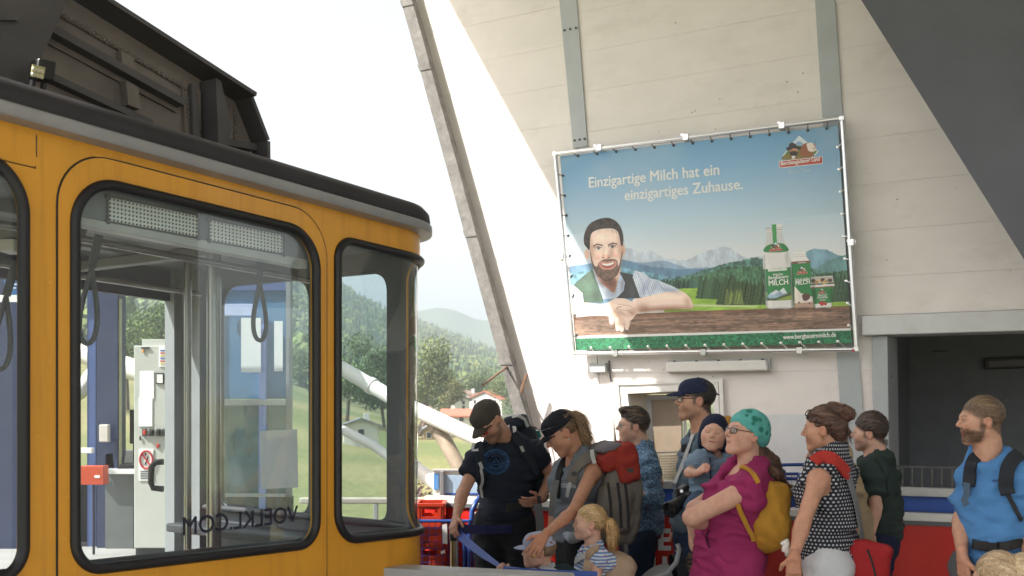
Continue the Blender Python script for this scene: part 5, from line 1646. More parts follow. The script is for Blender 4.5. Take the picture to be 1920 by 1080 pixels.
def ground_z(x, y):
  """Valley floor and the wooded slopes behind it."""
  x, y = np.asarray(x, float), np.asarray(y, float)
  z = -7.0 - 2.0 * np.clip((60 - y) / 50, 0, 1)
  z = z + np.clip((y - 120) / 260, 0, 1) * 1.5
  lf = np.clip((-x - 0.12 * y) / (0.20 * np.maximum(y, 60)), 0, 1)
  z = z + lf * np.clip((y - 70) / 220, 0, 1) ** 1.2 * 22                    # meadow slope at the left
  px = 960 + F * x / np.maximum(y, 1)
  # ridge height above eye by picture column, at y = 1500
  crest = np.interp(px, [-400, 100, 250, 420, 640, 700, 790, 870, 930, 1000, 1400], [300, 270, 235, 250, 225, 196, 158, 126, 94, 74, 52])
  t = np.clip((y - 520) / 980, 0, 1)
  z = z + (crest * 1500 / F - (-5.5) - 22) * t ** 1.15 * (1 + 0.05 * np.sin(x * 0.011) + 0.04 * np.sin(y * .013 + x * .007))
  z = z - np.clip((y - 1500) / 900, 0, 1) * 120
  return z

def sheet(name, xs, ys, zf, m, kind='structure'):
  X, Y = np.meshgrid(xs, ys)
  Z = zf(X, Y)
  V = np.stack([X, Y, Z], -1).reshape(-1, 3)
  nx, ny = len(xs), len(ys)
  i = np.arange(nx * ny).reshape(ny, nx)
  Q = np.stack([i[:-1, :-1], i[:-1, 1:], i[1:, 1:], i[1:, :-1]], -1).reshape(-1, 4)
  me = mesh_np(name, V, Q, True)
  return add(name, me, m, None, kind=kind)
xs = np.concatenate([np.linspace(-9000, -1500, 16)[:-1], np.linspace(-1500, 700, 111), np.linspace(700, 9000, 16)[1:]])
ys = np.concatenate([np.linspace(-1500, 0, 12)[:-1], np.linspace(0, 120, 25)[:-1], np.linspace(120, 2400, 96), np.linspace(2400, 12000, 14)[1:]])
sheet('valley_ground', xs, ys, ground_z, M_meadow)

# far blue mountain
M_far = mat('far_slope', (0.045, 0.065, 0.035), 0.9, var=0.3, scale=0.004)
def far_z(X, Y):
  px = 960 + F * X / Y
  c = np.interp(px, [-900, 300, 560, 700, 770, 815, 850, 900, 960, 1100, 1500, 2600], [120, 150, 130, 150, 160, 172, 166, 150, 156, 140, 120, 90])
  h = c * 2700 / F
  h = h * (1 + 0.035 * np.sin(X * .013) + .02 * np.sin(X * .037 + 1))
  t = np.clip(1 - np.abs(Y - 2700) / 750, 0, 1)
  return -100 + (h + 100) * t ** 0.8
sheet('far_mountain', np.linspace(-3600, 2600, 240), np.linspace(1950, 3450, 44), far_z, M_far)

# ---- forest on the slopes: one wood that reads as a mass
M_wood = mat('wood_foliage', (0.05, 0.08, 0.03), 0.85, var=0.3, scale=0.5, vcol=True)
def rnd_rot(n, r):
  a = r.uniform(0, 6.28, n); return np.cos(a), np.sin(a)

def conifer_batch(P, H, r, col):
  """Ragged layered cones; P base points, H heights."""
  n = len(P); tiers, seg = 5, 7
  V = []; base = 0
  lay = []
  for k in range(tiers):
    t0 = 0.10 + 0.80 * k / tiers; t1 = min(t0 + 0.34, 1.0)
    rad = 0.20 * (1 - t0) + 0.02
    ring = []
    ph = r.uniform(0, 6.28, n)
    for j in range(seg):
      a = ph + 6.283 * j / seg; rr_ = rad * r.uniform(0.65, 1.25, n) * H
      ring.append(np.stack([P[:, 0] + rr_ * np.cos(a), P[:, 1] + rr_ * np.sin(a), P[:, 2] + H * (t0 + r.uniform(-.03, .03, n))], 1))
    top = np.stack([P[:, 0] + r.normal(0, .01, n) * H, P[:, 1] + r.normal(0, .01, n) * H, P[:, 2] + H * t1], 1)
    lay.append((ring, top))
  arr = []
  for ring, top in lay: arr += ring + [top]
  V = np.stack(arr, 1).reshape(-1, 3)
  per = tiers * (seg + 1)
  T = []
  for k in range(tiers):
    o = k * (seg + 1)
    for j in range(seg): T.append((o + j, o + (j + 1) % seg, o + seg))
  T = (np.arange(n)[:, None, None] * per + np.array(T)[None]).reshape(-1, 3)
  C = np.repeat(col, per, 0) * r.uniform(0.8, 1.2, (n * per, 1))
  return V, T, C

def leafy_batch(P, H, r, col, cl=26):
  """Broad-leaved crowns: clusters of tilted leaf clumps over a volume."""
  n = len(P)
  u = r.normal(size=(n, cl, 3)); u /= np.linalg.norm(u, axis=2)[..., None]
  rad = r.uniform(0.55, 1.0, (n, cl, 1)) ** 0.6
  q = u * rad * np.array((0.30, 0.30, 0.36)) * H[:, None, None]
  q[..., 2] += 0.58 * H[:, None]
  c = P[:, None, :] + q
  a = r.normal(size=(n, cl, 3)); a /= np.linalg.norm(a, axis=2)[..., None]
  nn = u * 0.8 + a * 0.6; nn /= np.linalg.norm(nn, axis=2)[..., None]
  t1 = np.cross(nn, a); t1 /= np.linalg.norm(t1, axis=2)[..., None]; t2 = np.cross(nn, t1)
  s = (0.13 * H[:, None, None]) * r.uniform(0.6, 1.3, (n, cl, 1))
  pts = []
  for k in range(5):
    an = 6.283 * k / 5; rr_ = r.uniform(0.6, 1.2, (n, cl, 1))
    pts.append(c + (t1 * math.cos(an) + t2 * math.sin(an)) * s * rr_ - nn * s * 0.25)
  pts.append(c + nn * s * 0.35)
  V = np.stack(pts, 2).reshape(-1, 3)
  m = n * cl
  T = (np.arange(m)[:, None, None] * 6 + np.array([(k, (k + 1) % 5, 5) for k in range(5)])[None]).reshape(-1, 3)
  C = np.repeat(np.repeat(col, cl, 0) * r.uniform(0.75, 1.3, (m, 1)), 6, 0)
  return V, T, C

r = np.random.default_rng(5)
def scatter(n, pxr, yr, yp=1.0):
  px = r.uniform(*pxr, n); y = yr[0] + (yr[1] - yr[0]) * r.uniform(0, 1, n) ** yp
  x = (px - 960) * y / F
  return np.stack([x, y, ground_z(x, y)], 1), px
parts = []
P, px = scatter(5200, (560, 1060), (540, 1580), 0.85)
H = r.uniform(11, 22, len(P))
mixc = r.uniform(0, 1, len(P)) < 0.62
g = np.array((0.050, 0.085, 0.036)); g2 = np.array((0.120, 0.160, 0.042))
col = g * r.uniform(0.7, 1.5, (len(P), 1)) + r.uniform(0, 1, (len(P), 1)) ** 3 * np.array((0.04, 0.045, 0.0))
parts.append(conifer_batch(P[mixc], H[mixc], r, col[mixc]))
col2 = g2 * r.uniform(0.55, 1.25, (len(P), 1)) + r.uniform(0, 1, (len(P), 1)) ** 3 * np.array((0.06, 0.04, 0.0))
parts.append(leafy_batch(P[~mixc], H[~mixc] * .9, r, col2[~mixc]))
P, px = scatter(2800, (-60, 600), (380, 1350), 0.85)
H = r.uniform(13, 24, len(P)); mk = r.uniform(0, 1, len(P)) < 0.25
parts.append(conifer_batch(P[mk], H[mk], r, (g * r.uniform(0.7, 1.5, (len(P), 1)))[mk]))
parts.append(leafy_batch(P[~mk], H[~mk], r, (g2 * r.uniform(0.5, 1.3, (len(P), 1)) + r.uniform(0, 1, (len(P), 1)) ** 3 * np.array((0.07, 0.05, 0.0)))[~mk], 30))
V, T, C = merge(parts)
tag(add('hillside_forest', mesh_np('hillside_forest', V, T, False, C), M_wood, None, kind='stuff'), 'mixed green forest covering the hillside across the valley')

# ---- single trees and shrubs near the houses
M_leaf = mat('leaves', (0.06, 0.1, 0.03), 0.75, var=0.25, scale=2, vcol=True)
M_bark = mat('bark', (0.10, 0.075, 0.055), 0.9, var=0.3, scale=3)
def tree(name, px, py_base, Y, h, w, label, cat='tree', col=(0.085, 0.115, 0.030), n=2600, group=None, leaf=0.35, trunk=0.18, seed=1, lobes=9, base_z=None):
  rg = np.random.default_rng(seed)
  p = at(px, py_base, Y)
  if base_z is not None: p.z = base_z
  t = empty(name, p, label, cat, group)
  p = np.array(p)
  mb = MB()
  mb.tube([p + (0, 0, -0.3), p + (rg.normal(0, .02) * h, 0, h * .3), p + (rg.normal(0, .03) * h, 0, h * .7)], [h * .022, h * .016, h * .006], 8)
  lc = []
  for k in range(lobes):
    a = rg.uniform(0, 6.28); zz = rg.uniform(trunk + .1, 0.9)
    rad = w * .5 * math.sin(min(1, (1.04 - zz) * 1.5 + .1) * 1.5) * rg.uniform(.3, .75)
    c = p + np.array((rad * math.cos(a), rad * math.sin(a), zz * h))
    lc.append((c, rg.uniform(.22, .34) * w))
    mb.tube([p + (0, 0, h * min(.6, zz * .7)), (p + (0, 0, h * zz * .8)) * .4 + c * .6, c], [h * .008, h * .005, h * .002], 5)
  mb.build('trunk', M_bark, t, smooth=True)
  vs, cs = [], []
  for k, (c, s_) in enumerate(lc):
    m = n // lobes
    u = rg.normal(size=(m, 3)); u /= np.linalg.norm(u, axis=1)[:, None]
    q = c + u * (s_ * rg.uniform(.45, 1.08, (m, 1)) ** .7) * np.array((1, 1, .8))
    a = rg.normal(size=(m, 3)); nn = u * .6 + a * .5 + np.array((0, 0, .3)); nn /= np.linalg.norm(nn, axis=1)[:, None]
    t1 = np.cross(nn, rg.normal(size=(m, 3))); t1 /= np.linalg.norm(t1, axis=1)[:, None]; t2 = np.cross(nn, t1)
    sz = leaf * rg.uniform(.6, 1.4, (m, 1))
    vs.append(np.stack([q - t1 * sz, q - t2 * sz * .6, q + t1 * sz, q + t2 * sz * .6], 1).reshape(-1, 3))
    cc = np.array(col) * rg.uniform(.65, 1.4) * rg.uniform(.7, 1.35, (m, 1))
    cs.append(np.repeat(cc, 4, 0))
  V = np.concatenate(vs); C = np.concatenate(cs)
  Q = np.arange(len(V)).reshape(-1, 4)
  add('crown', mesh_np('crown', V, Q, False, C), M_leaf, t)
  return t
gz = lambda px, Y: float(ground_z((px - 960) * Y / F, Y))
G_tr = 'trees among the valley houses'
for i, (px, Y, h, w, c, lab) in enumerate([
  (800, 230, 21, 14, (0.10, 0.125, 0.030), 'large sunlit broad tree beside the yellow cabin corner'),
  (826, 260, 18, 12, (0.085, 0.12, 0.035), 'round green tree just right of the large sunlit tree'),
  (846, 250, 13, 7, (0.12, 0.12, 0.035), 'slim yellowish tree left of the white houses'),
  (905, 330, 16, 12, (0.075, 0.115, 0.035), 'broad tree behind the roofs above the dark cap'),
  (938, 300, 15, 12, (0.085, 0.115, 0.03), 'broad tree left of the leaning strut'),
  (968, 280, 15, 12, (0.06, 0.10, 0.035), 'dark tree partly hidden by the leaning strut'),
  (722, 210, 18, 12, (0.07, 0.11, 0.035), 'broad tree seen through the curved corner window'),
  (650, 200, 19, 14, (0.075, 0.115, 0.035), 'broad tree seen through the left half of the corner window'),
  (780, 300, 12, 13, (0.05, 0.09, 0.035), 'low dark bushy tree in front of the hillside wood'),
  (240, 150, 13, 10, (0.09, 0.13, 0.035), 'pale green tree above the meadow seen through the large window'),
  (300, 170, 15, 12, (0.075, 0.12, 0.03), 'broad tree above the grey cabinet seen through the large window'),
]):
  tree('broadleaf_tree', px, 0, Y, h, w, lab, 'tree', c, 4200, G_tr, .27 * h / 18, seed=20 + i, base_z=gz(px, Y))
rb_ = np.random.default_rng(77)
for i in range(22):
  px = [785, 800, 812, 830, 850, 868, 884, 898, 916, 930, 946, 958, 975, 988, 560, 600, 636, 665, 700, 728, 752, 770][i]; Y = rb_.uniform(330, 430)
  h_ = rb_.uniform(11, 18)
  o_ = 'first second third fourth fifth sixth seventh eighth ninth tenth eleventh twelfth thirteenth fourteenth'.split()
  lab = ('green tree under the wooded hillside, %s from the cabin corner towards the strut' % o_[i]) if i < 14 else ('green tree under the wooded hillside behind the cabin windows, %s from the left' % o_[i - 14])
  tree('broadleaf_tree', px, 0, Y, h_, h_ * rb_.uniform(.7, .95), lab, 'tree', np.array((.095, .125, .036)) * rb_.uniform(.65, 1.25), 1500, 'belt of trees under the hillside', .42, seed=120 + i, base_z=gz(px, Y) - 1)
M_purple = (0.085, 0.040, 0.048)
tree('copper_shrub', 852, 0, 34, 5.6, 4.6, 'purple leaved shrub behind the diagonal brown post', 'shrub', M_purple, 3600, None, .09, .05, 41, 12, base_z=-6.6)
tree('copper_shrub', 838, 0, 30, 4.2, 3.4, 'smaller purple leaved shrub low behind the white boards', 'shrub', M_purple, 2400, None, .085, .05, 42, 9, base_z=-6.4)
tree('green_shrub', 800, 0, 20, 4.2, 3.0, 'bright green bush beside the corner of the yellow cabin', 'shrub', (0.10, 0.15, 0.03), 2600, None, .075, .05, 43, 10, base_z=-5.2)
tree('green_shrub', 815, 0, 42, 3.6, 4.0, 'low green bush at the edge of the mown field', 'shrub', (0.10, 0.13, 0.035), 2200, None, .1, .05, 44, 9, base_z=-7.0)
tree('green_shrub', 672, 0, 40, 3.8, 3.0, 'green bush under the bent white pipe seen through the corner window', 'shrub', (0.09, 0.13, 0.03), 2000, None, .1, .05, 45, 9, base_z=-7.2)

# mown field strip
fx = [at(790, 820, 120), at(925, 818, 120), at(920, 848, 88), at(785, 852, 88)]
fz = lambda p: float(ground_z(p.x, p.y)) + 0.12
MB().face([(p.x, p.y, fz(p)) for p in fx]).build('mown_field', mat('mown_field', (0.34, 0.24, 0.12), .9, var=.15, scale=.3), kind='structure')

# ---- houses
M_hw = mat('house_render', (0.62, 0.60, 0.56), .8, var=.05)
M_hy = mat('house_timber', (0.30, 0.20, 0.11), .8, var=.15, scale=2)
M_roof_r = mat('red_tiles', (0.42, 0.13, 0.085), .8, var=.15, scale=1.5)
M_roof_b = mat('brown_tiles', (0.22, 0.15, 0.12), .8, var=.15, scale=1.5)
M_roof_g = mat('grey_tiles', (0.17, 0.17, 0.18), .8, var=.15, scale=1.5)
M_win = mat('dark_pane', (0.03, 0.035, 0.04), .2)
def house(px, py, Y, w, d, hw, hr, yaw, wm, rm, label, cat='house', wins=3, floors=2, name='house', group='houses in the valley'):
  p = at(px, py, Y)
  p.z = min(p.z, EYE)
  h = empty(name, p, label, cat, group)
  R = Matrix.Rotation(yaw, 3, 'Z')
  T = lambda x, y, z: p + R @ Vector((x, y, z))
  m = MB()
  pr = [T(-w / 2, -d / 2, -2), T(w / 2, -d / 2, -2), T(w / 2, -d / 2, hw), T(0, -d / 2, hw + hr), T(-w / 2, -d / 2, hw)]
  m.prism(pr, R @ Vector((0, d, 0))); m.build('wall', wm, h)
  ov = .6
  rf = MB()
  for sg in (1, -1):
    sl = hr / (w / 2)
    a = T(0, -d / 2 - ov, hw + hr + .05); b2 = T(sg * (w / 2 + ov), -d / 2 - ov, hw - ov * sl + .05)
    rf.prism([a, b2, b2 + Vector((0, 0, .25)), a + Vector((0, 0, .25))], R @ Vector((0, d + 2 * ov, 0)))
  ro = rf.build('roof', rm, h)
  MB().box(T(w * .18, d * .15, hw + hr * .9), (.4, .4, 1.0), R).build('chimney', wm, ro)
  for fl_ in range(floors):
    for k in range(wins):
      x = (k - (wins - 1) / 2) * w / (wins + .3); z = hw * (.25 + .5 * fl_) + .4
      if fl_ == 1 and floors == 2: z = hw * .78
      wo = MB().box(T(x, -d / 2 - .02, z), (.55, .06, .65), R).build('window', M_hw, h)
      MB().box(T(x, -d / 2 - .09, z), (.42, .03, .52), R).build('pane', M_win, wo)
  # side windows
  for k in range(2):
    y = (k - .5) * d / 2.2
    for sg in (1, -1):
      wo = MB().box(T(sg * (w / 2 + .02), y, hw * .55), (.06, .5, .6), R).build('window', M_hw, h)
      MB().box(T(sg * (w / 2 + .09), y, hw * .55), (.03, .4, .48), R).build('pane', M_win, wo)
  return h
house(838, 772, 290, 10, 9, 3.4, 2.2, .5, M_hw, M_roof_g, 'small white house with a grey roof left of the dark cap')
house(871, 769, 310, 13, 9, 3.4, 2.4, -.3, M_hw, M_roof_b, 'white house with a brown roof right behind the dark cap')
house(905, 764, 350, 15, 10, 3.4, 2.6, .9, M_hw, M_roof_b, 'wide house with a brown roof above the man in the dark cap')
house(926, 769, 300, 12, 9, 3.2, 2.2, -.6, M_hw, M_roof_r, 'house with an orange tiled roof beside the leaning strut')
house(856, 791, 200, 6, 5, 1.2, 1.1, 1.57, M_hw, M_roof_r, 'low red roofed building above the white pipe', wins=2, floors=1)
house(811, 824, 190, 3.6, 3.4, 1.9, 1.1, .15, M_hy, M_roof_g, 'small wooden field hut with a grey roof by the mown field', 'hut', 2, 1, 'field_hut', None)
house(762, 826, 190, 4.0, 3.2, 2.6, 1.2, .2, M_hy, M_roof_g, 'small timber hut seen through the curved cabin glass', 'hut', 1, 1, 'field_hut', None)
house(676, 822, 150, 5, 3, 1.9, .9, .2, M_hw, M_roof_g, 'pale shed seen through the left half of the corner window', 'shed', 1, 1, 'field_shed', None)
# yellow wooden barn wall with small objects
house(794, 824, 205, 2.4, 3, 1.2, 2.4, .3, M_hy, M_roof_b, 'narrow pointed brown hut left of the hut with the grey roof', 'hut', 1, 1, 'field_hut', None)
# power pole right of the trees
pp = at(968, 820, 130)
pl = empty('utility_pole', pp, 'slim pale utility pole standing left of the leaning strut', 'pole')
MB().tube([(pp.x, pp.y, -7), (pp.x, pp.y, pp.z + 4.2)], [.16, .11], 8).build('pole', mat('pale_pole', (.55, .53, .5), .8), pl, smooth=True)
MB().bar((pp.x - .8, pp.y, pp.z + 3.8), (pp.x + .8, pp.y, pp.z + 3.8), .12, .12).build('crossarm', M_bark, pl)

# ---- white steel tubes of the station outside
M_pipe = mat('white_pipe', (0.72, 0.69, 0.64), .45, var=.08, scale=2, dirt=.3, dirt_col=(.4, .36, .3))
M_pole_b = mat('brown_pole', (0.30, 0.24, 0.18), .6, var=.25, scale=4)
def pipe(pts, r, label, m=M_pipe, name='steel_tube', collar=True):
  t = empty(name, pts[0], label, 'tube')
  MB().tube(pts, r, 16).build('shaft', m, t, smooth=True)
  if collar:
    P = [Vector(p) for p in pts]; d = (P[1] - P[0]).normalized(); c = P[0].lerp(P[1], .55)
    MB().lathe([(r, -.04), (r * 1.14, -.03), (r * 1.14, .03), (r, .04)], c, d, 20).build('collar', m, t, smooth=True)
  return t
pipe([at(640, 690, 10.3), at(745, 752, 9.9), at(930, 838, 9.3), at(1000, 872, 9.1)], 0.075, 'thick white tube running down behind the man in the dark cap')
pipe([at(800, 770, 9.9), at(836, 830, 9.7), at(866, 885, 9.6), at(900, 950, 9.5)], 0.072, 'brown diagonal post under the thick white tube', M_pole_b, 'brown_post')
pipe([at(745, 856, 10.5), at(800, 893, 10.3), at(850, 930, 10.1)], 0.075, 'white tube disappearing behind the white boards')
pipe([at(-40, 600, 13), at(150, 660, 12.5), at(330, 720, 12), at(420, 760, 11.8)], 0.13, 'thick white tube crossing the meadow seen through the large window')
pipe([at(60, 790, 12), at(150, 735, 12), at(175, 700, 12.2)], 0.09, 'short white tube at the left side of the large window', collar=False)
pipe([at(640, 805, 10.8), at(700, 835, 10.5), at(760, 880, 10.2)], 0.05, 'thin white tube seen through the corner window', collar=False)

# ---- air
def haze_box(dens):
  m = bpy.data.materials.new('haze_air'); m.use_nodes = True
  nt = m.node_tree; nt.nodes.clear()
  o = nt.nodes.new('ShaderNodeOutputMaterial'); v = nt.nodes.new('ShaderNodeVolumePrincipled')
  v.inputs['Color'].default_value = (0.47, 0.53, 0.59, 1); v.inputs['Density'].default_value = dens
  v.inputs['Anisotropy'].default_value = 0.0
  nt.links.new(v.outputs[0], o.inputs['Volume'])
  mb = MB().box((0, 5200, 55), (9500, 7100, 245))
  tag(mb.build('haze', m), 'thin blue summer haze over the valley', None, kind='stuff')
haze_box(0.00046)
# ================================================================== the yellow cable car
M_yel = mat('yellow_paint', (0.70, 0.325, 0.026), 0.30, var=0.06, scale=2.2, bump=0.035, bscale=9, dirt=0.16, dirt_col=(0.50, 0.24, 0.05), spec=0.5, coat=0.15)
nt = M_yel.node_tree; N, L = nt.nodes, nt.links; b = N['Principled BSDF']
tc = N.new('ShaderNodeTexCoord'); src0 = b.inputs['Base Color'].links[0].from_socket
def worn(src, scale, sc, lo, hi, amt, col):
  mp = N.new('ShaderNodeMapping'); mp.inputs['Scale'].default_value = sc; L.new(tc.outputs['Object'], mp.inputs['Vector'])
  n_ = N.new('ShaderNodeTexNoise'); n_.inputs['Scale'].default_value = scale; n_.inputs['Detail'].default_value = 8; n_.inputs['Roughness'].default_value = .7; L.new(mp.outputs[0], n_.inputs['Vector'])
  r_ = N.new('ShaderNodeMapRange'); r_.inputs['From Min'].default_value = lo; r_.inputs['From Max'].default_value = hi; r_.inputs['To Max'].default_value = amt; L.new(n_.outputs['Fac'], r_.inputs['Value'])
  m_ = N.new('ShaderNodeMix'); m_.data_type = 'RGBA'; L.new(r_.outputs[0], m_.inputs['Factor']); L.new(src, m_.inputs['A']); m_.inputs['B'].default_value = (*col, 1)
  return m_.outputs['Result'], n_
o1, _ = worn(src0, 5, (3, 3, .22), .5, .72, .45, (.42, .17, .02))
o1, _ = worn(o1, 14, (1, 1, 3.5), .63, .70, .55, (.78, .46, .12))
o1, nn_ = worn(o1, 38, (1, 1, 1), .70, .74, .8, (.16, .09, .04))
L.new(o1, b.inputs['Base Color'])
rg_ = N.new('ShaderNodeMapRange'); rg_.inputs['To Min'].default_value = .22; rg_.inputs['To Max'].default_value = .5; L.new(nn_.outputs['Fac'], rg_.inputs['Value']); L.new(rg_.outputs[0], b.inputs['Roughness'])
M_rub = mat('black_rubber', (0.010, 0.010, 0.013), 0.42, spec=0.45)
M_trim = mat('roof_gutter', (0.30, 0.305, 0.315), 0.42, metal=0.35, var=0.12, scale=4, dirt=.3, dirt_col=(.12, .10, .09))
M_rtop = mat('roof_felt', (0.020, 0.019, 0.024), 0.6, var=0.3, scale=3, dirt=.3, dirt_col=(.05, .035, .03))
M_gird = mat('girder_paint', (0.20, 0.172, 0.155), 0.5, var=0.18, scale=2.5, dirt=.45, dirt_col=(.05, .045, .045), bump=.06, bscale=25)
M_gird2 = mat('girder_dark', (0.085, 0.080, 0.086), 0.5, var=0.2, scale=3, bump=.05, bscale=25)
M_int = mat('cabin_lining', (0.24, 0.25, 0.26), 0.5, var=0.06, dirt=.2, dirt_col=(.15, .14, .13))
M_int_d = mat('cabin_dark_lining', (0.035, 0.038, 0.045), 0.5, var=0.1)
M_lin = mat('inner_lining', (0.13, 0.135, 0.15), .5, var=.1)
M_pole = mat('steel_pole', (0.45, 0.43, 0.41), 0.25, metal=0.9, var=0.1)
M_strap = mat('grey_strap', (0.10, 0.105, 0.11), 0.5, var=0.1)
M_glass = glass_mat('cabin_glass', (0.82, 0.90, 0.92), 0.035)
M_paper = mat('paper', (0.82, 0.80, 0.80), 0.8, var=0.04, scale=20)

CN = Vector((-0.922, 4.4, 0.0))
cu = Vector((0.5617, 0.8273, 0)); cn = Vector((0.8273, -0.5617, 0)); CS = -0.0397
RAD = 0.30
# flat length so that the rounded corner's outline falls on column 790
rd = Vector((-(170) / F, 1, 0))
th = math.atan2(-cn.dot(rd), cu.dot(rd))
def _px(a):
  p = CN + cu * (a + RAD * math.sin(th)) + cn * (RAD * math.cos(th) - RAD)
  return 960 + F * p.x / p.y
lo, hi = 0.1, 2.0
for _ in range(40):
  m_ = (lo + hi) / 2
  if _px(m_) < 788: lo = m_
  else: hi = m_
AF = lo
WID = 2.06; BACK = -3.4; RF = 0.12
LA = RAD * math.pi / 2; LB = RF * math.pi / 2; LE = WID - RAD - RF
def cpath(s, off=0.0):
  """Point on the cabin outline s metres along from the reference column; off is outward."""
  if s <= AF:
    p = CN + cu * s; n = cn
  elif s <= AF + LA:
    a = (s - AF) / RAD; n = cn * math.cos(a) + cu * math.sin(a); p = CN + cu * AF - cn * RAD + n * RAD
  elif s <= AF + LA + LE:
    n = cu; p = CN + cu * (AF + RAD) - cn * (RAD + s - AF - LA)
  elif s <= AF + LA + LB + LE:
    a = (s - AF - LA - LE) / RF; n = cu * math.cos(a) - cn * math.sin(a); p = CN + cu * (AF + RAD - RF) - cn * (WID - RF) + n * RF
  else:
    n = -cn; p = CN - cn * WID + cu * (AF + RAD - RF - (s - AF - LA - LB - LE))
  q = p + n * off
  return q
def cab(s, z, off=0.0):
  q = cpath(s, off)
  return Vector((q.x, q.y, z + CS * (q - CN).dot(cu)))
CABP = Plane(CN, Vector((0.5617, 0.8273, CS)), (0, 0, 1))
def s_of(px, off=0.0):
  p = CABP.pix(px, 700, off); return (p - CN).dot(cu)

def rrect(s0, s1, z0, z1, r, n=12, rt=None):
  """Rounded rectangle as a closed loop of 2-D points (anticlockwise); rt = top corner radius."""
  rt = rt or r
  pts = []
  for cx, cz, a0, q in ((s1 - r, z0 + r, -90, r), (s1 - rt, z1 - rt, 0, rt), (s0 + rt, z1 - rt, 90, rt), (s0 + r, z0 + r, 180, r)):
    for i in range(n):
      a = math.radians(a0 + 90 * i / (n - 1))
      pts.append((cx + q * math.cos(a), cz + q * math.sin(a)))
  # add points on the long runs so that they bend round the corner of the cabin
  out = []
  for i in range(len(pts)):
    p, q = pts[i], pts[(i + 1) % len(pts)]
    d = math.hypot(q[0] - p[0], q[1] - p[1]); k = max(1, int(d / 0.05))
    out += [(p[0] + (q[0] - p[0]) * j / k, p[1] + (q[1] - p[1]) * j / k) for j in range(k)]
  return out

def ring_panel(name, loop, rect, m, parent, off=0.0, thick=0.03, sub=6, outer=None):
  """Sheet between a window loop and its rectangle (or an outer loop), laid on the cabin outline."""
  s0, s1, z0, z1 = rect or (0, 0, 0, 0)
  cx = sum(p[0] for p in loop) / len(loop); cz = sum(p[1] for p in loop) / len(loop)
  cx = (min(p[0] for p in loop) + max(p[0] for p in loop)) / 2; cz = (min(p[1] for p in loop) + max(p[1] for p in loop)) / 2
  def hit(p):
    dx, dz = p[0] - cx, p[1] - cz
    k = 1e9
    if dx > 1e-9: k = min(k, (s1 - cx) / dx)
    if dx < -1e-9: k = min(k, (s0 - cx) / dx)
    if dz > 1e-9: k = min(k, (z1 - cz) / dz)
    if dz < -1e-9: k = min(k, (z0 - cz) / dz)
    return (cx + dx * k, cz + dz * k)
  # corners of the rectangle must be hit: insert matching points
  loop = list(loop)
  if outer is None:
    ang = lambda p: math.atan2(p[1] - cz, p[0] - cx)
    for c in ((s0, z0), (s1, z0), (s1, z1), (s0, z1)):
      a = ang(c)
      for i in range(len(loop)):
        a1, a2 = ang(loop[i]), ang(loop[(i + 1) % len(loop)])
        if a2 < a1 - 3: a2 += 2 * math.pi
        aa = a + (2 * math.pi if a < a1 - 3 else 0)
        if a1 < aa < a2:
          t = (aa - a1) / (a2 - a1); p, q = loop[i], loop[(i + 1) % len(loop)]
          loop.insert(i + 1, (p[0] + (q[0] - p[0]) * t, p[1] + (q[1] - p[1]) * t)); break
    out = [hit(p) for p in loop]
  else: out = outer
  n = len(loop); V = []
  for side in (off, off - thick):
    for k in range(sub + 1):
      t = k / sub
      V += [cab(p[0] + (q[0] - p[0]) * t, p[1] + (q[1] - p[1]) * t, side) for p, q in zip(loop, out)]
  Q = []
  L1 = (sub + 1) * n
  for k in range(sub):
    for i in range(n):
      a, b2, c, d = k * n + i, k * n + (i + 1) % n, (k + 1) * n + (i + 1) % n, (k + 1) * n + i
      Q.append((a, d, c, b2)); Q.append((L1 + a, L1 + b2, L1 + c, L1 + d))
  for i in range(n):
    j = (i + 1) % n
    Q.append((i, j, L1 + j, L1 + i)); a = sub * n
    Q.append((a + i, L1 + a + i, L1 + a + j, a + j))
  me = mesh_np(name, np.array([tuple(v) for v in V]), np.array(Q), True)
  me.set_sharp_from_angle(angle=math.radians(35))
  for i, pl in enumerate(me.polygons):
    if min(pl.vertices) >= L1: pl.material_index = 1      # inside lining
  return add(name, me, [m, M_lin], parent)

def pane(name, loop, m, parent, off):
  cx = (min(p[0] for p in loop) + max(p[0] for p in loop)) / 2; cz = sum(p[1] for p in loop) / len(loop)
  n = len(loop); V = []; sub = 5
  for k in range(sub + 1):
    t = k / sub
    V += [cab(cx + (p[0] - cx) * t, cz + (p[1] - cz) * t, off) for p in loop]
  Q = []
  for k in range(sub):
    for i in range(n):
      Q.append((k * n + i, (k + 1) * n + i, (k + 1) * n + (i + 1) % n, k * n + (i + 1) % n))
  me = mesh_np(name, np.array([tuple(v) for v in V]), np.array(Q), True)
  return add(name, me, m, parent)

cable_car = empty('cable_car', CN + cu * -1.2 - cn * 1.06, 'yellow cable car with rounded black rimmed windows and a riveted girder on its roof', 'cable car')
ZB, ZT = 0.12, 2.594
WB, WT = 1.078, 2.482
def window(s0, s1, region, r=.10, rt=.16, door=False, gask=True, body_m=M_yel, z0=None, z1=None, z_top=None):
  z0 = z0 or WB; z1 = z1 or WT
  g = 0.020
  loop = rrect(s0 + g, s1 - g, z0 + g, z1 - g, r, rt=rt)
  ring_panel('body_panel', loop, region, body_m, cable_car)
  w = empty('window', world_loc(cable_car)); w.parent = cable_car; w.location = (0, 0, 0)
  pa = pane('pane', rrect(s0 + g, s1 - g, z0 + g, z1 - g, r, rt=rt), M_glass, w, -0.012)
  gl = rrect(s0 + g * .8, s1 - g * .8, z0 + g * .8, z1 - g * .8, r + .005, rt=rt + .005)
  MB().tube([cab(a, b, 0.004) for a, b in gl], g, 10, closed=True).build('gasket', M_rub, w, smooth=True)
  return w, pa
s_w1 = (s_of(131), s_of(597)); s_w0r = s_of(52)
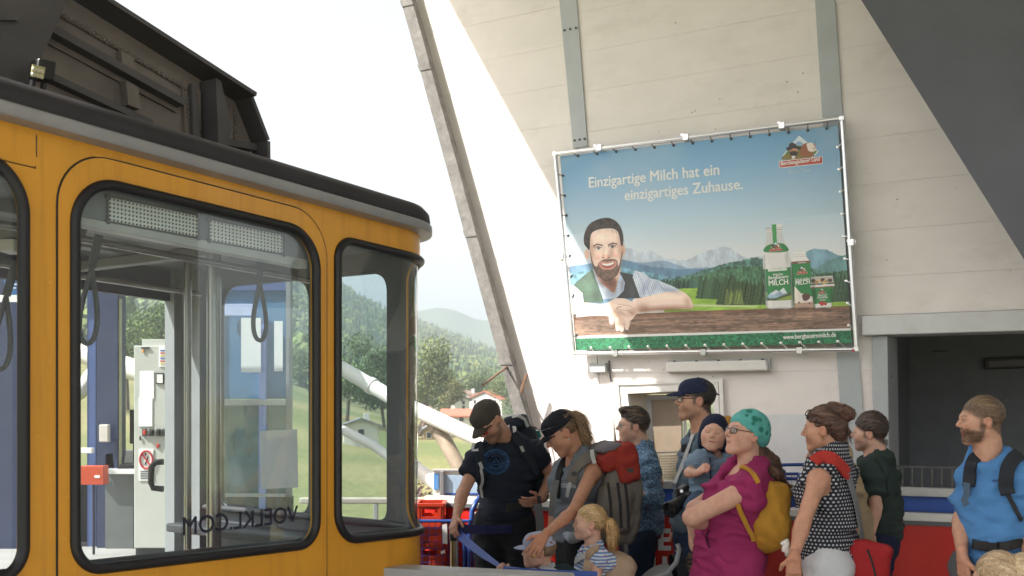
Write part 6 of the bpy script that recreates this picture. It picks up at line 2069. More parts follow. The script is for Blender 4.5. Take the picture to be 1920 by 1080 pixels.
s_m0 = s_of(88); s_m1 = s_of(612)
s_w2 = (s_of(627), AF + LA - .07)
sE = AF + LA
def wE(w): return sE + (w - RAD)                # end-face coordinate
w0, _ = window(s_w0r - 1.25, s_w0r, (s_w0r - 1.33, s_m0, ZB, ZT))
w1, p1 = window(s_w1[0], s_w1[1], (s_m0, s_m1, ZB, ZT))
w2, p2 = window(s_w2[0], s_w2[1], (s_m1, sE + .02, ZB, ZT), r=.13, rt=.09)
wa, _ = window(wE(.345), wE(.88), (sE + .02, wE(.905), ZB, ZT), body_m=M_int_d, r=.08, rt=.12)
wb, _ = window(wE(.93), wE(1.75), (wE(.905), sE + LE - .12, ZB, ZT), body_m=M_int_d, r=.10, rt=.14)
# rest of the near side and back
sb = s_w0r - 1.33
MB().prism([cab(BACK, ZB), cab(sb, ZB), cab(sb, ZT), cab(BACK, ZT)], -cn * .03).build('body_panel', M_yel, cable_car)
# far corner post and far side: post, doorway, further panel
far0 = AF + LA + LB + LE
mb = MB()
ss = [sE + LE - .12] + [sE + LE + LB * i / 6 for i in range(7)] + [far0 + .04]
for a, b2 in zip(ss[:-1], ss[1:]):
  mb.hexa([cab(a, ZB), cab(b2, ZB), cab(b2, ZB, -.09), cab(a, ZB, -.09)], [cab(a, ZT), cab(b2, ZT), cab(b2, ZT, -.09), cab(a, ZT, -.09)])
mb.build('corner_post', M_int, cable_car)
fb = far0 + 1.25
MB().prism([cab(fb, ZB), cab(fb + 2.2, ZB), cab(fb + 2.2, ZT), cab(fb, ZT)], cn * .04).build('body_panel', M_int_d, cable_car)
M_navy = mat('navy_lining', (0.028, 0.034, 0.075), .45)
MB().prism([cab(far0 + .04, 2.36), cab(fb, 2.36), cab(fb, ZT), cab(far0 + .04, ZT)], cn * .05).build('door_header', M_navy, cable_car)
MB().prism([cab(far0 + .04, ZB), cab(fb, ZB), cab(fb, .22), cab(far0 + .04, .22)], cn * .05).build('door_sill', M_int_d, cable_car)
# door leaf standing a little proud round the big window
dl_ = rrect(s_of(107), s_of(611), ZB, 2.556, .12, rt=.20)
inner = []
# outer loop resampled to the inner loop by angle
g = .020
lp = rrect(s_w1[0] + g, s_w1[1] - g, WB + g, WT - g, .10, rt=.16)
cx, cz = (s_w1[0] + s_w1[1]) / 2, (WB + WT) / 2
def ray_loop(p, loop):
  d = (p[0] - cx, p[1] - cz); best = None
  for i in range(len(loop)):
    a, b2 = loop[i], loop[(i + 1) % len(loop)]
    e_ = (b2[0] - a[0], b2[1] - a[1])
    den = d[0] * e_[1] - d[1] * e_[0]
    if abs(den) < 1e-12: continue
    t = ((a[0] - cx) * e_[1] - (a[1] - cz) * e_[0]) / den
    u = ((a[0] - cx) * d[1] - (a[1] - cz) * d[0]) / den
    if t > 0 and -1e-3 <= u <= 1.001: best = t if best is None else max(best, t)
  return (cx + d[0] * best, cz + d[1] * best)
dr = ring_panel('door', lp, None, M_yel, cable_car, off=.005, thick=.004, sub=4, outer=[ray_loop(p, dl_) for p in lp])
MB().tube([cab(a, b2, .0015) for a, b2 in rrect(s_of(106.5), s_of(611.5), ZB, 2.5575, .12, rt=.20)], .0042, 6, closed=True).build('door_seal', M_rub, dr, smooth=True)
# welded plate seams and rivet smears under the gutter
mb = MB()
for px, z0, z1 in ((68, 2.50, 2.575), (66, 2.46, 2.47)):
  s = s_of(px); mb.tube([cab(s, z0, .001), cab(s, z1, .001)], .002, 5)
mb.tube([cab(s_of(-60), 2.463, .001), cab(s_of(66), 2.463, .001)], .002, 5)
mb.build('plate_seam', M_rub, cable_car)
for a, b2, z in ((255, 290, 2.535), (170, 215, 2.552), (355, 380, 2.528), (470, 500, 2.545)):
  MB().prism([cab(s_of(a), z, 0), cab(s_of(b2), z, 0), cab(s_of(b2), z + .014, 0), cab(s_of(a), z + .014, 0)], cn * .004).build('patch_plate', M_yel, cable_car, bevel=.003)

# gutter and roof
def band(name, prof, m, smooth=True, closed=False, s_end=None):
  """Sweep a profile [(off, z)...] along the outline."""
  s_list = [BACK] + list(np.linspace(BACK + .4, AF, 12)) + list(AF + LA * np.linspace(.08, 1, 12)) + list(np.linspace(sE + .1, sE + LE, 6)) + list(sE + LE + LB * np.linspace(.1, 1, 8)) + [far0 + 1.5, far0 + AF - BACK - .001]
  k = len(prof); V = [cab(s, z, o) for s in s_list for o, z in prof]
  Q = []
  for i in range(len(s_list) - 1):
    for j in range(k if closed else k - 1):
      Q.append((i * k + j, i * k + (j + 1) % k, (i + 1) * k + (j + 1) % k, (i + 1) * k + j))
  me = mesh_np(name, np.array([tuple(v) for v in V]), np.array(Q), smooth)
  me.set_sharp_from_angle(angle=math.radians(40))
  return add(name, me, m, cable_car)
band('gutter', [(0.0, 2.592), (.058, 2.598), (.062, 2.604), (.062, 2.638), (.056, 2.644), (-.02, 2.644)], M_trim, closed=True)
rp = [(.045, 2.642), (.052, 2.665), (.046, 2.70), (.02, 2.728), (-.04, 2.744), (-.25, 2.775)]
roof_o = band('roof', rp, M_rtop)
top = [cab(s, 2.774, -.25) for s in [BACK] + list(np.linspace(BACK + .4, AF, 4)) + [sE + .02, sE + LE - .02] + [far0, far0 + AF - BACK]]
MB().prism(top, (0, 0, .006)).build('roof_top', M_rtop, cable_car)
# ceiling, floor, inner linings
cc = [cab(BACK, 2.55, -.04), cab(AF, 2.55, -.04), cab(sE + .01, 2.55, -.06), cab(sE + LE - .01, 2.55, -.06), cab(far0, 2.55, -.04), cab(far0 + AF - BACK, 2.55, -.04)]
MB().prism(cc, (0, 0, .03)).build('ceiling', mat('cabin_ceiling', (0.14, 0.14, 0.15), .5, var=.1), cable_car)
cf = [Vector((p.x, p.y, p.z - 2.40)) for p in cc]
MB().prism(cf, (0, 0, -.05)).build('floor', M_int_d, cable_car)
for o, h in ((-.45, .05), (-1.05, .07), (-1.62, .05)):
  MB().bar(cab(BACK, 2.53, o), cab(AF + .1, 2.53, o), .10, h).build('ceiling_beam', M_int, cable_car, bevel=.008)
for s in (-1.35, -.55, .2):
  MB().bar(cab(s, 2.47, -.1), cab(s, 2.47, -WID + .1), .07, .05).build('ceiling_beam', M_int, cable_car, bevel=.006)
MB().tube([cab(BACK, 2.36, -.55), cab(AF, 2.36, -.55)], .016, 10).build('handrail', M_pole, cable_car, smooth=True)
MB().tube([cab(BACK, 2.36, -1.55), cab(AF, 2.36, -1.55)], .016, 10).build('handrail', M_pole, cable_car, smooth=True)
# lamp trough above the large window, inside
IN = -.07
def ci(px, py, off=IN): return CABP.pix(px, py, off)
tr = MB().prism([ci(140, 345), ci(577, 425), ci(577, 487), ci(140, 404)], cn * -.03).build('lamp_trough', M_int, cable_car)
MB().prism([ci(140, 404, IN + .01), ci(577, 487, IN + .01), ci(577, 503, IN + .01), ci(140, 420, IN + .01)], cn * -.06).build('trough_edge', mat('pale_edge', (.55, .54, .52), .4, metal=.2), cable_car, bevel=.003)
M_dots = mat('perforation_shade', (0.03, 0.03, 0.045), .6)
for q in ([(200, 368), (370, 404), (370, 447), (200, 416)], [(389, 411), (529, 440), (529, 478), (389, 452)]):
  P_ = [ci(x, y, IN + .002) for x, y in q]
  pl_ = MB().prism(P_, cn * .006).build('perforated_plate', mat('pierced_cream', (.86, .84, .78), .45), tr)
  fr_ = MB()
  for i in range(4): fr_.bar(P_[i] + cn * .008, P_[(i + 1) % 4] + cn * .008, .007, .006, up=cn)
  for p in P_: fr_.lathe([(.010, 0), (.010, .012), (.004, .016)], p, cn, 8)
  fr_.build('plate_rim', mat('rim_metal', (.16, .15, .16), .4, metal=.5), tr)
  d = MB(); nx, ny = 25 if q[0][0] == 200 else 21, 6
  for i in range(nx):
    for j in range(ny):
      a, b2 = (i + .6) / (nx + .2), (j + .6) / (ny + .2)
      p = P_[0].lerp(P_[1], a).lerp(P_[3].lerp(P_[2], a), b2) + cn * .0065
      d.lathe([(.0042, 0), (.0042, .0008)], p, cn, 6)
  d.build('perforation', M_dots, tr, kind='stuff')
# poles and hanging straps
def vpole(px, off, r=.02):
  s = s_of(px, off)
  p = CN + cu * s + cn * off
  z = CS * s
  return MB().tube([(p.x, p.y, .15 + z), (p.x, p.y, 2.53 + z)], r, 14).build('pole', M_pole, cable_car, smooth=True)
vpole(401, -.75, .035); vpole(352, -1.3, .02)
def strap(px, py, off, l1, l2, w, tilt=0):
  top_ = CABP.pix(px, py, off)
  s = MB().ribbon([top_, top_ + Vector((tilt, 0, -l1))], cn, .035, .005).build('strap', M_strap, cable_car)
  c = top_ + Vector((tilt, 0, -l1))
  pts = []
  for i in range(22):
    a = 2 * math.pi * i / 22
    t = (1 - math.cos(a)) / 2                       # 0 at the top, 1 at the bottom
    x = math.sin(a) * w * (t ** .75)
    pts.append(c + cu * x + Vector((tilt * t * .6, 0, -l2 * t)))
  MB().tube(pts, .0105, 8, closed=True).build('strap_loop', M_strap, s, smooth=True)
strap(487, 492, -.30, .09, .265, .055)
strap(186, 440, -.35, .13, .30, .055, -.03)
strap(160, 420, -.75, .16, .36, .06, -.06)
strap(30, 490, -.75, .14, .30, .05, -.04)
# small boxes on the ceiling beam
MB().box(cab(-.55 + .0, 2.41, -1.3), (.035, .05, .03)).build('call_box', M_white, cable_car, bevel=.006)
# door grip inside
gp = [Vector(at(x, y, 5.6)) for x, y in ((306, 866), (292, 867), (284, 875), (283, 905), (287, 915), (306, 917))]
MB().tube(gp, .017, 10).build('door_grip', M_black, cable_car, smooth=True)
# sill rail along the windows
MB().tube([cab(BACK, 1.10, -.06), cab(AF - .1, 1.10, -.06)] + [cab(AF + LA * t, 1.10, -.06) for t in (.1, .3, .5, .7, .9)] + [cab(sE + .1, 1.10, -.06), cab(sE + LE, 1.10, -.06)], .02, 10).build('sill_rail', M_int_d, cable_car, smooth=True)
# driver's seat backs / dark ledge under the end windows
MB().prism([cab(wE(.35), 1.02, -.05), cab(wE(1.8), 1.02, -.05), cab(wE(1.8), 1.02, -.35), cab(wE(.35), 1.02, -.35)], (0, 0, -.05)).build('end_shelf', M_int_d, cable_car, bevel=.01)
# notice on the large pane and mirrored lettering
MB().prism([CABP.pix(x, y, -.018) for x, y in ((487, 808), (557, 805), (559, 914), (489, 917))], cn * .001).build('paper_notice', M_paper, cable_car)
M_let_k = mat('black_lettering', (0.012, 0.012, 0.03), .5)
text_quad('VOELKL.COM', CABP.pix(558, 978, -.008), CABP.pix(343, 1004, -.008), CABP.pix(558, 948, -.008), M_let_k, cable_car, 'lettering', bold=.02, depth=-.001)

# ---- riveted girder on the roof
GP = Plane(CN - cn * .80, Vector((0.5617, 0.8273, CS)), (0, 0, 1))
def gx(x, y, off=0.0): return GP.pix(x, y, off)
M_riv = mat('rivet_heads', (0.16, 0.145, 0.13), .4, metal=.3)
outline = [(-60, -122), (135, 0), (440, 190), (471, 270), (471, 330), (-60, 300)]
gd = MB().prism([gx(*p) for p in outline], cn * -.05).build('roof_girder', M_gird, cable_car)
def on_g(name, pts, off, t, m=M_gird2, bevel=0):
  return MB().prism([gx(x, y, off) for x, y in pts], cn * t).build(name, m, gd, bevel=bevel)
# top flange and end flange, standing out towards the platform
def flange(a, b2, w, th=.02, name='flange'):
  A_, B_ = gx(*a), gx(*b2); n = (B_ - A_).cross(cn).normalized()
  if n.z < 0: n = -n
  MB().prism([A_, B_, B_ + n * th, A_ + n * th], cn * w).build(name, M_gird2, gd)
flange((-60, -122), (137, 1.2), .16); flange((137, 1.2), (440, 190), .16); flange((440, 190), (471, 270), .12); flange((471, 270), (472, 335), .12)
on_g('angle_bar', [(60, -14), (340, 152), (340, 166), (60, 2)], .002, .012, M_gird)
on_g('stiffener', [(60, 40), (328, 190), (328, 203), (60, 56)], .002, .075)
on_g('stiffener', [(60, 56), (328, 203), (328, 212), (60, 68)], .002, .015, M_gird)
on_g('stiffener', [(60, 128), (274, 228), (274, 240), (60, 142)], .002, .05)
on_g('stiffener', [(217, 98), (241, 112), (243, 137), (219, 124)], .002, .04, M_gird)
on_g('stiffener', [(224, 155), (247, 168), (250, 208), (228, 200)], .002, .05, M_gird)
on_g('end_plate', [(338, 150), (372, 170), (372, 300), (345, 300)], .002, .018, M_gird)
on_g('end_plate', [(352, 158), (362, 163), (368, 300), (356, 300)], .021, .03)
on_g('diaphragm', [(374, 154), (384, 160), (405, 248), (392, 300), (380, 300)], .002, .12)
on_g('base_angle', [(395, 258), (470, 272), (470, 284), (395, 272)], .002, .05)
rv = MB()
def riv(x, y, off): rv.lathe([(.0115, 0), (.010, .006), (.004, .009)], gx(x, y, off), cn, 7)
for i in range(26): riv(70 + 265 * i / 25, 0 + 158 * i / 25 - 1, .014)
for i in range(12):
  riv(347 + 1.2 * i, 166 + 9 * i, .02); riv(366 + .9 * i, 172 + 9 * i, .02)
for i in range(8): riv(425, 200 + 9 * i, .0); riv(440, 215 + 8 * i, .0)
for i in range(4): riv(398 + 14 * i, 190 + 6 * i, .0)
rv.build('rivets', M_riv, gd, kind='stuff')
# hanger bracket, nearest, and the work lamp on it
on_g('hanger_bracket', [(-60, -60), (112, -10), (58, 108), (38, 162), (-60, 200)], .10, .10, M_gird2, .01)
on_g('bracket_plate', [(-60, 20), (40, 24), (30, 40), (-60, 38)], .205, .02, M_gird2)
wl = MB().prism([gx(x, y, .27) for x, y in ((57, 113), (91, 121), (86, 158), (52, 150))], cn * .06).build('work_lamp', M_black, cable_car, bevel=.008)
MB().prism([gx(x, y, .331) for x, y in ((60, 121), (84, 127), (80, 148), (57, 143))], cn * .006).build('lens', mat('lamp_lens', (.42, .40, .20), .25, var=.1), wl)
d = MB()
for i in range(3):
  for j in range(2):
    d.lathe([(.010, 0), (.008, .004)], gx(64 + 7.5 * i - 1.5 * j, 130 + 10 * j + 2 * i, .338), cn, 8)
d.build('diode', mat('lamp_diode', (.62, .58, .40), .3), wl, kind='stuff')
MB().prism([gx(x, y, .29) for x, y in ((56, 150), (62, 152), (60, 170), (54, 168))], cn * .02).build('lamp_foot', M_black, wl)
MB().prism([gx(x, y, .29) for x, y in ((76, 156), (82, 158), (80, 176), (74, 174))], cn * .02).build('lamp_foot', M_black, wl)

# ================================================================== far platform behind the cabin: booth, cabinet, desk
def fbox(name, x0, x1, y0, y1, Y, dep, m, parent, bevel=.004):
  """Box with its front face covering columns x0..x1 and rows y0..y1 at distance Y."""
  a, b2 = at(x0, y1, Y), at(x1, y0, Y)
  return MB().prism([(a.x, Y, a.z), (b2.x, Y, a.z), (b2.x, Y, b2.z), (a.x, Y, b2.z)], (0, dep, 0)).build(name, m, parent, bevel=bevel)
FZ = at(0, 1040, 9.2).z
MB().prism([(-7.5, 7.2, FZ - .35), (-2.6, 7.9, FZ - .35), (-2.6, 10.6, FZ - .35), (-7.5, 10.6, FZ - .35)], (0, 0, .35)).build('far_platform', M_floor, kind='structure')
M_bnavy = mat('navy_frame', (0.030, 0.040, 0.088), .4, var=.1)
M_bblue = mat('bright_blue_frame', (0.075, 0.115, 0.27), .4, var=.1)
booth = empty('control_booth', at(200, 1040, 9.6), 'navy framed operator booth on the far platform, seen through the cabin', 'booth')
fbox('post', 181, 221, 470, 1040, 9.6, .2, M_bnavy, booth); fbox('post', 163, 180, 470, 1040, 9.7, .1, M_bblue, booth)
fbox('post', 222, 226, 560, 900, 9.62, .04, mat('yellowish_edge', (.45, .46, .30), .4), booth); fbox('post', 128, 138, 470, 1040, 9.65, .1, M_bnavy, booth)
fbox('post', -120, 62, 500, 1060, 9.55, .2, M_bnavy, booth)
fbox('header', -200, 330, 470, 540, 9.9, .2, M_bnavy, booth); fbox('header', -200, 420, 400, 470, 9.5, .6, M_int_d, booth)
fbox('parapet', 120, 262, 905, 1060, 10.0, .1, mat('booth_panel', (.06, .065, .07), .6), booth)
fbox('parapet', 224, 300, 872, 888, 10.2, .1, M_blue, booth)
dk = empty('desk', at(250, 1040, 9.7), 'pale grey desk of the operator booth behind the cabin', 'desk')
fbox('desk_top', 196, 262, 880, 889, 9.5, .7, M_white, dk); fbox('desk_side', 197, 250, 889, 1030, 9.56, .05, mat('desk_grey', (.12, .13, .13), .6), dk)
fbox('equipment_panel', 128, 172, 840, 850, 9.4, .06, M_white, booth)
mo = empty('computer_monitor', at(250, 880, 9.7), 'dark monitor seen from behind at the left edge of the grey cabinet', 'monitor')
fbox('screen', 243, 262, 768, 832, 9.75, .05, M_black, mo); fbox('stand', 249, 256, 832, 872, 9.77, .03, M_black, mo); fbox('foot', 243, 262, 872, 879, 9.7, .15, M_black, mo)
kb = empty('keyboard', at(236, 880, 9.55), 'black keyboard lying on the desk in the booth', 'keyboard')
MB().prism([at(221, 879, 9.55), at(256, 877, 9.55), at(258, 872, 9.7), at(226, 873, 9.7)], (0, 0, .02)).build('body', M_black, kb)
for i in range(3): MB().prism([at(224 + i * 1.3, 877.6 - i * 1.6, 9.57 + i * .04) + Vector((0, 0, .021)), at(254 + i, 875.8 - i * 1.4, 9.57 + i * .04) + Vector((0, 0, .021)), at(254 + i, 875 - i * 1.4, 9.59 + i * .04) + Vector((0, 0, .021)), at(225 + i * 1.3, 876.8 - i * 1.6, 9.59 + i * .04) + Vector((0, 0, .021))], (0, 0, .006)).build('key_row', mat('key_grey', (.06, .06, .065), .5), kb)
pb = empty('plastic_tray', at(225, 880, 9.7), 'white sloping plastic tray on the desk in the booth', 'tray')
MB().prism([at(209, 845, 9.7), at(262, 845, 9.9), at(262, 872, 9.9), at(222, 872, 9.7)], (0, .18, 0)).build('tray_body', M_white, pb, bevel=.01)
MB().prism([at(198, 852, 9.6), at(211, 850, 9.6), at(214, 876, 9.6), at(198, 878, 9.6)], (0, .2, 0)).build('blue_insert', M_blue, pb)
cb = empty('control_cabinet', at(285, 1040, 9.0), 'tall pale grey switch cabinet with papers and a no smoking sign', 'cabinet')
M_cab = mat('cabinet_grey', (0.47, 0.48, 0.44), .45, var=.04)
fbox('case', 251, 316, 648, 1028, 9.0, .35, M_cab, cb, .008); fbox('top_box', 266, 316, 636, 648, 9.05, .25, M_cab, cb); fbox('plinth', 254, 314, 1028, 1042, 9.04, .3, M_int_d, cb)
fbox('name_plate', 264, 280, 650, 654, 8.985, .012, M_screw, cb); fbox('orange_sticker', 266, 270, 656, 661, 8.987, .01, mat('orange', (.7, .25, .03), .5), cb)
fbox('paper', 262, 289, 696, 748, 8.992, .006, M_paper, cb); fbox('paper', 260, 286, 746, 800, 8.9925, .0055, M_paper, cb)
nt_ = fbox('notice', 298, 313, 648, 688, 8.99, .008, M_paper, cb)
for i, c in enumerate(((.02, .1, .4), (.5, .06, .05), (.6, .5, .08), (.02, .1, .4), (.5, .06, .05), (.6, .5, .08))):
  fbox('stripe', 300, 312, 656 + i * 5, 658 + i * 5, 8.986, .003, mat('stripe_%s' % 'abcdef'[i], c, .6), nt_, 0)
ins = fbox('meter', 292, 307, 699, 720, 8.985, .014, M_black, cb); fbox('meter_face', 294, 305, 702, 718, 8.98, .004, M_white, ins, 0)
for x, m in ((266, mat('red_switch', (.5, .05, .03), .4)), (279, M_black), (292, M_black), (303, M_black)):
  sw = fbox('switch', x, x + 8, 804, 818, 8.98, .02, M_screw, cb); fbox('switch_knob', x + 1.5, x + 6.5, 807, 815, 8.955, .024, m, sw)
fbox('key_tag', 261, 264, 818, 826, 8.985, .01, M_black, cb); fbox('indicator', 293, 298, 832, 840, 8.985, .014, MATS['red_switch'], cb)
sg = fbox('no_smoking_sign', 260, 288, 842, 902, 8.991, .008, M_white, cb)
c = at(274, 862, 8.985)
ring = MB(); ring.tube([c + Vector((math.cos(a) * .056, 0, math.sin(a) * .078 * 1.0)) for a in np.linspace(0, 2 * math.pi, 25)[:-1]], .008, 6, closed=True)
ring.bar(c + Vector((-.04, 0, .055)), c + Vector((.04, 0, -.055)), .012, .004, up=(0, 1, 0)); ring.build('red_circle', mat('sign_red', (.5, .02, .03), .5), sg)
cg = MB(); cg.bar(c + Vector((-.012, .002, -.045)), c + Vector((.018, .002, .03)), .010, .004, up=(0, 1, 0)); cg.bar(c + Vector((-.006, .002, .035)), c + Vector((-.006, .002, .06)), .010, .004, up=(0, 1, 0)); cg.build('cigarette_symbol', M_black, sg)
for i in range(4): fbox('text_line', 263, 284 - 3 * (i % 2), 883 + i * 4.2, 885 + i * 4.2, 8.988, .002, MATS['grey_strip'], sg, 0)
# red box on a stand, phone on the post
rbx = empty('red_box', at(170, 1040, 9.1), 'orange red box on a thin post beside the booth', 'box')
fbox('case', 150, 194, 874, 909, 9.1, .12, mat('orange_red', (.50, .07, .03), .4), rbx); fbox('label_plate', 177, 187, 891, 896, 9.095, .004, M_white, rbx, 0); fbox('stand', 173, 177, 909, 1040, 9.15, .02, M_black, rbx)
fbox('handset', 185, 203, 796, 829, 9.5, .06, mat('beige_plastic', (.55, .50, .46), .5), booth, .01)
# info board in the leftmost window
ib = empty('blue_info_board', at(22, 560, 8.2), 'small blue printed board in the leftmost cabin window', 'board')
fbox('board', 8, 38, 513, 553, 8.2, .01, mat('sign_blue', (.03, .12, .30), .4), ib, 0)
for i in range(4): fbox('text_line', 12, 34 - 4 * (i % 2), 518 + i * 7, 520 + i * 7, 8.197, .002, M_letter, ib, 0)
fbox('backing', -4, 40, 553, 566, 8.2, .02, M_white, ib, 0)
# glazed blue gate seen through the end window
gt = empty('glazed_gate', at(470, 1000, 10.6), 'blue framed glazed gate on the far platform behind the end window', 'gate')
M_bglass = mat('blue_panel', (0.075, 0.19, 0.34), .25, var=.2, scale=1.5)
fbox('frame', 386, 400, 540, 1040, 10.6, .1, M_bnavy, gt); fbox('frame', 485, 498, 600, 1040, 10.58, .1, mat('lilac_blue', (.30, .38, .75), .35), gt); fbox('frame', 536, 545, 500, 1040, 10.6, .1, M_int, gt)
fbox('frame', 386, 545, 520, 545, 10.62, .1, M_bblue, gt); fbox('light_rail', 415, 480, 570, 592, 10.55, .06, mat('pale_lilac', (.52, .58, .85), .3), gt)
fbox('frame', 410, 535, 749, 760, 10.57, .06, M_ledge, gt); fbox('frame', 355, 535, 926, 932, 10.57, .06, M_ledge, gt)
fbox('panel', 400, 536, 545, 748, 10.66, .02, M_bglass, gt); fbox('panel', 400, 536, 760, 926, 10.66, .02, mat('teal_panel', (.13, .22, .24), .25, var=.3, scale=3), gt)
fbox('notice', 452, 489, 596, 698, 10.54, .005, M_paper, gt, 0); fbox('notice', 514, 530, 602, 696, 10.54, .005, M_paper, gt, 0)
# red crate and dark lower wall of the gate
fbox('plinth', 340, 545, 932, 1040, 10.6, .15, M_int_d, gt)
# ================================================================== things on the platform
M_tblue = mat('trolley_blue', (0.018, 0.060, 0.24), .35, var=.08)
M_crate = mat('crate_red', (0.56, 0.045, 0.014), .42, var=.08, scale=4)
M_gal = mat('galvanised', (0.50, 0.50, 0.52), .35, metal=.8, var=.1)
def pt(x, y, Y): return Vector(at(x, y, Y))

# white boards on a frame at the platform edge
wbd = empty('white_board', pt(905, 940, 8.25), 'white and pale blue advertising boards on a low frame beyond the red barrier', 'board')
def vb(name, x0, x1, y0, y1, Y, dep, m, parent, bevel=.003, Y2=None):
  Y2 = Y2 or Y
  a, b2, c, d = pt(x0, y1, Y), pt(x1, y1, Y2), pt(x1, y0, Y2), pt(x0, y0, Y)
  c.x, d.x = b2.x, a.x
  return MB().prism([a, b2, c, d], (0, dep, 0)).build(name, m, parent, bevel=bevel)
M_pb = mat('pale_blue_print', (0.46, 0.62, 0.80), .45, var=.25, scale=1.8)
vb('board', 812, 1012, 884, 940, 8.3, .03, M_white, wbd); vb('print', 830, 905, 891, 925, 8.29, .006, M_pb, wbd); vb('print', 912, 1008, 891, 925, 8.29, .006, M_pb, wbd)
vb('print', 813, 823, 888, 918, 8.29, .006, mat('blue_print', (.12, .30, .62), .45), wbd)
vb('upright', 825, 832, 884, 938, 8.26, .03, M_gal, wbd); vb('upright', 906, 911, 884, 938, 8.26, .03, M_gal, wbd)
vb('top_rail', 811, 1014, 880, 884, 8.28, .06, M_ledge, wbd); vb('blue_stripe', 833, 1010, 925, 928, 8.285, .004, M_blue, wbd)
gr_ = empty('guard_rail', pt(850, 940, 8.0), 'weathered beige rail beam running left behind the crates', 'rail')
vb('beam', 560, 830, 934, 945, 8.0, .08, mat('beige_rail', (.42, .37, .31), .6, var=.15), gr_, .01, 7.9); vb('beam', 831, 935, 933, 945, 7.9, .08, mat('grey_rail', (.22, .20, .19), .6, var=.1), gr_, .01, 7.85)
vb('foot', 700, 708, 945, 1260, 7.95, .06, M_ledge, gr_)

# ---- blue mesh trolley with red crates
def cart(name, label, x0, x1, Y, dep, ztop, zb=.17, hand=True):
  t = empty(name, (x0, Y, 0), label, 'trolley')
  fr = MB(); c = [(x0, Y), (x1, Y), (x1 + .03, Y + dep), (x0 + .03, Y + dep)]
  for i in range(4):
    a, b2 = c[i], c[(i + 1) % 4]
    for z, r_ in ((ztop, .011), (zb, .012)): fr.tube([(a[0], a[1], z), (b2[0], b2[1], z)], r_, 8)
    fr.tube([(a[0], a[1], zb - .03), (a[0], a[1], ztop)], .012, 8)
  fr.build('frame', M_tblue, t, smooth=True)
  for i in range(4):
    a, b2 = Vector((*c[i], 0)), Vector((*c[(i + 1) % 4], 0)); L_ = (b2 - a).length
    w = MB(); n = int(L_ / .045); k = int((ztop - zb) / .045)
    for j in range(1, n): p = a.lerp(b2, j / n); w.tube([(p.x, p.y, zb), (p.x, p.y, ztop)], .0024, 4, cap=False)
    for j in range(1, k): z = zb + (ztop - zb) * j / k; w.tube([(a.x, a.y, z), (b2.x, b2.y, z)], .0024, 4, cap=False)
    w.build('wire_mesh', M_tblue, t)
  MB().box(((x0 + x1) / 2, Y + dep / 2, zb - .01), ((x1 - x0) / 2, dep / 2, .012)).build('base', M_gal, t)
  for a in c:
    wl_ = MB().lathe([(.02, -.016), (.06, -.012), (.06, .012), (.02, .016)], (a[0], a[1], .062), (1, 0, 0), 16).build('wheel', M_black, t, smooth=True)
    MB().box((a[0], a[1], .10), (.022, .03, .02)).build('caster_fork', M_gal, t)
  return t, c
xl, xr = pt(779, 0, 6.97).x, pt(880, 0, 6.97).x
tz = pt(0, 977, 6.97).z
t1, cc_ = cart('mesh_trolley', 'blue wire mesh trolley loaded with red crates beside the cabin corner', xl, xr, 6.97, .29, tz)
hp = [pt(884, 1100, 7.0), pt(884, 985, 7.0), pt(885, 958, 7.0), pt(893, 941, 7.03), pt(904, 928, 7.1), pt(914, 926, 7.18)]
MB().tube(hp, .0185, 12).build('handle', M_tblue, t1, smooth=True)
MB().tube([pt(872, 985, 6.99), pt(872, 1100, 6.99)], .016, 10).build('handle_stay', M_tblue, t1, smooth=True)
MB().bar(pt(884, 968, 7.0), pt(930, 945, 7.25), .02, .02).build('side_bar', M_gal, t1)
def crate(c, h, label, par_group):
  """Open red plastic crate: floor, four walls with a rim and hand holes."""
  x0, x1, y0, y1, z0, z1 = c
  t = empty('plastic_crate', ((x0 + x1) / 2, (y0 + y1) / 2, z0), label, 'crate', par_group)
  th_ = .006
  MB().box(((x0 + x1) / 2, (y0 + y1) / 2, z0 + .006), ((x1 - x0) / 2, (y1 - y0) / 2, .006)).build('floor', M_crate, t)
  for (ax, sx) in (('x', x0), ('x', x1), ('y', y0), ('y', y1)):
    m_ = MB(); L0, L1 = (y0, y1) if ax == 'x' else (x0, x1); mid = (L0 + L1) / 2
    def seg(a, b2, za, zb2, tt=th_):
      if ax == 'x': m_.box((sx, (a + b2) / 2, (za + zb2) / 2), (tt, (b2 - a) / 2, (zb2 - za) / 2))
      else: m_.box(((a + b2) / 2, sx, (za + zb2) / 2), ((b2 - a) / 2, tt, (zb2 - za) / 2))
    H_ = z1 - z0
    seg(L0, L1, z0 + .013, z0 + H_ * .66); seg(L0, mid - .055, z0 + H_ * .66, z1 - .02); seg(mid + .055, L1, z0 + H_ * .66, z1 - .02)
    seg(mid - .055, mid + .055, z0 + H_ * .86, z1 - .02); seg(L0 - .004, L1 + .004, z1 - .0198, z1, .012); seg(L0, L1, z0 + H_ * .34, z0 + H_ * .37, .010)
    for k in range(5):
      a = L0 + (L1 - L0) * (k + .5) / 5
      if abs(a - mid) > .06: seg(a - .005, a + .005, z0 + .02, z1 - .022, .0095)
    m_.build('side_wall', M_crate, t)
  return t
cw = (pt(776, 0, 7.0).x, pt(834, 0, 7.0).x)
z = .185
labs = ['bottom red crate of the stack in the blue mesh trolley', 'middle red crate of the stack in the blue mesh trolley', 'topmost red crate rising above the rim of the blue mesh trolley']
for i in range(3):
  cr_ = crate((cw[0] + .008 * i, cw[1] - .006 * i, 7.0, 7.24, z, z + .27), .27, labs[i], 'red crates in the mesh trolley'); z += .272
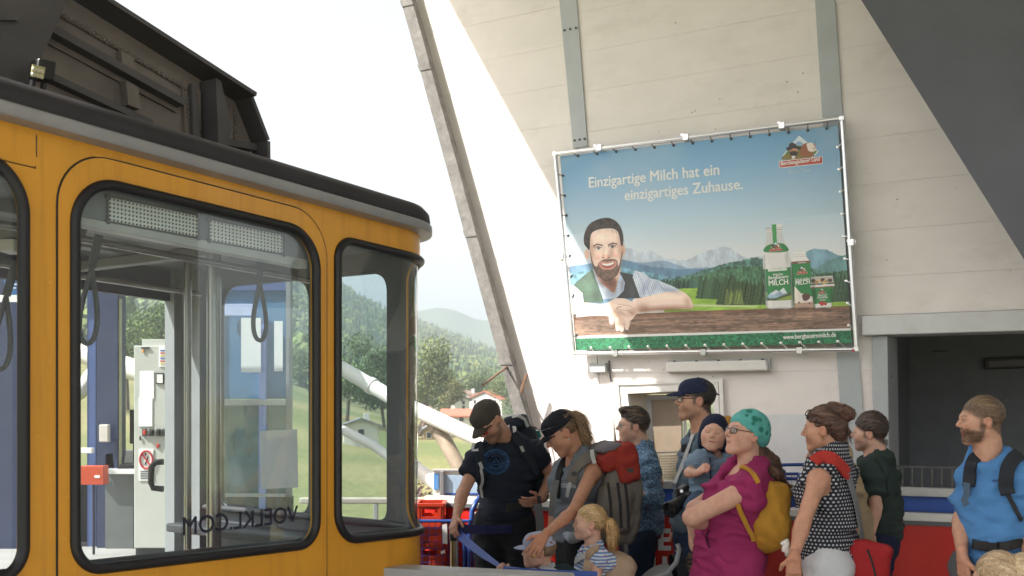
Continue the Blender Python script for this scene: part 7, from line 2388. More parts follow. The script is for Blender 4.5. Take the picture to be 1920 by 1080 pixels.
cr2 = crate((pt(836, 0, 7.0).x, pt(868, 0, 7.0).x, 7.0, 7.24, .185, .42), .2, 'small red crate beside the stack at the trolley handle', 'red crates in the mesh trolley')
lb = MB().prism([pt(829, 984, 6.955), pt(838, 982, 6.955), pt(839, 1020, 6.955), pt(830, 1019, 6.955)], (0, .002, 0)).build('paper_tag', M_white, t1)
MB().prism([pt(826, 1034, 6.953), pt(834, 1031, 6.953), pt(835, 1037, 6.953), pt(827, 1039, 6.953)], (0, .002, 0)).build('paper_tag', M_white, t1)
sg_ = MB().prism([pt(886, 1018, 6.8), pt(904, 1003, 6.95), pt(904, 1035, 6.95), pt(886, 1032, 6.8)], (.002, .002, 0)).build('info_plate', mat('plate_grey', (.42, .42, .45), .5, var=.2, scale=30), t1)

# second trolley, behind the barrier at the right
x0, x1 = pt(1452, 0, 6.95).x, pt(1520, 0, 6.95).x
t2, _ = cart('mesh_trolley', 'blue basket trolley standing behind the barrier by the wall', x0, x1, 6.95, .40, pt(0, 897, 6.95).z, .3)
MB().tube([pt(1447, 905, 6.98), pt(1447, 880, 6.98), pt(1450, 872, 6.98), pt(1510, 871, 6.98), pt(1517, 874, 6.98), pt(1519, 884, 6.98), pt(1519, 905, 6.98)], .012, 10).build('handle', M_tblue, t2, smooth=True)
MB().tube([pt(1452, 878, 7.2), pt(1462, 878, 7.2), pt(1470, 884, 7.2), pt(1473, 905, 7.2)], .012, 10).build('handle', M_tblue, t2, smooth=True)

# ---- belt post with the pull-out belt
bp_ = empty('belt_post', (pt(851, 0, 6.1).x, 6.1, 0), 'brassy steel belt post under the hand of the man in the dark shirt', 'barrier post')
bx_ = pt(851, 0, 6.1).x
M_brass = mat('brassy_steel', (.50, .38, .20), .3, metal=.9, var=.1)
MB().lathe([(.17, 0), (.17, .012), (.15, .022), (.03, .03)], (bx_, 6.1, 0), n=32).build('foot', M_gal, bp_, smooth=True)
zt_ = pt(0, 1004, 6.1).z
MB().lathe([(.021, .028), (.021, zt_)], (bx_, 6.1, 0), n=20).build('tube', M_brass, bp_, smooth=True)
MB().tube([(bx_ + .016, 6.09, .03), (bx_ + .016, 6.09, zt_)], .012, 10).build('tube', M_gal, bp_, smooth=True)
MB().lathe([(.028, zt_ - .03), (.028, zt_ + .045), (.024, zt_ + .055), (.004, zt_ + .056)], (bx_, 6.1, 0), n=20).build('belt_case', M_black, bp_, smooth=True)
M_belt = mat('belt_navy', (.012, .018, .085), .6, var=.06); M_belt2 = mat('belt_blue', (.03, .075, .32), .6, var=.06)
zb_ = zt_ + .02
e_ = pt(910, 996, 6.2)
MB().ribbon([(bx_ + .02, 6.1, zb_ + .02), e_ + Vector((0, 0, .01)), pt(960, 992, 6.34)], [Vector((0, -1, .1))] * 3, .055, .002).build('belt', M_belt, bp_)
hb = pt(938, 1062, 5.28)
MB().ribbon([(bx_ + .02, 6.095, zb_), pt(880, 1020, 5.85), pt(910, 1043, 5.55), hb, pt(975, 1072, 5.1), pt(1040, 1078, 5.0), pt(1120, 1081, 5.0)],
      [Vector((0, -1, .2)), Vector((.1, -1, .3)), Vector((.1, -1, .5)), Vector((0, -.8, .6)), Vector((0, -1, .3)), Vector((0, -1, .15)), Vector((0, -1, .1))], [.05, .05, .042, .022, .04, .05, .05], .002).build('belt', M_belt2, bp_)

# ---- pale ledge along the lower edge of the picture
lg = empty('platform_parapet', pt(920, 1075, 4.75), 'pale grey parapet ledge at the bottom edge beside the cabin corner', 'parapet')
a, b2 = pt(700, 1064, 4.86), pt(1080, 1083, 4.75)
MB().prism([a, b2, b2 + Vector((0, .14, .0)), a + Vector((0, .14, .0))], (0, 0, -.05)).build('coping', mat('pale_ledge', (.36, .37, .38), .45, var=.06), lg, bevel=.006)
MB().prism([a + Vector((0.02, .03, -.051)), b2 + Vector((-.02, .03, -.051)), b2 + Vector((-.02, .11, -.051)), a + Vector((.02, .11, -.051))], (0, 0, -.84)).build('wall_panel', mat('parapet_blue', (.05, .06, .10), .5), lg)

# ---- pushchair hood between the jeans and the tall man
ps = empty('pushchair', (pt(1250, 0, 5.75).x, 5.75, 0), 'dark pushchair with a grey edged hood standing by the barrier', 'pushchair')
M_hood = mat('hood_grey', (.22, .225, .24), .8, var=.1, bump=.1, bscale=200); M_hood_d = mat('hood_navy', (.010, .012, .022), .8)
def hoodarc(c, r, a0, a1, wid, m, name, n=14, t=.012):
  V = []; Q = []
  for i in range(n):
    a = math.radians(a0 + (a1 - a0) * i / (n - 1))
    for k in range(9):
      b_ = math.pi * k / 8
      V.append((c[0] + r * math.cos(a) * math.sin(b_) * .95, c[1] - wid * math.cos(b_), c[2] + r * math.sin(a) * math.sin(b_) ** .7))
  for i in range(n - 1):
    for k in range(8): Q.append((i * 9 + k, i * 9 + k + 1, (i + 1) * 9 + k + 1, (i + 1) * 9 + k))
  me = mesh_np(name, np.array(V), np.array(Q), True)
  return add(name, me, m, ps)
hc_ = pt(1266, 1128, 5.75)
hoodarc((hc_.x, 5.75, hc_.z), .27, 20, 95, .2, M_hood_d, 'hood')
hoodarc((hc_.x - .02, 5.75, hc_.z - .03), .25, 95, 165, .2, M_hood, 'hood_front')
MB().tube([pt(1226, 1084, 5.55), pt(1250, 1075, 5.55), pt(1268, 1055, 5.55), pt(1274, 1030, 5.55), pt(1270, 1020, 5.56)], .014, 8).build('hood_piping', mat('piping_pale', (.26, .27, .30), .7), ps, smooth=True)
for dx, dy in ((-.22, -.2), (-.22, .2), (.24, -.22), (.24, .22)):
  c = (hc_.x + dx, 5.75 + dy, .11)
  MB().lathe([(.03, -.02), (.11, -.018), (.11, .018), (.03, .02)], c, (0, 1, 0), 20).build('wheel', M_black, ps, smooth=True)
  MB().bar((c[0], c[1], .11), (hc_.x, 5.75 + dy, .62), .025, .025, up=(0, 1, 0)).build('frame_tube', M_screw, ps)
MB().box((hc_.x, 5.75, .48), (.26, .18, .10)).build('seat', M_hood_d, ps, bevel=.04)
# ================================================================== the waiting people
from mathutils.bvhtree import BVHTree
def fab(name, col, var=.09, scale=9, bump=.38, bscale=52, rough=.85, **k):
  return mat(name, col, rough, var=var, scale=scale, bump=bump, bscale=bscale, spec=.25, **k)
GQ = 'people queuing on the platform'

def bvh_of(objs):
  V, Fc, off = [], [], 0
  for o in objs:
    w = world_loc(o)
    V += [v.co + w for v in o.data.vertices]; Fc += [[i + off for i in p.vertices] for p in o.data.polygons]; off += len(o.data.vertices)
  return BVHTree.FromPolygons(V, Fc)

class Skinned:
  """Finds points on clothes already built."""
  def __init__(s, *objs): s.b = bvh_of(objs)
  def hit(s, px, py, off=.006, Y=None):
    h = s.b.ray_cast(EYEV, ray(px, py).normalized())
    if h[0] is None:
      if Y is None: return None
      n = s.b.find_nearest(at(px, py, Y)); return n[0] + n[1] * off, n[1]
    n = h[1] if h[1].dot(ray(px, py)) < 0 else -h[1]
    return h[0] + n * off, n

def strap_on(sk, pts, w, m, parent, name='strap', t=.006, off=.006, per=4, Y=5):
  """Strap laid on clothes along picture points."""
  p = np.array(pts, float); out, nr = [], []
  for i in range(len(p) - 1):
    for j in range(per):
      q = p[i] + (p[i + 1] - p[i]) * j / per
      h = sk.hit(q[0], q[1], off)
      if h: out.append(h[0]); nr.append(h[1])
  h = sk.hit(p[-1][0], p[-1][1], off)
  if h: out.append(h[0]); nr.append(h[1])
  if len(out) < 2: return None
  # drop jumps in depth
  md = sorted(o.y for o in out)[len(out) // 2]
  keep = [i for i in range(len(out)) if abs(out[i].y - md) < .22]
  out = [out[i] for i in keep]; nr = [nr[i] for i in keep]
  if len(out) < 2: return None
  # even out
  for _ in range(2):
    out = [out[0]] + [(out[i - 1] + out[i] * 2 + out[i + 1]) / 4 for i in range(1, len(out) - 1)] + [out[-1]]
    nr = [nr[0]] + [(nr[i - 1] + nr[i] * 2 + nr[i + 1]).normalized() for i in range(1, len(nr) - 1)] + [nr[-1]]
  return MB().ribbon([o + n * .003 for o, n in zip(out, nr)], nr, w, t).build(name, m, parent, smooth=True)

def print_on(sk, me, quad, m, parent, name, off=.0025, Y=5):
  """Flat print pressed onto clothes: me in unit square mapped to picture corners bl, br, tl."""
  n = len(me.vertices); co = np.empty(n * 3, dtype=np.float32); me.vertices.foreach_get('co', co); co = co.reshape(-1, 3)
  lo, hi = co.min(0), co.max(0)
  bl, br, tl = [np.array(q, float) for q in quad]
  P = []
  for v in co:
    a = (v[0] - lo[0]) / (hi[0] - lo[0]); b_ = (v[1] - lo[1]) / (hi[1] - lo[1])
    q = bl + (br - bl) * a + (tl - bl) * b_
    h = sk.hit(q[0], q[1], off, Y)
    P.append(h[0])
  me.vertices.foreach_set('co', np.array([tuple(p) for p in P], dtype=np.float32).ravel()); me.update()
  return add(name, me, m, parent)

def ringmesh(specs):
  """Flat rings and bars in the unit square: ('r', r0, r1) or ('p', outline)."""
  V, Fc = [], []
  for sp in specs:
    if sp[0] == 'r':
      a0, a1 = (sp[3], sp[4]) if len(sp) > 3 else (0, 360)
      n = max(3, int(48 * (a1 - a0) / 360)); b0 = len(V)
      for i in range(n + 1):
        a = math.radians(a0 + (a1 - a0) * i / n)
        for r_ in sp[1:3]: V.append((.5 + r_ * math.cos(a), .5 + r_ * math.sin(a), 0))
      Fc += [(b0 + 2 * i, b0 + 2 * i + 1, b0 + 2 * i + 3, b0 + 2 * i + 2) for i in range(n)]
    else:
      b0 = len(V); V += [(x, y, 0) for x, y in sp[1]]; Fc.append(tuple(range(b0, b0 + len(sp[1]))))
  V += [(0, 0, 0), (1, 1, 0)]
  me = bpy.data.meshes.new('print'); me.from_pydata(V, [], Fc); me.update()
  return me

def blob(name, build, m, parent, res=.011, fold=.004, freq=6, seed=2, relax_n=1, cols=None, label=None):
  F = Field(); build(F)
  V, Q = F.mesh(res)
  V = relax(V, Q, .5, relax_n)
  N = normals(V, Q); P = V - V.mean(0)
  d = fold * (1 - 2.0 * np.abs(fbm(P, freq * .5, 2, seed))) + fold * .35 * fbm(P, freq * 3, 2, seed + 3)
  V = V + N * d[:, None]
  return add(name, mesh_np(name, V, Q, True, None if cols is None else cols(V)), m, parent, label=label)
A_ = lambda x, y, Y: np.array(at(x, y, Y))

M_navy_t = fab('navy_jersey', (.015, .020, .034)); M_blk = fab('black_trousers', (.013, .014, .018)); M_den = fab('dark_denim', (.012, .024, .05), var=.18, scale=14)
M_capg = fab('cap_charcoal', (.060, .052, .045)); M_capn = fab('cap_navy', (.014, .020, .052)); M_capb = fab('cap_black', (.011, .012, .020)); M_capl = fab('cap_pale_blue', (.36, .40, .55))
M_web = mat('grey_webbing', (.42, .43, .44), .7, var=.1); M_webd = mat('black_webbing', (.012, .012, .014), .7)
M_gl = mat('glasses_frame', (.015, .015, .018), .25); M_gl_m = mat('wire_glasses', (.45, .42, .40), .25, metal=.8)
M_lens = glass_mat('spectacle_lens', (.92, .95, .95), .03)
M_shoe = fab('dark_shoe', (.02, .02, .022)); M_gold = mat('gold', (.75, .52, .22), .2, metal=1)
TAN = (.47, .235, .15); PALE = (.60, .355, .265); MID = (.52, .285, .195)

# ---------------------------------------------------------------- 1: man in the navy shirt, looking down
p = Person('person in dark cap and navy T-shirt looking down, one hand on the belt post', 948, 6.3, GQ, 1.0, MID)
p.j(neck=(946, 826, 6.45), pelvis=(946, 978, 6.5), sR=(899, 857, 6.4), sL=(1000, 851, 6.48), eR=(867, 925, 6.3), wR=(856, 968, 6.13), eL=(1037, 892, 6.55), wL=(1012, 936, 6.4))
p.frame(14); p.head_pose(916, 790, 6.32, 38, -42, -8)
p.body(hands=[dict(W=p.J['wR'], d=at(848, 992, 6.07) - at(855, 970, 6.13), n=(.55, .1, -.75), sign=1, curl=.55, thumb=.6), dict(W=p.J['wL'], d=at(985, 945, 6.3) - at(1012, 936, 6.4), n=(-.2, .6, .3), sign=-1, curl=.35)],
   head_kw=dict(stubble=.55))
p.eyes()
sh = p.shirt(M_navy_t, sleeves=.52, hem=.03, fold=.005, seed=4)
tr_ = p.trousers(M_blk, fold=.006); p.shoes(M_shoe)
p.hair(lambda F, s: hair_cap(F, s, .006, nape=(-.098, -.06)), (.04, .026, .018), 250, .02)
p.cap(M_capg, visor=.078, low=.03)
M_redl = mat('red_lens', (.45, .04, .015), .08, spec=.8)
g_ = p.specs(mat('red_frame', (.30, .02, .015), .3), M_redl, z=-.002, y=.112, name='sunglasses')
sk = Skinned(sh)
M_pr = mat('blue_print_ink', (.012, .085, .235), .6, var=.45, scale=60)
sp = [('r', .47, .49), ('r', .37, .385), ('r', .32, .333), ('r', .22, .236)] + [('r', .405, .455, a, a + 9) for a in range(0, 360, 13)] + [('r', .255, .30, a, a + 12) for a in range(190, 350, 19)]
sp += [('p', [(.34, .42), (.37, .42), (.50, .62), (.63, .42), (.66, .42), (.50, .67)]), ('p', [(.34, .38), (.66, .38), (.66, .41), (.34, .41)]), ('p', [(.40, .44), (.60, .52), (.60, .55), (.40, .47)])]
print_on(sk, ringmesh(sp), [(903, 890), (956, 890), (903, 841)], M_pr, p.root, 'shirt_print', Y=6.2)
belt = p.cloth('belt', Field().ell(p.J['pelvis'] + p.T[2] * .055, (.165, .125, .03), p.T, .01).cut(p.J['pelvis'] + p.T[2] * .075, p.T[2]).cut(p.J['pelvis'] + p.T[2] * .035, -p.T[2]), M_webd, fold=0)
# his backpack
bpk = empty('backpack', at(975, 940, 6.62), 'black backpack with grey webbing on the man in the navy T-shirt', 'backpack')
M_bpb = fab('pack_black', (.020, .026, .038), bump=.2)
def f_(F):
  F.box(A_(966, 880, 6.72), (.155, .11, .25), .06, facing(14), .03)
  F.box(A_(968, 792, 6.65), (.068, .075, .042), .02, facing(14, 0, -14), .02); F.box(A_(984, 818, 6.7), (.075, .09, .06), .03, facing(14), .03)
  F.box(A_(1014, 905, 6.62), (.04, .07, .13), .03, facing(14), .03)
bm_ = blob('pack_body', f_, M_bpb, bpk, fold=.007)
MB().ribbon([at(960, 781, 6.55), at(972, 779, 6.53), at(984, 786, 6.54), at(990, 800, 6.56)], (0, -1, .3), .02, .004).build('webbing', M_web, bpk)
strap_on(sk, [(897, 832), (899, 850), (900, 870), (900, 890), (903, 915)], .055, M_bpb, bpk, 'shoulder_strap', .012)
strap_on(sk, [(958, 808), (968, 822), (985, 848), (1000, 876), (1010, 905)], .055, M_bpb, bpk, 'shoulder_strap', .012)
sk2 = Skinned(sh, *[c for c in bpk.children if c.name.startswith('shoulder')])
for q in ([(892, 828), (886, 846)], [(886, 848), (897, 846)], [(898, 866), (902, 880)], [(954, 796), (955, 816)], [(962, 798), (967, 812)], [(975, 838), (980, 848)]):
  strap_on(sk2, q, .022, M_web, bpk, 'webbing', .003, .010)
strap_on(sk2, [(899, 880), (904, 900), (903, 915), (907, 930)], .018, M_web, bpk, 'webbing', .003, .012)
strap_on(Skinned(sh, belt, tr_), [(948, 953), (975, 948), (1000, 942)], .05, M_webd, bpk, 'hip_belt', .012, .012)
MB().ribbon([at(1010, 930, 6.32), at(1014, 960, 6.3), at(1017, 1000, 6.3), at(1015, 1045, 6.3)], (0, -1, 0), .024, .003).build('loose_strap', M_webd, bpk)
MB().ribbon([at(1008, 945, 6.2), at(1012, 975, 6.2), at(1013, 1000, 6.2)], (0, -1, 0), .05, .006).build('loose_strap', M_strap, bpk)
MB().box(p.J['pelvis'] + p.T[2] * .055 + p.T[1] * .128 - p.T[0] * -.045, (.03, .006, .006), Matrix(p.R.tolist()).transposed()).build('belt_buckle', M_gal, p.root)

# ---------------------------------------------------------------- 2: woman with cap and ponytail
M_tank = fab('grey_tank', (.145, .165, .195), var=.10)
p = Person('person in black cap with ponytail and grey tank top reaching for the boy', 1090, 5.7, GQ, .95, TAN, fem=True)
p.j(neck=(1083, 854, 6.), pelvis=(1086, 1012, 6.02), sL=(1112, 882, 5.84), sR=(1063, 876, 6.14), eL=(1076, 958, 5.54), wL=(1021, 1004, 5.31), eR=(1042, 945, 6.2), wR=(1033, 1005, 6.15))
p.frame(72); p.head_pose(1055, 812, 5.98, 84, -32)
p.body(legs='LR', hands=[dict(W=p.J['wL'], d=at(1000, 1034, 5.22) - at(1021, 1004, 5.31), n=(-.35, .35, -.6), sign=-1, curl=.20, spread=.10, thumb=.1), dict(W=p.J['wR'], d=(-.05, 0, -1), n=(0, -1, 0), sign=1, curl=.5)], torso_kw=dict(wf=.9, df=.95, bust=.0), aw=.93, head_kw=dict(brow=(.10, .06, .04)))
p.eyes()
sh = p.shirt(M_tank, sleeves=0, hem=.0, tank=True, neck_r=.085, neck_drop=.04, fold=.005, tk=dict(wf=.92, df=.97, bust=.008), seed=6)
p.trousers(M_blk, upto=.62, top=.04, lw=1.15, tk=dict(wf=.95)); p.shoes(M_shoe)
HB = (.10, .058, .030)
p.hair(lambda F, s: hair_cap(F, s, .007, nape=(-.098, -.07)), HB, 400, .03, streak=(.20, .13, .07))
def tail(F, s):
  F.chain([np.array(at(x, y, 5.98)) for x, y in ((1066, 788), (1076, 779), (1086, 784), (1092, 803), (1093, 824), (1090, 838))], [.018, .028, .032, .030, .022, .008], .02)
p.hair(tail, (.17, .105, .055), 924, .10, flow=(0, -.25, -1), streak=(.30, .20, .11), name='ponytail', lift=.1)
p.cap(M_capb, visor=.080, low=.036)
M_irid = mat('iridescent_lens', (.010, .13, .12), .08, spec=.9, var=.9, scale=30)
lq = [p.H(x, .122 - 2.2 * x * x, z) for x, z in ((-.062, .092), (-.03, .096), (0, .094), (.03, .096), (.062, .092))]
lr = [p.H(x, .130 - 2.2 * x * x, z) for x, z in ((-.060, .056), (-.03, .050), (0, .056), (.03, .050), (.060, .056))]
mb = MB()
for i in range(4): mb.prism([lq[i], lq[i + 1], lr[i + 1], lr[i]], Vector(p.HR[1]) * .004)
sg2 = mb.build('sunglasses', M_irid, p.root)
for sg in (1, -1): MB().tube([p.H(sg * .062, .112, .085), p.H(sg * .088, .05, .070), p.H(sg * .090, -.02, .055)], .003, 6).build('temple_arm', M_gl, sg2)
for sg in (1, -1): MB().lathe([(.001, -.006), (.0055, -.002), (.0055, .002), (.001, .006)], p.H(sg * .083, -.004, -.040), (0, 0, 1), 8).build('earring', M_white, p.root, smooth=True)
MB().tube([at(1000 + 3 * math.cos(a), 1043 + 1.5 * math.sin(a), 5.20) for a in np.linspace(0, 6.28, 9)[:-1]], .002, 5, closed=True).build('ring', M_gold, p.root)
sk = Skinned(sh)
print_on(sk, text_mesh('Columbia', 1, .01), [(1046, 914), (1080, 915), (1046, 902)], mat('pale_shirt_print', (.45, .47, .50), .6), p.root, 'lettering', Y=5.6)
bpk = empty('backpack', at(1140, 1000, 5.9), 'large grey and red trekking backpack on the woman with the ponytail', 'backpack')
M_pg = fab('pack_grey', (.150, .135, .118), bump=.25, var=.12); M_pr2 = fab('pack_red', (.27, .030, .022), bump=.25, var=.15); M_pk = fab('pack_dark', (.018, .018, .020), bump=.2)
RB = facing(72)
def f_(F):
  F.box(A_(1149, 948, 5.92), (.145, .105, .21), .05, facing(72, 6), .03); F.box(A_(1170, 950, 5.9), (.11, .07, .15), .045, facing(72, 6), .03); F.box(A_(1150, 955, 5.78), (.06, .09, .12), .03, facing(72, 6), .03)
blob('pack_body', f_, M_pg, bpk, fold=.009, freq=7)
def f_(F):
  F.box(A_(1146, 856, 5.90), (.125, .115, .050), .026, facing(72, -22), .02); F.box(A_(1166, 878, 5.88), (.12, .062, .075), .028, facing(72, -8), .02)
blob('lid', f_, M_pr2, bpk, fold=.010, freq=9)
blob('back_pad', lambda F: F.box(A_(1128, 930, 5.92), (.13, .035, .25), .03, facing(72, 8), .02), M_pk, bpk, fold=.005)
blob('lid_trim', lambda F: F.box(A_(1132, 838, 5.9), (.12, .07, .022), .02, facing(72, -14), .01), fab('pack_lilac', (.16, .15, .17)), bpk, fold=.003)
skb = Skinned(sh)
strap_on(skb, [(1118, 853), (1106, 857), (1094, 866), (1084, 878), (1075, 892), (1070, 905)], .062, M_pg, bpk, 'shoulder_strap', .016, .010)
strap_on(skb, [(1070, 905), (1066, 918), (1064, 930)], .02, M_web, bpk, 'webbing', .003, .008)
strap_on(skb, [(1058, 862), (1052, 880), (1049, 900), (1048, 930)], .045, M_pk, bpk, 'shoulder_strap', .012, .008)
MB().ribbon([at(1110, 843, 5.74), at(1111, 855, 5.72), at(1115, 869, 5.72)], (-.2, -1, .1), .022, .004).build('webbing', M_web, bpk)
MB().box(at(1177, 882, 5.78), (.03, .012, .012)).build('buckle', M_black, bpk); MB().box(at(1076, 888, 5.75), (.015, .01, .012)).build('buckle', M_black, bpk)
MB().ribbon([at(1043, 900, 5.8), at(1037, 930, 5.8), at(1034, 968, 5.8)], (0, -1, 0), .036, .004).build('loose_strap', M_strap, bpk)
for x in (1140, 1158, 1172):
  MB().ribbon([at(x, 905, 5.46), at(x + 5, 945, 5.45), at(x + 7, 990, 5.47)], (0, -1, 0), .016, .004).build('compression_strap', M_pk, bpk)
MB().ribbon([at(1170, 1000, 5.8), at(1174, 1030, 5.8), at(1172, 1060, 5.8)], (0, -1, 0), .025, .003).build('loose_strap', M_strap, bpk)
# white mesh cloth tied at her waist
blob('tied_jacket', lambda F: F.chain([A_(1060, 1002, 5.85), A_(1072, 1008, 5.8), A_(1095, 1006, 5.8)], [.02, .03, .02], .02), fab('pale_mesh_cloth', (.32, .35, .40)), p.root, fold=.006)

# ---------------------------------------------------------------- 3: boy with the pale cap
p = Person('person, a small boy in a pale blue cap holding the blue belt', 1020, 5.35, GQ, .60, PALE, child=True)
p.j(neck=(1020, 1070, 5.36), pelvis=(1024, 1190, 5.4), sL=(1030, 1083, 5.25), sR=(1010, 1081, 5.46), eL=(1020, 1120, 5.15), wL=(1000, 1078, 5.08), eR=(975, 1095, 5.45), wR=(950, 1068, 5.32))
p.frame(80); p.head_pose(1009, 1034, 5.35, 86, 2, 0, .78)
p.body(hands=[dict(W=p.J['wR'], d=at(938, 1061, 5.28) - at(950, 1068, 5.32), n=(0, -.8, -.5), sign=1, curl=1.0, thumb=.9, z=.68), dict(W=p.J['wL'], d=(-.5, -.2, -.05), n=(0, .5, -.8), sign=-1, curl=.5, z=.68)], head_kw=dict(flush=.6))
p.eyes(); M_bs = bpy.data.materials.new('striped_jersey'); M_bs.use_nodes = True
def stripes(m, c1_, c2_, sc, axis='Z', dots=None):
  nt = m.node_tree; N, L = nt.nodes, nt.links; b = N['Principled BSDF']; b.inputs['Roughness'].default_value = .85
  tc = N.new('ShaderNodeTexCoord'); w = N.new('ShaderNodeTexWave'); w.bands_direction = axis; w.inputs['Scale'].default_value = sc; w.inputs['Distortion'].default_value = .6
  L.new(tc.outputs['Object'], w.inputs['Vector'])
  cr = N.new('ShaderNodeValToRGB'); cr.color_ramp.interpolation = 'CONSTANT'; cr.color_ramp.elements[0].color = (*c1_, 1); cr.color_ramp.elements[1].position = .5; cr.color_ramp.elements[1].color = (*c2_, 1)
  L.new(w.outputs['Fac'], cr.inputs[0]); out = cr.outputs[0]
  if dots:
    v = N.new('ShaderNodeTexVoronoi'); v.inputs['Scale'].default_value = dots[1]; L.new(tc.outputs['Object'], v.inputs['Vector'])
    lt = N.new('ShaderNodeMath'); lt.operation = 'LESS_THAN'; lt.inputs[1].default_value = dots[2]; L.new(v.outputs['Distance'], lt.inputs[0])
    mx = N.new('ShaderNodeMix'); mx.data_type = 'RGBA'; L.new(lt.outputs[0], mx.inputs['Factor']); L.new(out, mx.inputs['A']); mx.inputs['B'].default_value = (*dots[0], 1); out = mx.outputs['Result']
  L.new(out, b.inputs['Base Color'])
  return m
stripes(M_bs, (.03, .04, .09), (.45, .50, .55), 9)
p.shirt(M_bs, sleeves=.6, hem=-.03, neck_r=.085, fold=.003, res=.008); p.trousers(M_den, res=.012); p.shoes(M_shoe)
p.hair(lambda F, s: hair_cap(F, s, .006, nape=(-.1, -.075)), (.22, .145, .085), 260, .025)
p.cap(M_capl, visor=.075, low=.036)
bpk = empty('backpack', at(1050, 1100, 5.3), 'dark teal backpack on the small boy at the bottom edge', 'backpack')
blob('pack_body', lambda F: F.box(A_(1056, 1108, 5.33), (.11, .075, .13), .05, facing(80), .03), fab('pack_teal', (.015, .035, .045)), bpk, fold=.006)
blob('carry_loop', lambda F: F.chain([A_(1025, 1075, 5.2), A_(1034, 1070, 5.19), A_(1040, 1082, 5.2)], [.008, .008, .008], .005), M_web, bpk, res=.006, fold=0)

# ---------------------------------------------------------------- 4: girl with the blond ponytail
p = Person('person, a blond girl with ponytail in a striped ruffled dress', 1110, 5.6, GQ, .66, PALE, fem=True, child=True)
p.j(neck=(1109, 1032, 5.45), pelvis=(1112, 1155, 5.47), sL=(1117, 1049, 5.34), sR=(1100, 1046, 5.57), eL=(1120, 1112, 5.31), wL=(1112, 1170, 5.25), eR=(1090, 1110, 5.6), wR=(1080, 1165, 5.55))
p.frame(84); p.head_pose(1104, 982, 5.45, 88, 4, 0, .78)
p.body(legs='LR', head_kw=dict(flush=.55, brow=(.3, .2, .12)), hands=[dict(W=p.J['wL'], d=(0, 0, -1), n=(0, 1, 0), sign=-1, z=.7)])
p.eyes()
M_dr = bpy.data.materials.new('striped_dress'); M_dr.use_nodes = True; stripes(M_dr, (.13, .24, .50), (.62, .66, .72), 17, 'Z', ((.50, .06, .10), 38, .20))
sh = p.shirt(M_dr, sleeves=0, hem=-.12, neck_r=.085, fold=.003, tank=True, wide=.02, res=.008, name='dress')
def f_(F):
  S = p.J['sL']; F.ell(S + UP * .012 + np.array((.02, -.01, 0)), (.055, .045, .05), None, .02); F.ell(S + np.array((.06, .0, -.012)), (.045, .03, .045), None, .02)
ru = blob('ruffle_sleeve', f_, M_dr, p.root, res=.007, fold=.010, freq=16)
p.shoes(M_shoe)
BL = (.46, .30, .135)
def gh(F, s):
  hair_cap(F, s, .010, hl=(.090, .060), nape=(-.105, -.075))
p.hair(gh, BL, 1100, .045, flow=(0, -1, -.05), streak=(.62, .45, .24), lift=.05)
p.hair(lambda F, s: F.chain([s.H(0, -.105, .022), s.H(0, -.145, .015), s.H(0, -.17, -.04), s.H(0, -.165, -.10), s.H(0, -.15, -.15)], [.016, .027, .032, .027, .010], .02), (.42, .26, .11), 420, .09, flow=(0, -.2, -1), streak=(.62, .42, .20), name='ponytail', lift=.05)
MB().lathe([(.018, -.006), (.024, 0), (.018, .006)], p.H(0, -.116, .022), p.HR[1], 14).build('hair_tie', mat('pink_tie', (.55, .12, .16), .7), p.root, smooth=True)
bpk = empty('backpack', at(1150, 1100, 5.4), 'beige backpack with a broad strap on the blond girl', 'backpack')
M_bg = fab('pack_beige', (.40, .29, .205), bump=.2)
blob('pack_body', lambda F: F.box(A_(1152, 1092, 5.43), (.10, .085, .16), .06, facing(84, 14), .03), M_bg, bpk, fold=.007)
skb = Skinned(sh, ru)
strap_on(skb, [(1122, 1030), (1112, 1032), (1104, 1042), (1101, 1060), (1102, 1078), (1106, 1095)], .042, M_bg, bpk, 'shoulder_strap', .012, .006)
strap_on(skb, [(1100, 1044), (1090, 1048), (1082, 1052)], .035, M_web, bpk, 'chest_strap', .006, .008)

# ---------------------------------------------------------------- 5: young man in the denim shirt
M_ds = bpy.data.materials.new('floral_denim'); M_ds.use_nodes = True
nt = M_ds.node_tree; N, L = nt.nodes, nt.links; b = N['Principled BSDF']; b.inputs['Roughness'].default_value = .85
tc = N.new('ShaderNodeTexCoord'); v = N.new('ShaderNodeTexNoise'); v.inputs['Scale'].default_value = 75; v.inputs['Detail'].default_value = 2; L.new(tc.outputs['Object'], v.inputs['Vector'])
cr = N.new('ShaderNodeValToRGB'); cr.color_ramp.elements[0].position = .46; cr.color_ramp.elements[0].color = (.055, .115, .21, 1); cr.color_ramp.elements[1].position = .56; cr.color_ramp.elements[1].color = (.15, .25, .38, 1)
L.new(v.outputs['Fac'], cr.inputs[0]); L.new(cr.outputs[0], b.inputs['Base Color'])
p = Person('person, a young man with glasses in a speckled blue denim shirt, arms crossed', 1198, 6.6, GQ, 1.0, PALE)
p.j(neck=(1199, 848, 6.6), pelvis=(1196, 1000, 6.6), sL=(1213, 873, 6.43), sR=(1186, 870, 6.78), eL=(1225, 938, 6.36), wL=(1188, 925, 6.28), eR=(1185, 945, 6.7), wR=(1203, 918, 6.42))
p.frame(84); p.head_pose(1186, 800, 6.6, 84, 3, 0, .90)
p.body(head_kw=dict(scalp=(.045,.03,.022), hl=(.086,.068), nape=(-.105,-.05)), hands=[dict(W=p.J['wL'], d=(-1, .1, .1), n=(.1, .9, 0), sign=-1, curl=.4), dict(W=p.J['wR'], d=(.8, -.3, .2), n=(0, 1, 0), sign=1, curl=.5)])
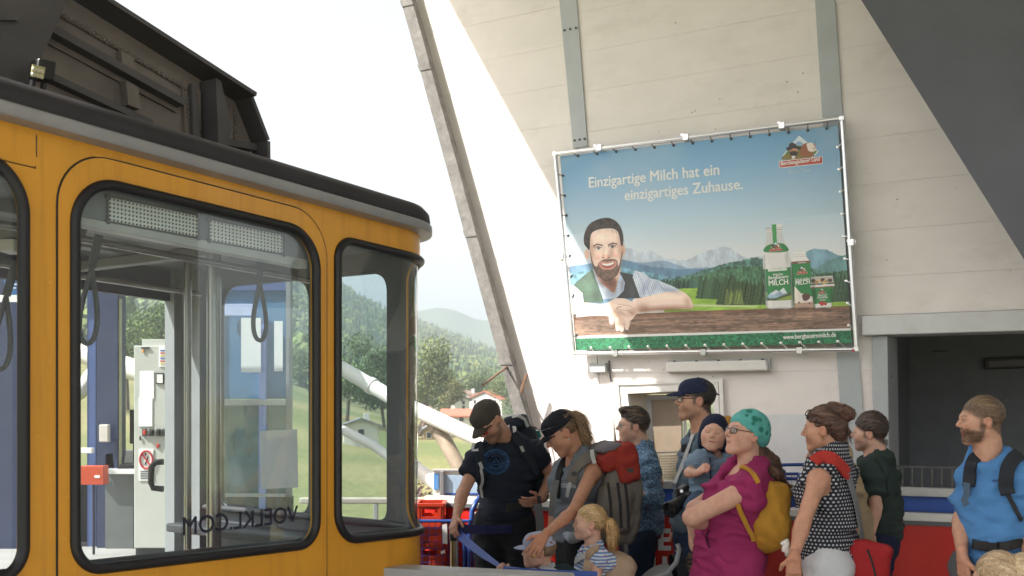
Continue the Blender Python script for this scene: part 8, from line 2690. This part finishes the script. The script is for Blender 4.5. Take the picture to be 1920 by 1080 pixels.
p.eyes(); sh = p.shirt(M_ds, sleeves=1.55, hem=.0, neck_r=.062, fold=.006, freq=6, seed=8, wide=.0, sl_g=.006, tk=dict(wf=.88, df=.92))
blob('collar', lambda F: F.chain([p.J['neck'] + p.T[1] * .075 - UP * .01, p.J['neck'] + p.T[1] * .03 - p.T[0] * .075 + UP * .022, p.J['neck'] - p.T[1] * .06 - p.T[0] * .05 + UP * .045, p.J['neck'] - p.T[1] * .07 + p.T[0] * .05 + UP * .045, p.J['neck'] + p.T[1] * .03 + p.T[0] * .075 + UP * .022], [.016, .02, .02, .02, .018], .01), M_ds, p.root, res=.008, fold=.003)
p.shirt(fab('maroon_tee', (.10, .03, .055)), sleeves=0, g=-.003, fold=.001, hem=-.03, name='undershirt', res=.011, tk=dict(wf=.82, df=.84)); p.trousers(M_den, lw=.92, tk=dict(wf=.85, df=.88)); p.shoes(M_shoe)
def yh(F, s):
  hair_cap(F, s, .010, hl=(.088, .070), nape=(-.105, -.05), top=.008); F.ell(s.H(0, .055, .115), np.array((.055, .055, .028)) * s.hs, s.HR, .03)
p.hair(yh, (.030, .020, .014), 1100, .03, flow=(0, .3, .6), streak=(.15, .095, .06), rough=.004, lift=.6, root_sel=lambda q: q[:, 2] > .06)
p.specs(M_gl_m, M_lens, r=.021, w=.0011, rect=False)

# ---------------------------------------------------------------- 6: tall man with navy cap and camera
M_bg6 = fab('slate_tee', (.085, .125, .165), var=.08)
p = Person('person, a tall man in a navy cap and glasses carrying a toddler', 1315, 5.9, GQ, 1.03, MID)
p.j(neck=(1316, 816, 5.9), pelvis=(1308, 990, 5.92), sL=(1330, 845, 5.72), sR=(1300, 842, 6.10), eL=(1328, 935, 5.62), wL=(1312, 950, 5.62), eR=(1287, 925, 6.12), wR=(1276, 985, 6.02))
p.frame(80); p.head_pose(1303, 751, 5.88, 86, 3, 0, .97)
p.body(head_kw=dict(stubble=.25, scalp=(.02,.015,.012), nape=(-.1,-.085)), hands=[dict(W=p.J['wR'], d=(0, 0, -1), n=(0, -1, 0), sign=1), dict(W=p.J['wL'], d=(-.8, .1, .2), n=(0, 0, 1), sign=-1, curl=.6)])
p.eyes(); sh = p.shirt(M_bg6, sleeves=.6, hem=-.02, fold=.005, seed=12, tk=dict(wf=.9, df=.88), wide=-.01); p.trousers(fab('mid_denim', (.020, .050, .105), var=.2, scale=14), lw=.95, tk=dict(wf=.88, df=.9)); p.shoes(M_shoe)
p.hair(lambda F, s: hair_cap(F, s, .009, nape=(-.1, -.075)), (.018, .013, .011), 350, .022)
p.cap(M_capn, visor=.085, low=.042); MB().bar(p.H(0, -.118, .055), p.H(0, -.145, .040), .03, .004).build('cap_strap', M_capn, p.root)
p.specs(M_gl, M_lens, r=.0205)
cam_t = empty('camera', at(1268, 940, 5.62), 'black camera with a long lens hanging from a grey strap', 'camera')
cb_ = blob('camera_body', lambda F: F.box(A_(1291, 935, 5.56), (.060, .035, .05), .014, facing(60, -25), .01).box(A_(1282, 918, 5.56), (.03, .032, .022), .012, facing(60, -25), .01), M_black, cam_t, res=.006, fold=0)
d_ = (Vector(at(1249, 960, 5.42)) - Vector(at(1284, 936, 5.52))).normalized(); c0 = Vector(at(1284, 937, 5.52))
MB().lathe([(.030, 0), (.033, .02), (.033, .045), (.036, .05), (.036, .085), (.040, .09), (.046, .135), (.042, .136), (.036, .110)], c0, d_, 24).build('lens_barrel', M_black, cam_t, smooth=True)
MB().lathe([(.034, .108), (.030, .113), (.001, .116)], c0, d_, 20).build('front_glass', mat('lens_glass', (.01, .012, .02), .05, spec=.9), cam_t, smooth=True)
MB().lathe([(.009, 0), (.009, .006)], at(1278, 921, 5.51), (-.3, -1, .2), 10).build('dial', M_gal, cam_t)
sk = Skinned(sh)
strap_on(sk, [(1303, 812), (1298, 830), (1290, 850), (1284, 868), (1276, 888), (1268, 908)], .036, M_web, cam_t, 'neck_strap', .004, .008, Y=5.75)
MB().box(sk.hit(1288, 842, .016, 5.75)[0], (.018, .01, .022)).build('buckle', M_black, cam_t)
MB().ribbon([sk.hit(1268, 908, .010, 5.75)[0], at(1267, 920, 5.56)], (-.3, -1, 0), .016, .005).build('strap_end', M_black, cam_t)

# ---------------------------------------------------------------- 7: toddler
M_lt = fab('light_blue_tee', (.175, .255, .355), var=.06)
p = Person('person, a toddler in a light blue T-shirt and navy hooded hat with eyes shut', 1340, 5.52, GQ, .56, PALE, child=True)
p.j(neck=(1342, 858, 5.52), pelvis=(1326, 936, 5.56), sR=(1310, 864, 5.46), sL=(1368, 866, 5.52), eR=(1291, 887, 5.38), wR=(1309, 886, 5.29), eL=(1380, 900, 5.5), wL=(1372, 925, 5.45),
  hipR=(1316, 942, 5.53), hipL=(1345, 942, 5.58), kR=(1301, 962, 5.36), aR=(1301, 1040, 5.40), kL=(1352, 970, 5.4), aL=(1352, 1045, 5.5))
p.frame(22); p.head_pose(1339, 815, 5.50, 16, 10, 6, .86)
p.body(legs='LR', aw=1.15, hands=[dict(W=p.J['wR'], d=at(1322, 877, 5.25) - at(1309, 886, 5.29), n=(.2, .5, -.4), sign=1, curl=1.15, thumb=1.0, z=.62)], head_kw=dict(closed=True, flush=.55, brow=(.30, .2, .13)), lw=1.1)
sh = p.shirt(M_lt, sleeves=.62, hem=-.005, neck_r=.088, fold=.004, freq=8, res=.007, seed=3); p.trousers(fab('toddler_denim', (.055, .095, .16), var=.2, scale=20), upto=.75, lw=1.25, res=.008, top=.05)
def hat(F, s):
  F.ell(s.H(0, -.020, .034), np.array((.094, .112, .104)) * s.hs, s.HR, .01)
  F.ell(s.H(0, -.045, -.045), np.array((.092, .070, .085)) * s.hs, s.HR, .03)
  for sg in (1, -1): F.ell(s.H(sg * .074, -.005, -.035), np.array((.024, .055, .075)) * s.hs, s.HR, .02)
  F.ell(s.H(0, .115, -.022), np.array((.060, .10, .082)) * s.hs, s.HR, .008, 's')
  F.cut(s.H(0, 0, -.098), -s.HR[2])
Fh = Field(); hat(Fh, p); V, Q = Fh.mesh(.0055); V = relax(V, Q, .5, 1)
add('hat', mesh_np('hat', V, Q), fab('hat_navy', (.012, .017, .042)), p.root)
MB().tube([p.H(.0, -.02, .136), p.H(.045, -.02, .125), p.H(.085, -.02, .08)], .004, 5).build('hat_seam', M_capn, p.root)
blob('hat_lining', lambda F: F.ell(p.H(-.070, -.03, .085), np.array((.038, .05, .045)) * .9, p.HR, .01), fab('hat_ochre', (.42, .22, .05)), p.root, res=.006, fold=.002)
MB().tube([p.H(.062, .035, -.085), p.H(.03, .066, -.104), p.H(0, .074, -.110), p.H(-.04, .062, -.098), p.H(-.066, .03, -.07)], .0035, 6).build('chin_cord', M_capn, p.root, smooth=True)
sk = Skinned(sh)
cp = [p.H(.03, .066, -.104)] + [sk.hit(1331 + q[0], q[1], .004, 5.4)[0] for q in ((0, 862), (0, 880), (1, 896))]
MB().tube(cp, .0032, 6).build('cord_end', M_capn, p.root, smooth=True)
M_san = fab('brown_sandal', (.085, .055, .035))
for sd in 'RL':
  a = p.J['a' + sd]
  Fs = Field(); Fs.chain([a - UP * .005, a - UP * .05 + np.array((-.005, -.02, 0)), a - UP * .075 + np.array((-.01, -.075, 0))], [.034, .036, .030], .02); V, Q = Fs.mesh(.008)
  so = add('shoe', mesh_np('shoe', V, Q), M_san, p.root)
  for k in range(3):
    c_ = a - UP * (.018 + .022 * k) + np.array((-.003, -.012 - .018 * k, 0))
    MB().tube([c_ + np.array((.039 * math.cos(t), .039 * math.sin(t), 0)) for t in np.linspace(0, 6.28, 15)[:-1]], .007, 6, closed=True).build('shoe_strap', M_shoe, so, smooth=True)
  Fs = Field(); Fs.cone(a + UP * .06, a, .031, .029, .0, True); V, Q = Fs.mesh(.008); add('sock', mesh_np('sock', V, Q), M_capn, p.root)

# ---------------------------------------------------------------- 8: woman in magenta with the teal headscarf
M_mag = fab('magenta_cotton', (.275, .024, .108), var=.10, scale=7)
p = Person('person in a magenta outfit with a teal headscarf and glasses, arms crossed', 1400, 5.1, GQ, .98, (.56, .315, .235), fem=True)
p.j(neck=(1402, 880, 5.1), pelvis=(1368, 1040, 5.12), sL=(1405, 916, 4.93), sR=(1374, 908, 5.27), eL=(1297, 970, 4.86), wL=(1326, 984, 5.10), eR=(1302, 955, 5.18), wR=(1326, 950, 5.06))
p.frame(70); p.head_pose(1397, 815, 5.1, 70, 14, 0, .93)
p.body(aw=1.15, hands=[dict(W=p.J['wL'], d=(.6, .7, 0), n=(0, .5, -.5), sign=-1, curl=.5), dict(W=p.J['wR'], d=(.7, -.2, -.1), n=(0, .7, -.2), sign=1, curl=.5)], torso_kw=dict(wf=.97, df=.96, bust=.015, belly=.035), head_kw=dict(flush=.5, brow=(.12, .07, .05)))
p.eyes(); sh = p.shirt(M_mag, sleeves=.10, aw=1.2, g=.016, hem=-.16, neck_r=.08, neck_drop=.05, fold=.006, freq=5, tk=dict(wf=1.0, df=.98, bust=.02, belly=.05), wide=.0, seed=9, sl_g=.012)
p.trousers(M_mag, lw=1.2, fold=.007, tk=dict(wf=1.0, df=1.0, belly=.05), top=.10); p.shoes(M_shoe)
sk = Skinned(sh)
strap_on(sk, [(1331, 992), (1326, 1002), (1326, 1015), (1331, 1028)], .008, fab('magenta_shade', (.06, .006, .03)), p.root, 'pocket_edge', .004, .003)
BRN = (.060, .026, .016)
p.hair(lambda F, s: hair_cap(F, s, .008, hl=(.088, .04), nape=(-.10, -.10)), BRN, 260, .03, flow=(0, -.8, -.6))
def scarf(F, s):
  F.ell(s.H(0, -.022, .042), np.array((.092, .116, .104)) * s.hs, s.HR, .01); F.ell(s.H(0, -.085, .0), np.array((.060, .055, .065)) * s.hs, s.HR, .03)
  n = np.array((0, .50, -.86)); F.cut(s.H(0, .085, .052), n @ s.HR)
  for sg in (1, -1): F.ell(s.H(sg * .09, .03, -.01), np.array((.03, .04, .035)) * s.hs, s.HR, .01, 's')
Fs = Field(); scarf(Fs, p); V, Q = Fs.mesh(.0055); V = relax(V, Q, .5, 1); N_ = normals(V, Q)
q = p.local(V); V = V + N_ * (.0035 * (1 - 2 * np.abs(fbm(q * np.array((1, .5, 1.4)), 7, 2, 3))))[:, None]
C = np.tile((.085, .36, .34), (len(V), 1)) * (1 + .12 * fbm(V, 12, 2, 2))[:, None]
for (x, y, z, r_) in ((-.075, .01, .085, .021), (.07, -.02, .085, .020), (.088, -.03, .040, .018), (.075, -.075, .030, .016), (.04, .03, .125, .020), (.06, -.085, .075, .015), (.0, -.03, .14, .02), (.086, .02, .06, .013), (.03, -.12, .03, .018), (.055, .05, .095, .012)):
  for sg in (1, -1):
    dd = np.sqrt(((q - np.array((sg * x, y, z))) ** 2).sum(1)); w = np.clip((r_ - dd) / .004, 0, 1)[:, None]; C = C * (1 - w) + np.array((.012, .16, .125)) * w
M_sc = mat('teal_scarf', (.1, .4, .38), .8, var=.05, vcol=True, bump=.08, bscale=200)
add('headscarf', mesh_np('headscarf', V, Q, True, C), M_sc, p.root)
def knot(F):
  F.ell(p.H(.01, -.115, -.045), (.028, .022, .026), p.HR, .015); F.chain([p.H(.01, -.12, -.05), p.H(.05, -.12, -.075), p.H(.075, -.14, -.065)], [.014, .018, .004], .01); F.chain([p.H(0, -.12, -.05), p.H(.035, -.11, -.10), p.H(.05, -.10, -.115)], [.014, .020, .005], .01)
kn = blob('scarf_knot', knot, None, p.root, res=.006, fold=.006, freq=18, cols=lambda V: np.tile((.07, .32, .30), (len(V), 1))); kn.data.materials.clear(); kn.data.materials.append(M_sc)
p.hair(lambda F, s: F.chain([np.array(at(1426, 845, 5.12)), np.array(at(1440, 870, 5.12)), np.array(at(1449, 893, 5.10)), np.array(at(1462, 910, 5.10)), np.array(at(1478, 912, 5.12))], [.035, .058, .055, .036, .012], .03), BRN, 600, .12, flow=(0, -.5, -1), streak=(.17, .075, .04), name='ponytail', lift=.1, rough=.004)
p.specs(M_gl, M_lens, r=.021, w=.0021)
bpk = empty('backpack', at(1435, 1000, 5.05), 'mustard yellow drawstring backpack on the woman in magenta', 'backpack')
M_must = fab('mustard_cotton', (.42, .215, .030), var=.12, bump=.15)
def f_(F):
  F.ell(A_(1436, 985, 5.0), (.125, .088, .13), facing(70), .03); F.box(A_(1437, 950, 5.0), (.11, .075, .12), .05, facing(70, 8), .05); F.ell(A_(1446, 918, 5.02), (.075, .05, .03), facing(70), .03)
blob('bag_body', f_, M_must, bpk, fold=.010, freq=8)
strap_on(sk, [(1384, 876), (1398, 880), (1412, 892), (1420, 905)], .022, M_must, bpk, 'shoulder_strap', .010, .008)
strap_on(sk, [(1386, 945), (1393, 965), (1402, 990), (1412, 1010)], .022, M_must, bpk, 'shoulder_strap', .010, .010)
MB().ribbon([at(1468, 925, 5.0), at(1473, 950, 5.0), at(1476, 985, 5.0), at(1478, 1030, 5.0)], (0, -1, 0), .02, .005).build('cord', M_must, bpk)
MB().tube([at(1460, 915, 5.06), at(1476, 908, 5.05), at(1486, 912, 5.05)], .008, 8).build('cord_knot', mat('leather_brown', (.16, .08, .035), .6), bpk, smooth=True)

# ---------------------------------------------------------------- 9: woman in dotted top with hair bun
M_dot = bpy.data.materials.new('dotted_cotton'); M_dot.use_nodes = True
nt = M_dot.node_tree; N, L = nt.nodes, nt.links; b = N['Principled BSDF']; b.inputs['Roughness'].default_value = .85
tc = N.new('ShaderNodeTexCoord'); sx = N.new('ShaderNodeSeparateXYZ'); L.new(tc.outputs['Object'], sx.inputs[0])
def mth(op, a, b=None):
  n = N.new('ShaderNodeMath'); n.operation = op
  for i, x in enumerate((a, b)):
    if x is None: continue
    if isinstance(x, (int, float)): n.inputs[i].default_value = x
    else: L.new(x, n.inputs[i])
  return n.outputs[0]
uu = mth('MULTIPLY', mth('ARCTAN2', sx.outputs[0], sx.outputs[1]), 8.9); vv = mth('MULTIPLY', sx.outputs[2], 58.0)
row_ = mth('MULTIPLY', mth('FLOOR', vv), .5)
fu = mth('SUBTRACT', mth('FRACT', mth('ADD', uu, row_)), .5); fv = mth('SUBTRACT', mth('FRACT', vv), .5)
lt = N.new('ShaderNodeMath'); lt.operation = 'LESS_THAN'; lt.inputs[1].default_value = .075
L.new(mth('ADD', mth('MULTIPLY', fu, fu), mth('MULTIPLY', fv, fv)), lt.inputs[0])
mx = N.new('ShaderNodeMix'); mx.data_type = 'RGBA'; L.new(lt.outputs[0], mx.inputs['Factor']); mx.inputs['A'].default_value = (.010, .012, .024, 1); mx.inputs['B'].default_value = (.42, .43, .46, 1); L.new(mx.outputs['Result'], b.inputs['Base Color'])
p = Person('person with a brown hair bun in a sleeveless navy top with white dots', 1555, 4.9, GQ, .97, (.48, .25, .165), fem=True)
p.j(neck=(1552, 862, 4.9), pelvis=(1552, 1045, 4.92), sL=(1535, 897, 4.74), sR=(1580, 892, 5.08), eL=(1505, 982, 4.64), wL=(1490, 1040, 4.62), eR=(1596, 975, 5.12), wR=(1590, 1050, 5.0))
p.frame(106); p.head_pose(1544, 806, 4.9, 117, -2, 0, .87)
p.body(hands=[dict(W=p.J['wL'], d=(-.02, .1, -1), n=(.3, .8, 0), sign=-1, curl=.45), dict(W=p.J['wR'], d=(0, 0, -1), n=(0, -1, 0), sign=1)], aw=.94, torso_kw=dict(wf=.80, df=.78, bust=.01, belly=.0))
p.eyes(); sh = p.shirt(M_dot, sleeves=.0, hem=-.005, neck_r=.058, fold=.006, freq=5, tank=True, tk=dict(wf=.82, df=.80, bust=.014, belly=.008), wide=-.012, seed=15, g=.012)
blob('collar', lambda F: F.cone(p.J['neck'] + UP * .03 - p.T[1] * .012, p.J['neck'] - UP * .03 - p.T[1] * .005, .066, .085, .0, True), fab('navy_collar', (.008, .010, .022)), p.root, res=.008, fold=.002)
p.trousers(fab('white_trousers', (.56, .58, .62), var=.05), lw=1.08, top=.07, tk=dict(wf=.9, df=.9)); p.shoes(M_shoe)
HR9 = (.055, .026, .018)
def bh(F, s):
  hair_cap(F, s, .014, hl=(.086, .062), nape=(-.115, -.075)); F.ell(s.H(0, -.085, -.02), np.array((.055, .035, .06)) * s.hs, s.HR, .03)
p.hair(bh, HR9, 1540, .06, flow=(0, -.8, .5), streak=(.17, .085, .055), rough=.0045, lift=.08)
p.hair(lambda F, s: F.ell(s.H(0, -.098, .098), np.array((.048, .036, .036)), s.HR, .02).ell(s.H(.01, -.128, .086), np.array((.042, .038, .036)), s.HR, .02).ell(s.H(-.01, -.055, .120), np.array((.04, .036, .028)), s.HR, .02), (.075, .036, .025), 420, .05, flow=(.6, -.6, .3), streak=(.20, .10, .065), name='hair_bun', rough=.006, lift=.3)
p.hair(lambda F, s: F.chain([s.H(.0, -.115, .02), s.H(0, -.135, -.01), s.H(0, -.14, -.055)], [.012, .010, .003], .01), (.09, .045, .03), 60, .05, flow=(0, -.2, -1), name='loose_strand')
for k in range(2): MB().lathe([(.001, -.007), (.006, 0), (.001, .007)], p.H(-.086 if k == 0 else -.084, -.004 - .008 * k, -.038 - .011 * k), (0, 0, 1), 10).build('earring', M_gold, p.root, smooth=True)
sgl = MB()
for sg in (1, -1): sgl.tube([p.H(sg * .062, .068, .098), p.H(sg * .090, .01, .080), p.H(sg * .094, -.03, .055)], .003, 6)
for sg in (1, -1): sgl.tube([p.H(sg * .034 + .024 * math.cos(a), .084 - .25 * abs(.034 + .024 * math.cos(a)) - .5 * .018 * math.sin(a), .098 + .016 * math.sin(a)) for a in np.linspace(0, 6.28, 15)[:-1]], .0026, 6, closed=True)
sgl.build('sunglasses', mat('tortoise', (.10, .035, .012), .25, var=.5, scale=60), p.root, smooth=True)
sbg = empty('shoulder_bag', at(1630, 1060, 4.8), 'red shoulder bag with a grey strap on the woman in the dotted top', 'bag')
sk = Skinned(sh)
M_rs = fab('red_strap', (.38, .035, .028)); M_gs = fab('grey_bag_strap', (.17, .175, .19))
strap_on(sk, [(1527, 868), (1540, 858), (1556, 859), (1572, 872), (1588, 893)], .060, M_rs, sbg, 'shoulder_pad', .012, .010)
strap_on(sk, [(1584, 888), (1594, 920), (1602, 955), (1610, 1000), (1618, 1035)], .042, M_gs, sbg, 'strap', .005, .012, Y=4.85)
blob('bag_body', lambda F: F.box(A_(1626, 1062, 4.82), (.10, .05, .12), .03, facing(20, 0, 8), .03), fab('bag_red', (.33, .020, .024), bump=.2), sbg, fold=.007)
MB().tube([at(1626, 1030, 4.70), at(1634, 1050, 4.70), at(1643, 1085, 4.70)], .005, 6).build('zip', M_black, sbg)
blob('tissue', lambda F: F.ell(A_(1472, 1022, 4.66), (.018, .015, .03), None, .01).ell(A_(1478, 1035, 4.66), (.014, .012, .022), None, .01), fab('tissue_white', (.62, .58, .56)), p.root, res=.006, fold=.008, freq=30)

# ---------------------------------------------------------------- 10: man in the dark green shirt
M_grn = fab('dark_green_tee', (.030, .047, .045))
p = Person('person, a dark haired man seen from behind in a dark green T-shirt', 1642, 6.0, GQ, 1.0, PALE)
p.j(neck=(1640, 858, 6.0), pelvis=(1646, 1008, 6.0), sL=(1634, 886, 5.82), sR=(1660, 884, 6.16), eL=(1642, 950, 5.76), wL=(1632, 1003, 5.70), eR=(1668, 945, 6.2), wR=(1666, 1000, 6.15))
p.frame(110); p.head_pose(1629, 813, 6.0, 112, 0, 0, .84)
p.body(hands=[dict(W=p.J['wL'], d=(0, 0, -1), n=(.3, .8, 0), sign=-1)], head_kw=dict(stubble=.5, scalp=(.045,.03,.022), hl=(.086,.058), nape=(-.11,-.07)), torso_kw=dict(wf=.84, df=.84), aw=.92)
p.eyes(); sh = p.shirt(M_grn, sleeves=.68, hem=-.01, fold=.006, seed=21, freq=5, tk=dict(wf=.84, df=.84), aw=.9, wide=-.012); p.trousers(fab('indigo_denim', (.014, .022, .055), var=.15), lw=.95, tk=dict(wf=.88, df=.88)); p.shoes(M_shoe)
def h10(F, s):
  hair_cap(F, s, .016, hl=(.088, .060), nape=(-.11, -.062), top=.014)
p.hair(h10, (.040, .024, .017), 1540, .032, flow=(0, -.8, .1), streak=(.10, .062, .042), rough=.004, lift=.35)
sk = Skinned(sh); MB().lathe([(.026, 0), (.026, .002)], at(1608, 886, 5.92), (-.9, -.4, 0), 16).build('round_badge', M_white, p.root)
strap_on(sk, [(1640, 862), (1652, 876), (1660, 900), (1664, 930)], .012, fab('green_seam', (.014, .024, .023)), p.root, 'seam', .003, .002)

# ---------------------------------------------------------------- 11: man in the bright blue shirt
M_bt = fab('bright_blue_tee', (.075, .215, .47), var=.08)
p = Person('person, a bearded man in a bright blue T-shirt with backpack straps looking over', 1862, 4.6, GQ, 1.0, MID)
p.j(neck=(1853, 860, 4.62), pelvis=(1870, 1055, 4.6), sR=(1827, 893, 4.66), sL=(1906, 893, 4.52), eR=(1801, 978, 4.64), wR=(1804, 1042, 4.50), eL=(1930, 980, 4.52), wL=(1928, 1052, 4.40))
p.frame(28); p.head_pose(1838, 790, 4.62, 94, 0, 0, .87)
p.body(hands=[dict(W=p.J['wR'], d=(.08, -.12, -1), n=(.8, .3, 0), sign=1, curl=.4), dict(W=p.J['wL'], d=(-.1, -.1, -1), n=(-.8, .3, 0), sign=-1)], head_kw=dict(beard=(.065, .038, .024), scalp=(.115,.072,.045), hl=(.086,.062), nape=(-.105,-.078)), torso_kw=dict(wf=.70, df=.88), aw=.92)
p.eyes(); sh = p.shirt(M_bt, sleeves=.62, hem=-.01, fold=.0055, freq=5, seed=24, neck_r=.080, sl_g=-.003, tk=dict(wf=.70, df=.88), aw=.92); p.trousers(fab('grey_trousers', (.09, .095, .105))); p.shoes(M_shoe)
def h11(F, s): hair_cap(F, s, .009, hl=(.088, .064), nape=(-.105, -.07))
p.hair(h11, (.115, .070, .042), 1760, .018, flow=(0, .2, .8), streak=(.22, .145, .085), rough=.002, lift=.7)
bpk = empty('backpack', at(1880, 1000, 4.75), 'dark grey backpack with hip belt on the man in the bright blue T-shirt', 'backpack')
M_dk = fab('pack_charcoal', (.024, .028, .036), bump=.2)
blob('pack_body', lambda F: F.box(A_(1880, 960, 4.88), (.15, .10, .24), .06, facing(28), .03), M_dk, bpk, fold=.006)
sk = Skinned(sh)
strap_on(sk, [(1832, 851), (1824, 868), (1820, 890), (1819, 912)], .055, M_dk, bpk, 'shoulder_strap', .014, .008)
strap_on(sk, [(1912, 852), (1898, 862), (1889, 880), (1886, 905), (1890, 928)], .060, M_dk, bpk, 'shoulder_strap', .014, .008)
strap_on(sk, [(1819, 912), (1816, 930)], .02, M_webd, bpk, 'webbing', .003, .008); strap_on(sk, [(1890, 928), (1900, 950), (1912, 975)], .018, M_webd, bpk, 'webbing', .003, .008)
strap_on(sk, [(1826, 1018), (1845, 1024), (1870, 1027), (1895, 1024), (1912, 1016)], .040, M_webd, bpk, 'hip_belt', .010, .008)
MB().box(sk.hit(1843, 1023, .018, 4.5)[0], (.03, .012, .018), Matrix.Rotation(-.3, 3, 'Z')).build('buckle', M_black, bpk); MB().box(sk.hit(1880, 1026, .018, 4.5)[0], (.022, .012, .016)).build('buckle', M_black, bpk)
MB().ribbon([at(1812, 905, 4.52), at(1813, 925, 4.5), at(1808, 938, 4.5), at(1813, 948, 4.5)], (0, -1, .2), .03, .003).build('loose_strap', mat('slate_web', (.06, .10, .16), .7), bpk)
print_on(sk, ringmesh([('p', [(.0, .2), (.3, .8), (1, .8), (.85, .2)])]), [(1859, 904), (1872, 904), (1859, 898)], mat('shirt_logo', (.02, .06, .22), .6), p.root, 'shirt_print', Y=4.5)

# ---------------------------------------------------------------- 12, 13: two blond children at the lower right edge
def kid(px, py, Y, label, col, seed):
  p = Person(label, px, Y, GQ, .62, PALE, child=True)
  p.j(neck=(px + 2, py + 42, Y), pelvis=(px + 4, py + 190, Y))
  p.frame(140)
  for sd, sg in (('R', 1), ('L', -1)):
    p.J['e' + sd] = p.J['s' + sd] + p.R[0] * sg * .04 - UP * .17; p.J['w' + sd] = p.J['e' + sd] + p.R[1] * .05 - UP * .15
  p.head_pose(px, py, Y, 140, 0, 0, .92)
  p.body(hands=[dict(W=p.J['w' + sd], d=(0, 0, -1), n=(0, -1, 0), sign=1 if sd == 'R' else -1, z=.66) for sd in 'RL']); p.eyes()
  p.shirt(fab('kid_tee_%s' % ('red' if seed == 1 else 'green'), (.3, .06, .05) if seed == 1 else (.06, .2, .12)), hem=-.03, neck_r=.085, res=.011); p.trousers(M_den, res=.014); p.shoes(M_shoe)
  p.hair(lambda F, s: hair_cap(F, s, .014, hl=(.09, .05), nape=(-.115, -.09), top=.006), col, 700, .05, flow=(0, -.3, -1), streak=(.66, .52, .34), lift=.1, seed=seed + 3)
kid(1868, 1092, 4.3, 'person, a blond child whose head rises before the blue T-shirt', (.42, .30, .18), 1)
kid(1919, 1096, 4.25, 'person, a blond child cut off by the lower right corner', (.50, .37, .22), 2)

# ---------------------------------------------------------------- 14: person with the beige hat, mostly hidden
p = Person('person in a beige sun hat mostly hidden behind the woman in the dotted top', 1555, 5.7, GQ, .95, (.45, .24, .17), fem=True)
p.j(neck=(1572, 892, 5.75), pelvis=(1576, 1035, 5.75), eL=(1560, 965, 5.55), wL=(1545, 1015, 5.5), eR=(1575, 965, 5.95), wR=(1562, 1015, 5.9))
p.frame(88); p.head_pose(1550, 848, 5.72, 88, -4, 0, .98)
p.body(hands=[dict(W=p.J['wL'], d=(-.3, 0, -1), n=(0, 1, 0), sign=-1)]); p.eyes()
M_bei = fab('beige_cotton', (.40, .31, .20))
p.shirt(M_bei, sleeves=.6, hem=-.04, fold=.006, wide=.03, tk=dict(wf=1.05, df=1.1)); p.trousers(fab('khaki', (.20, .17, .12))); p.shoes(M_shoe)
def sunhat(F, s):
  F.ell(s.H(0, -.014, .045), np.array((.090, .112, .095)), s.HR, .01); F.cut(s.H(0, 0, .025), -s.HR[2])
Fs = Field(); sunhat(Fs, p); F2 = Field(); F2.ell(p.H(0, -.09, -.02), (.085, .055, .075), p.HR, .01)
V, Q = Fs.mesh(.006); add('hat', mesh_np('hat', V, Q), M_bei, p.root)
V, Q = F2.mesh(.006); add('neck_flap', mesh_np('neck_flap', V, Q), M_bei, p.root)
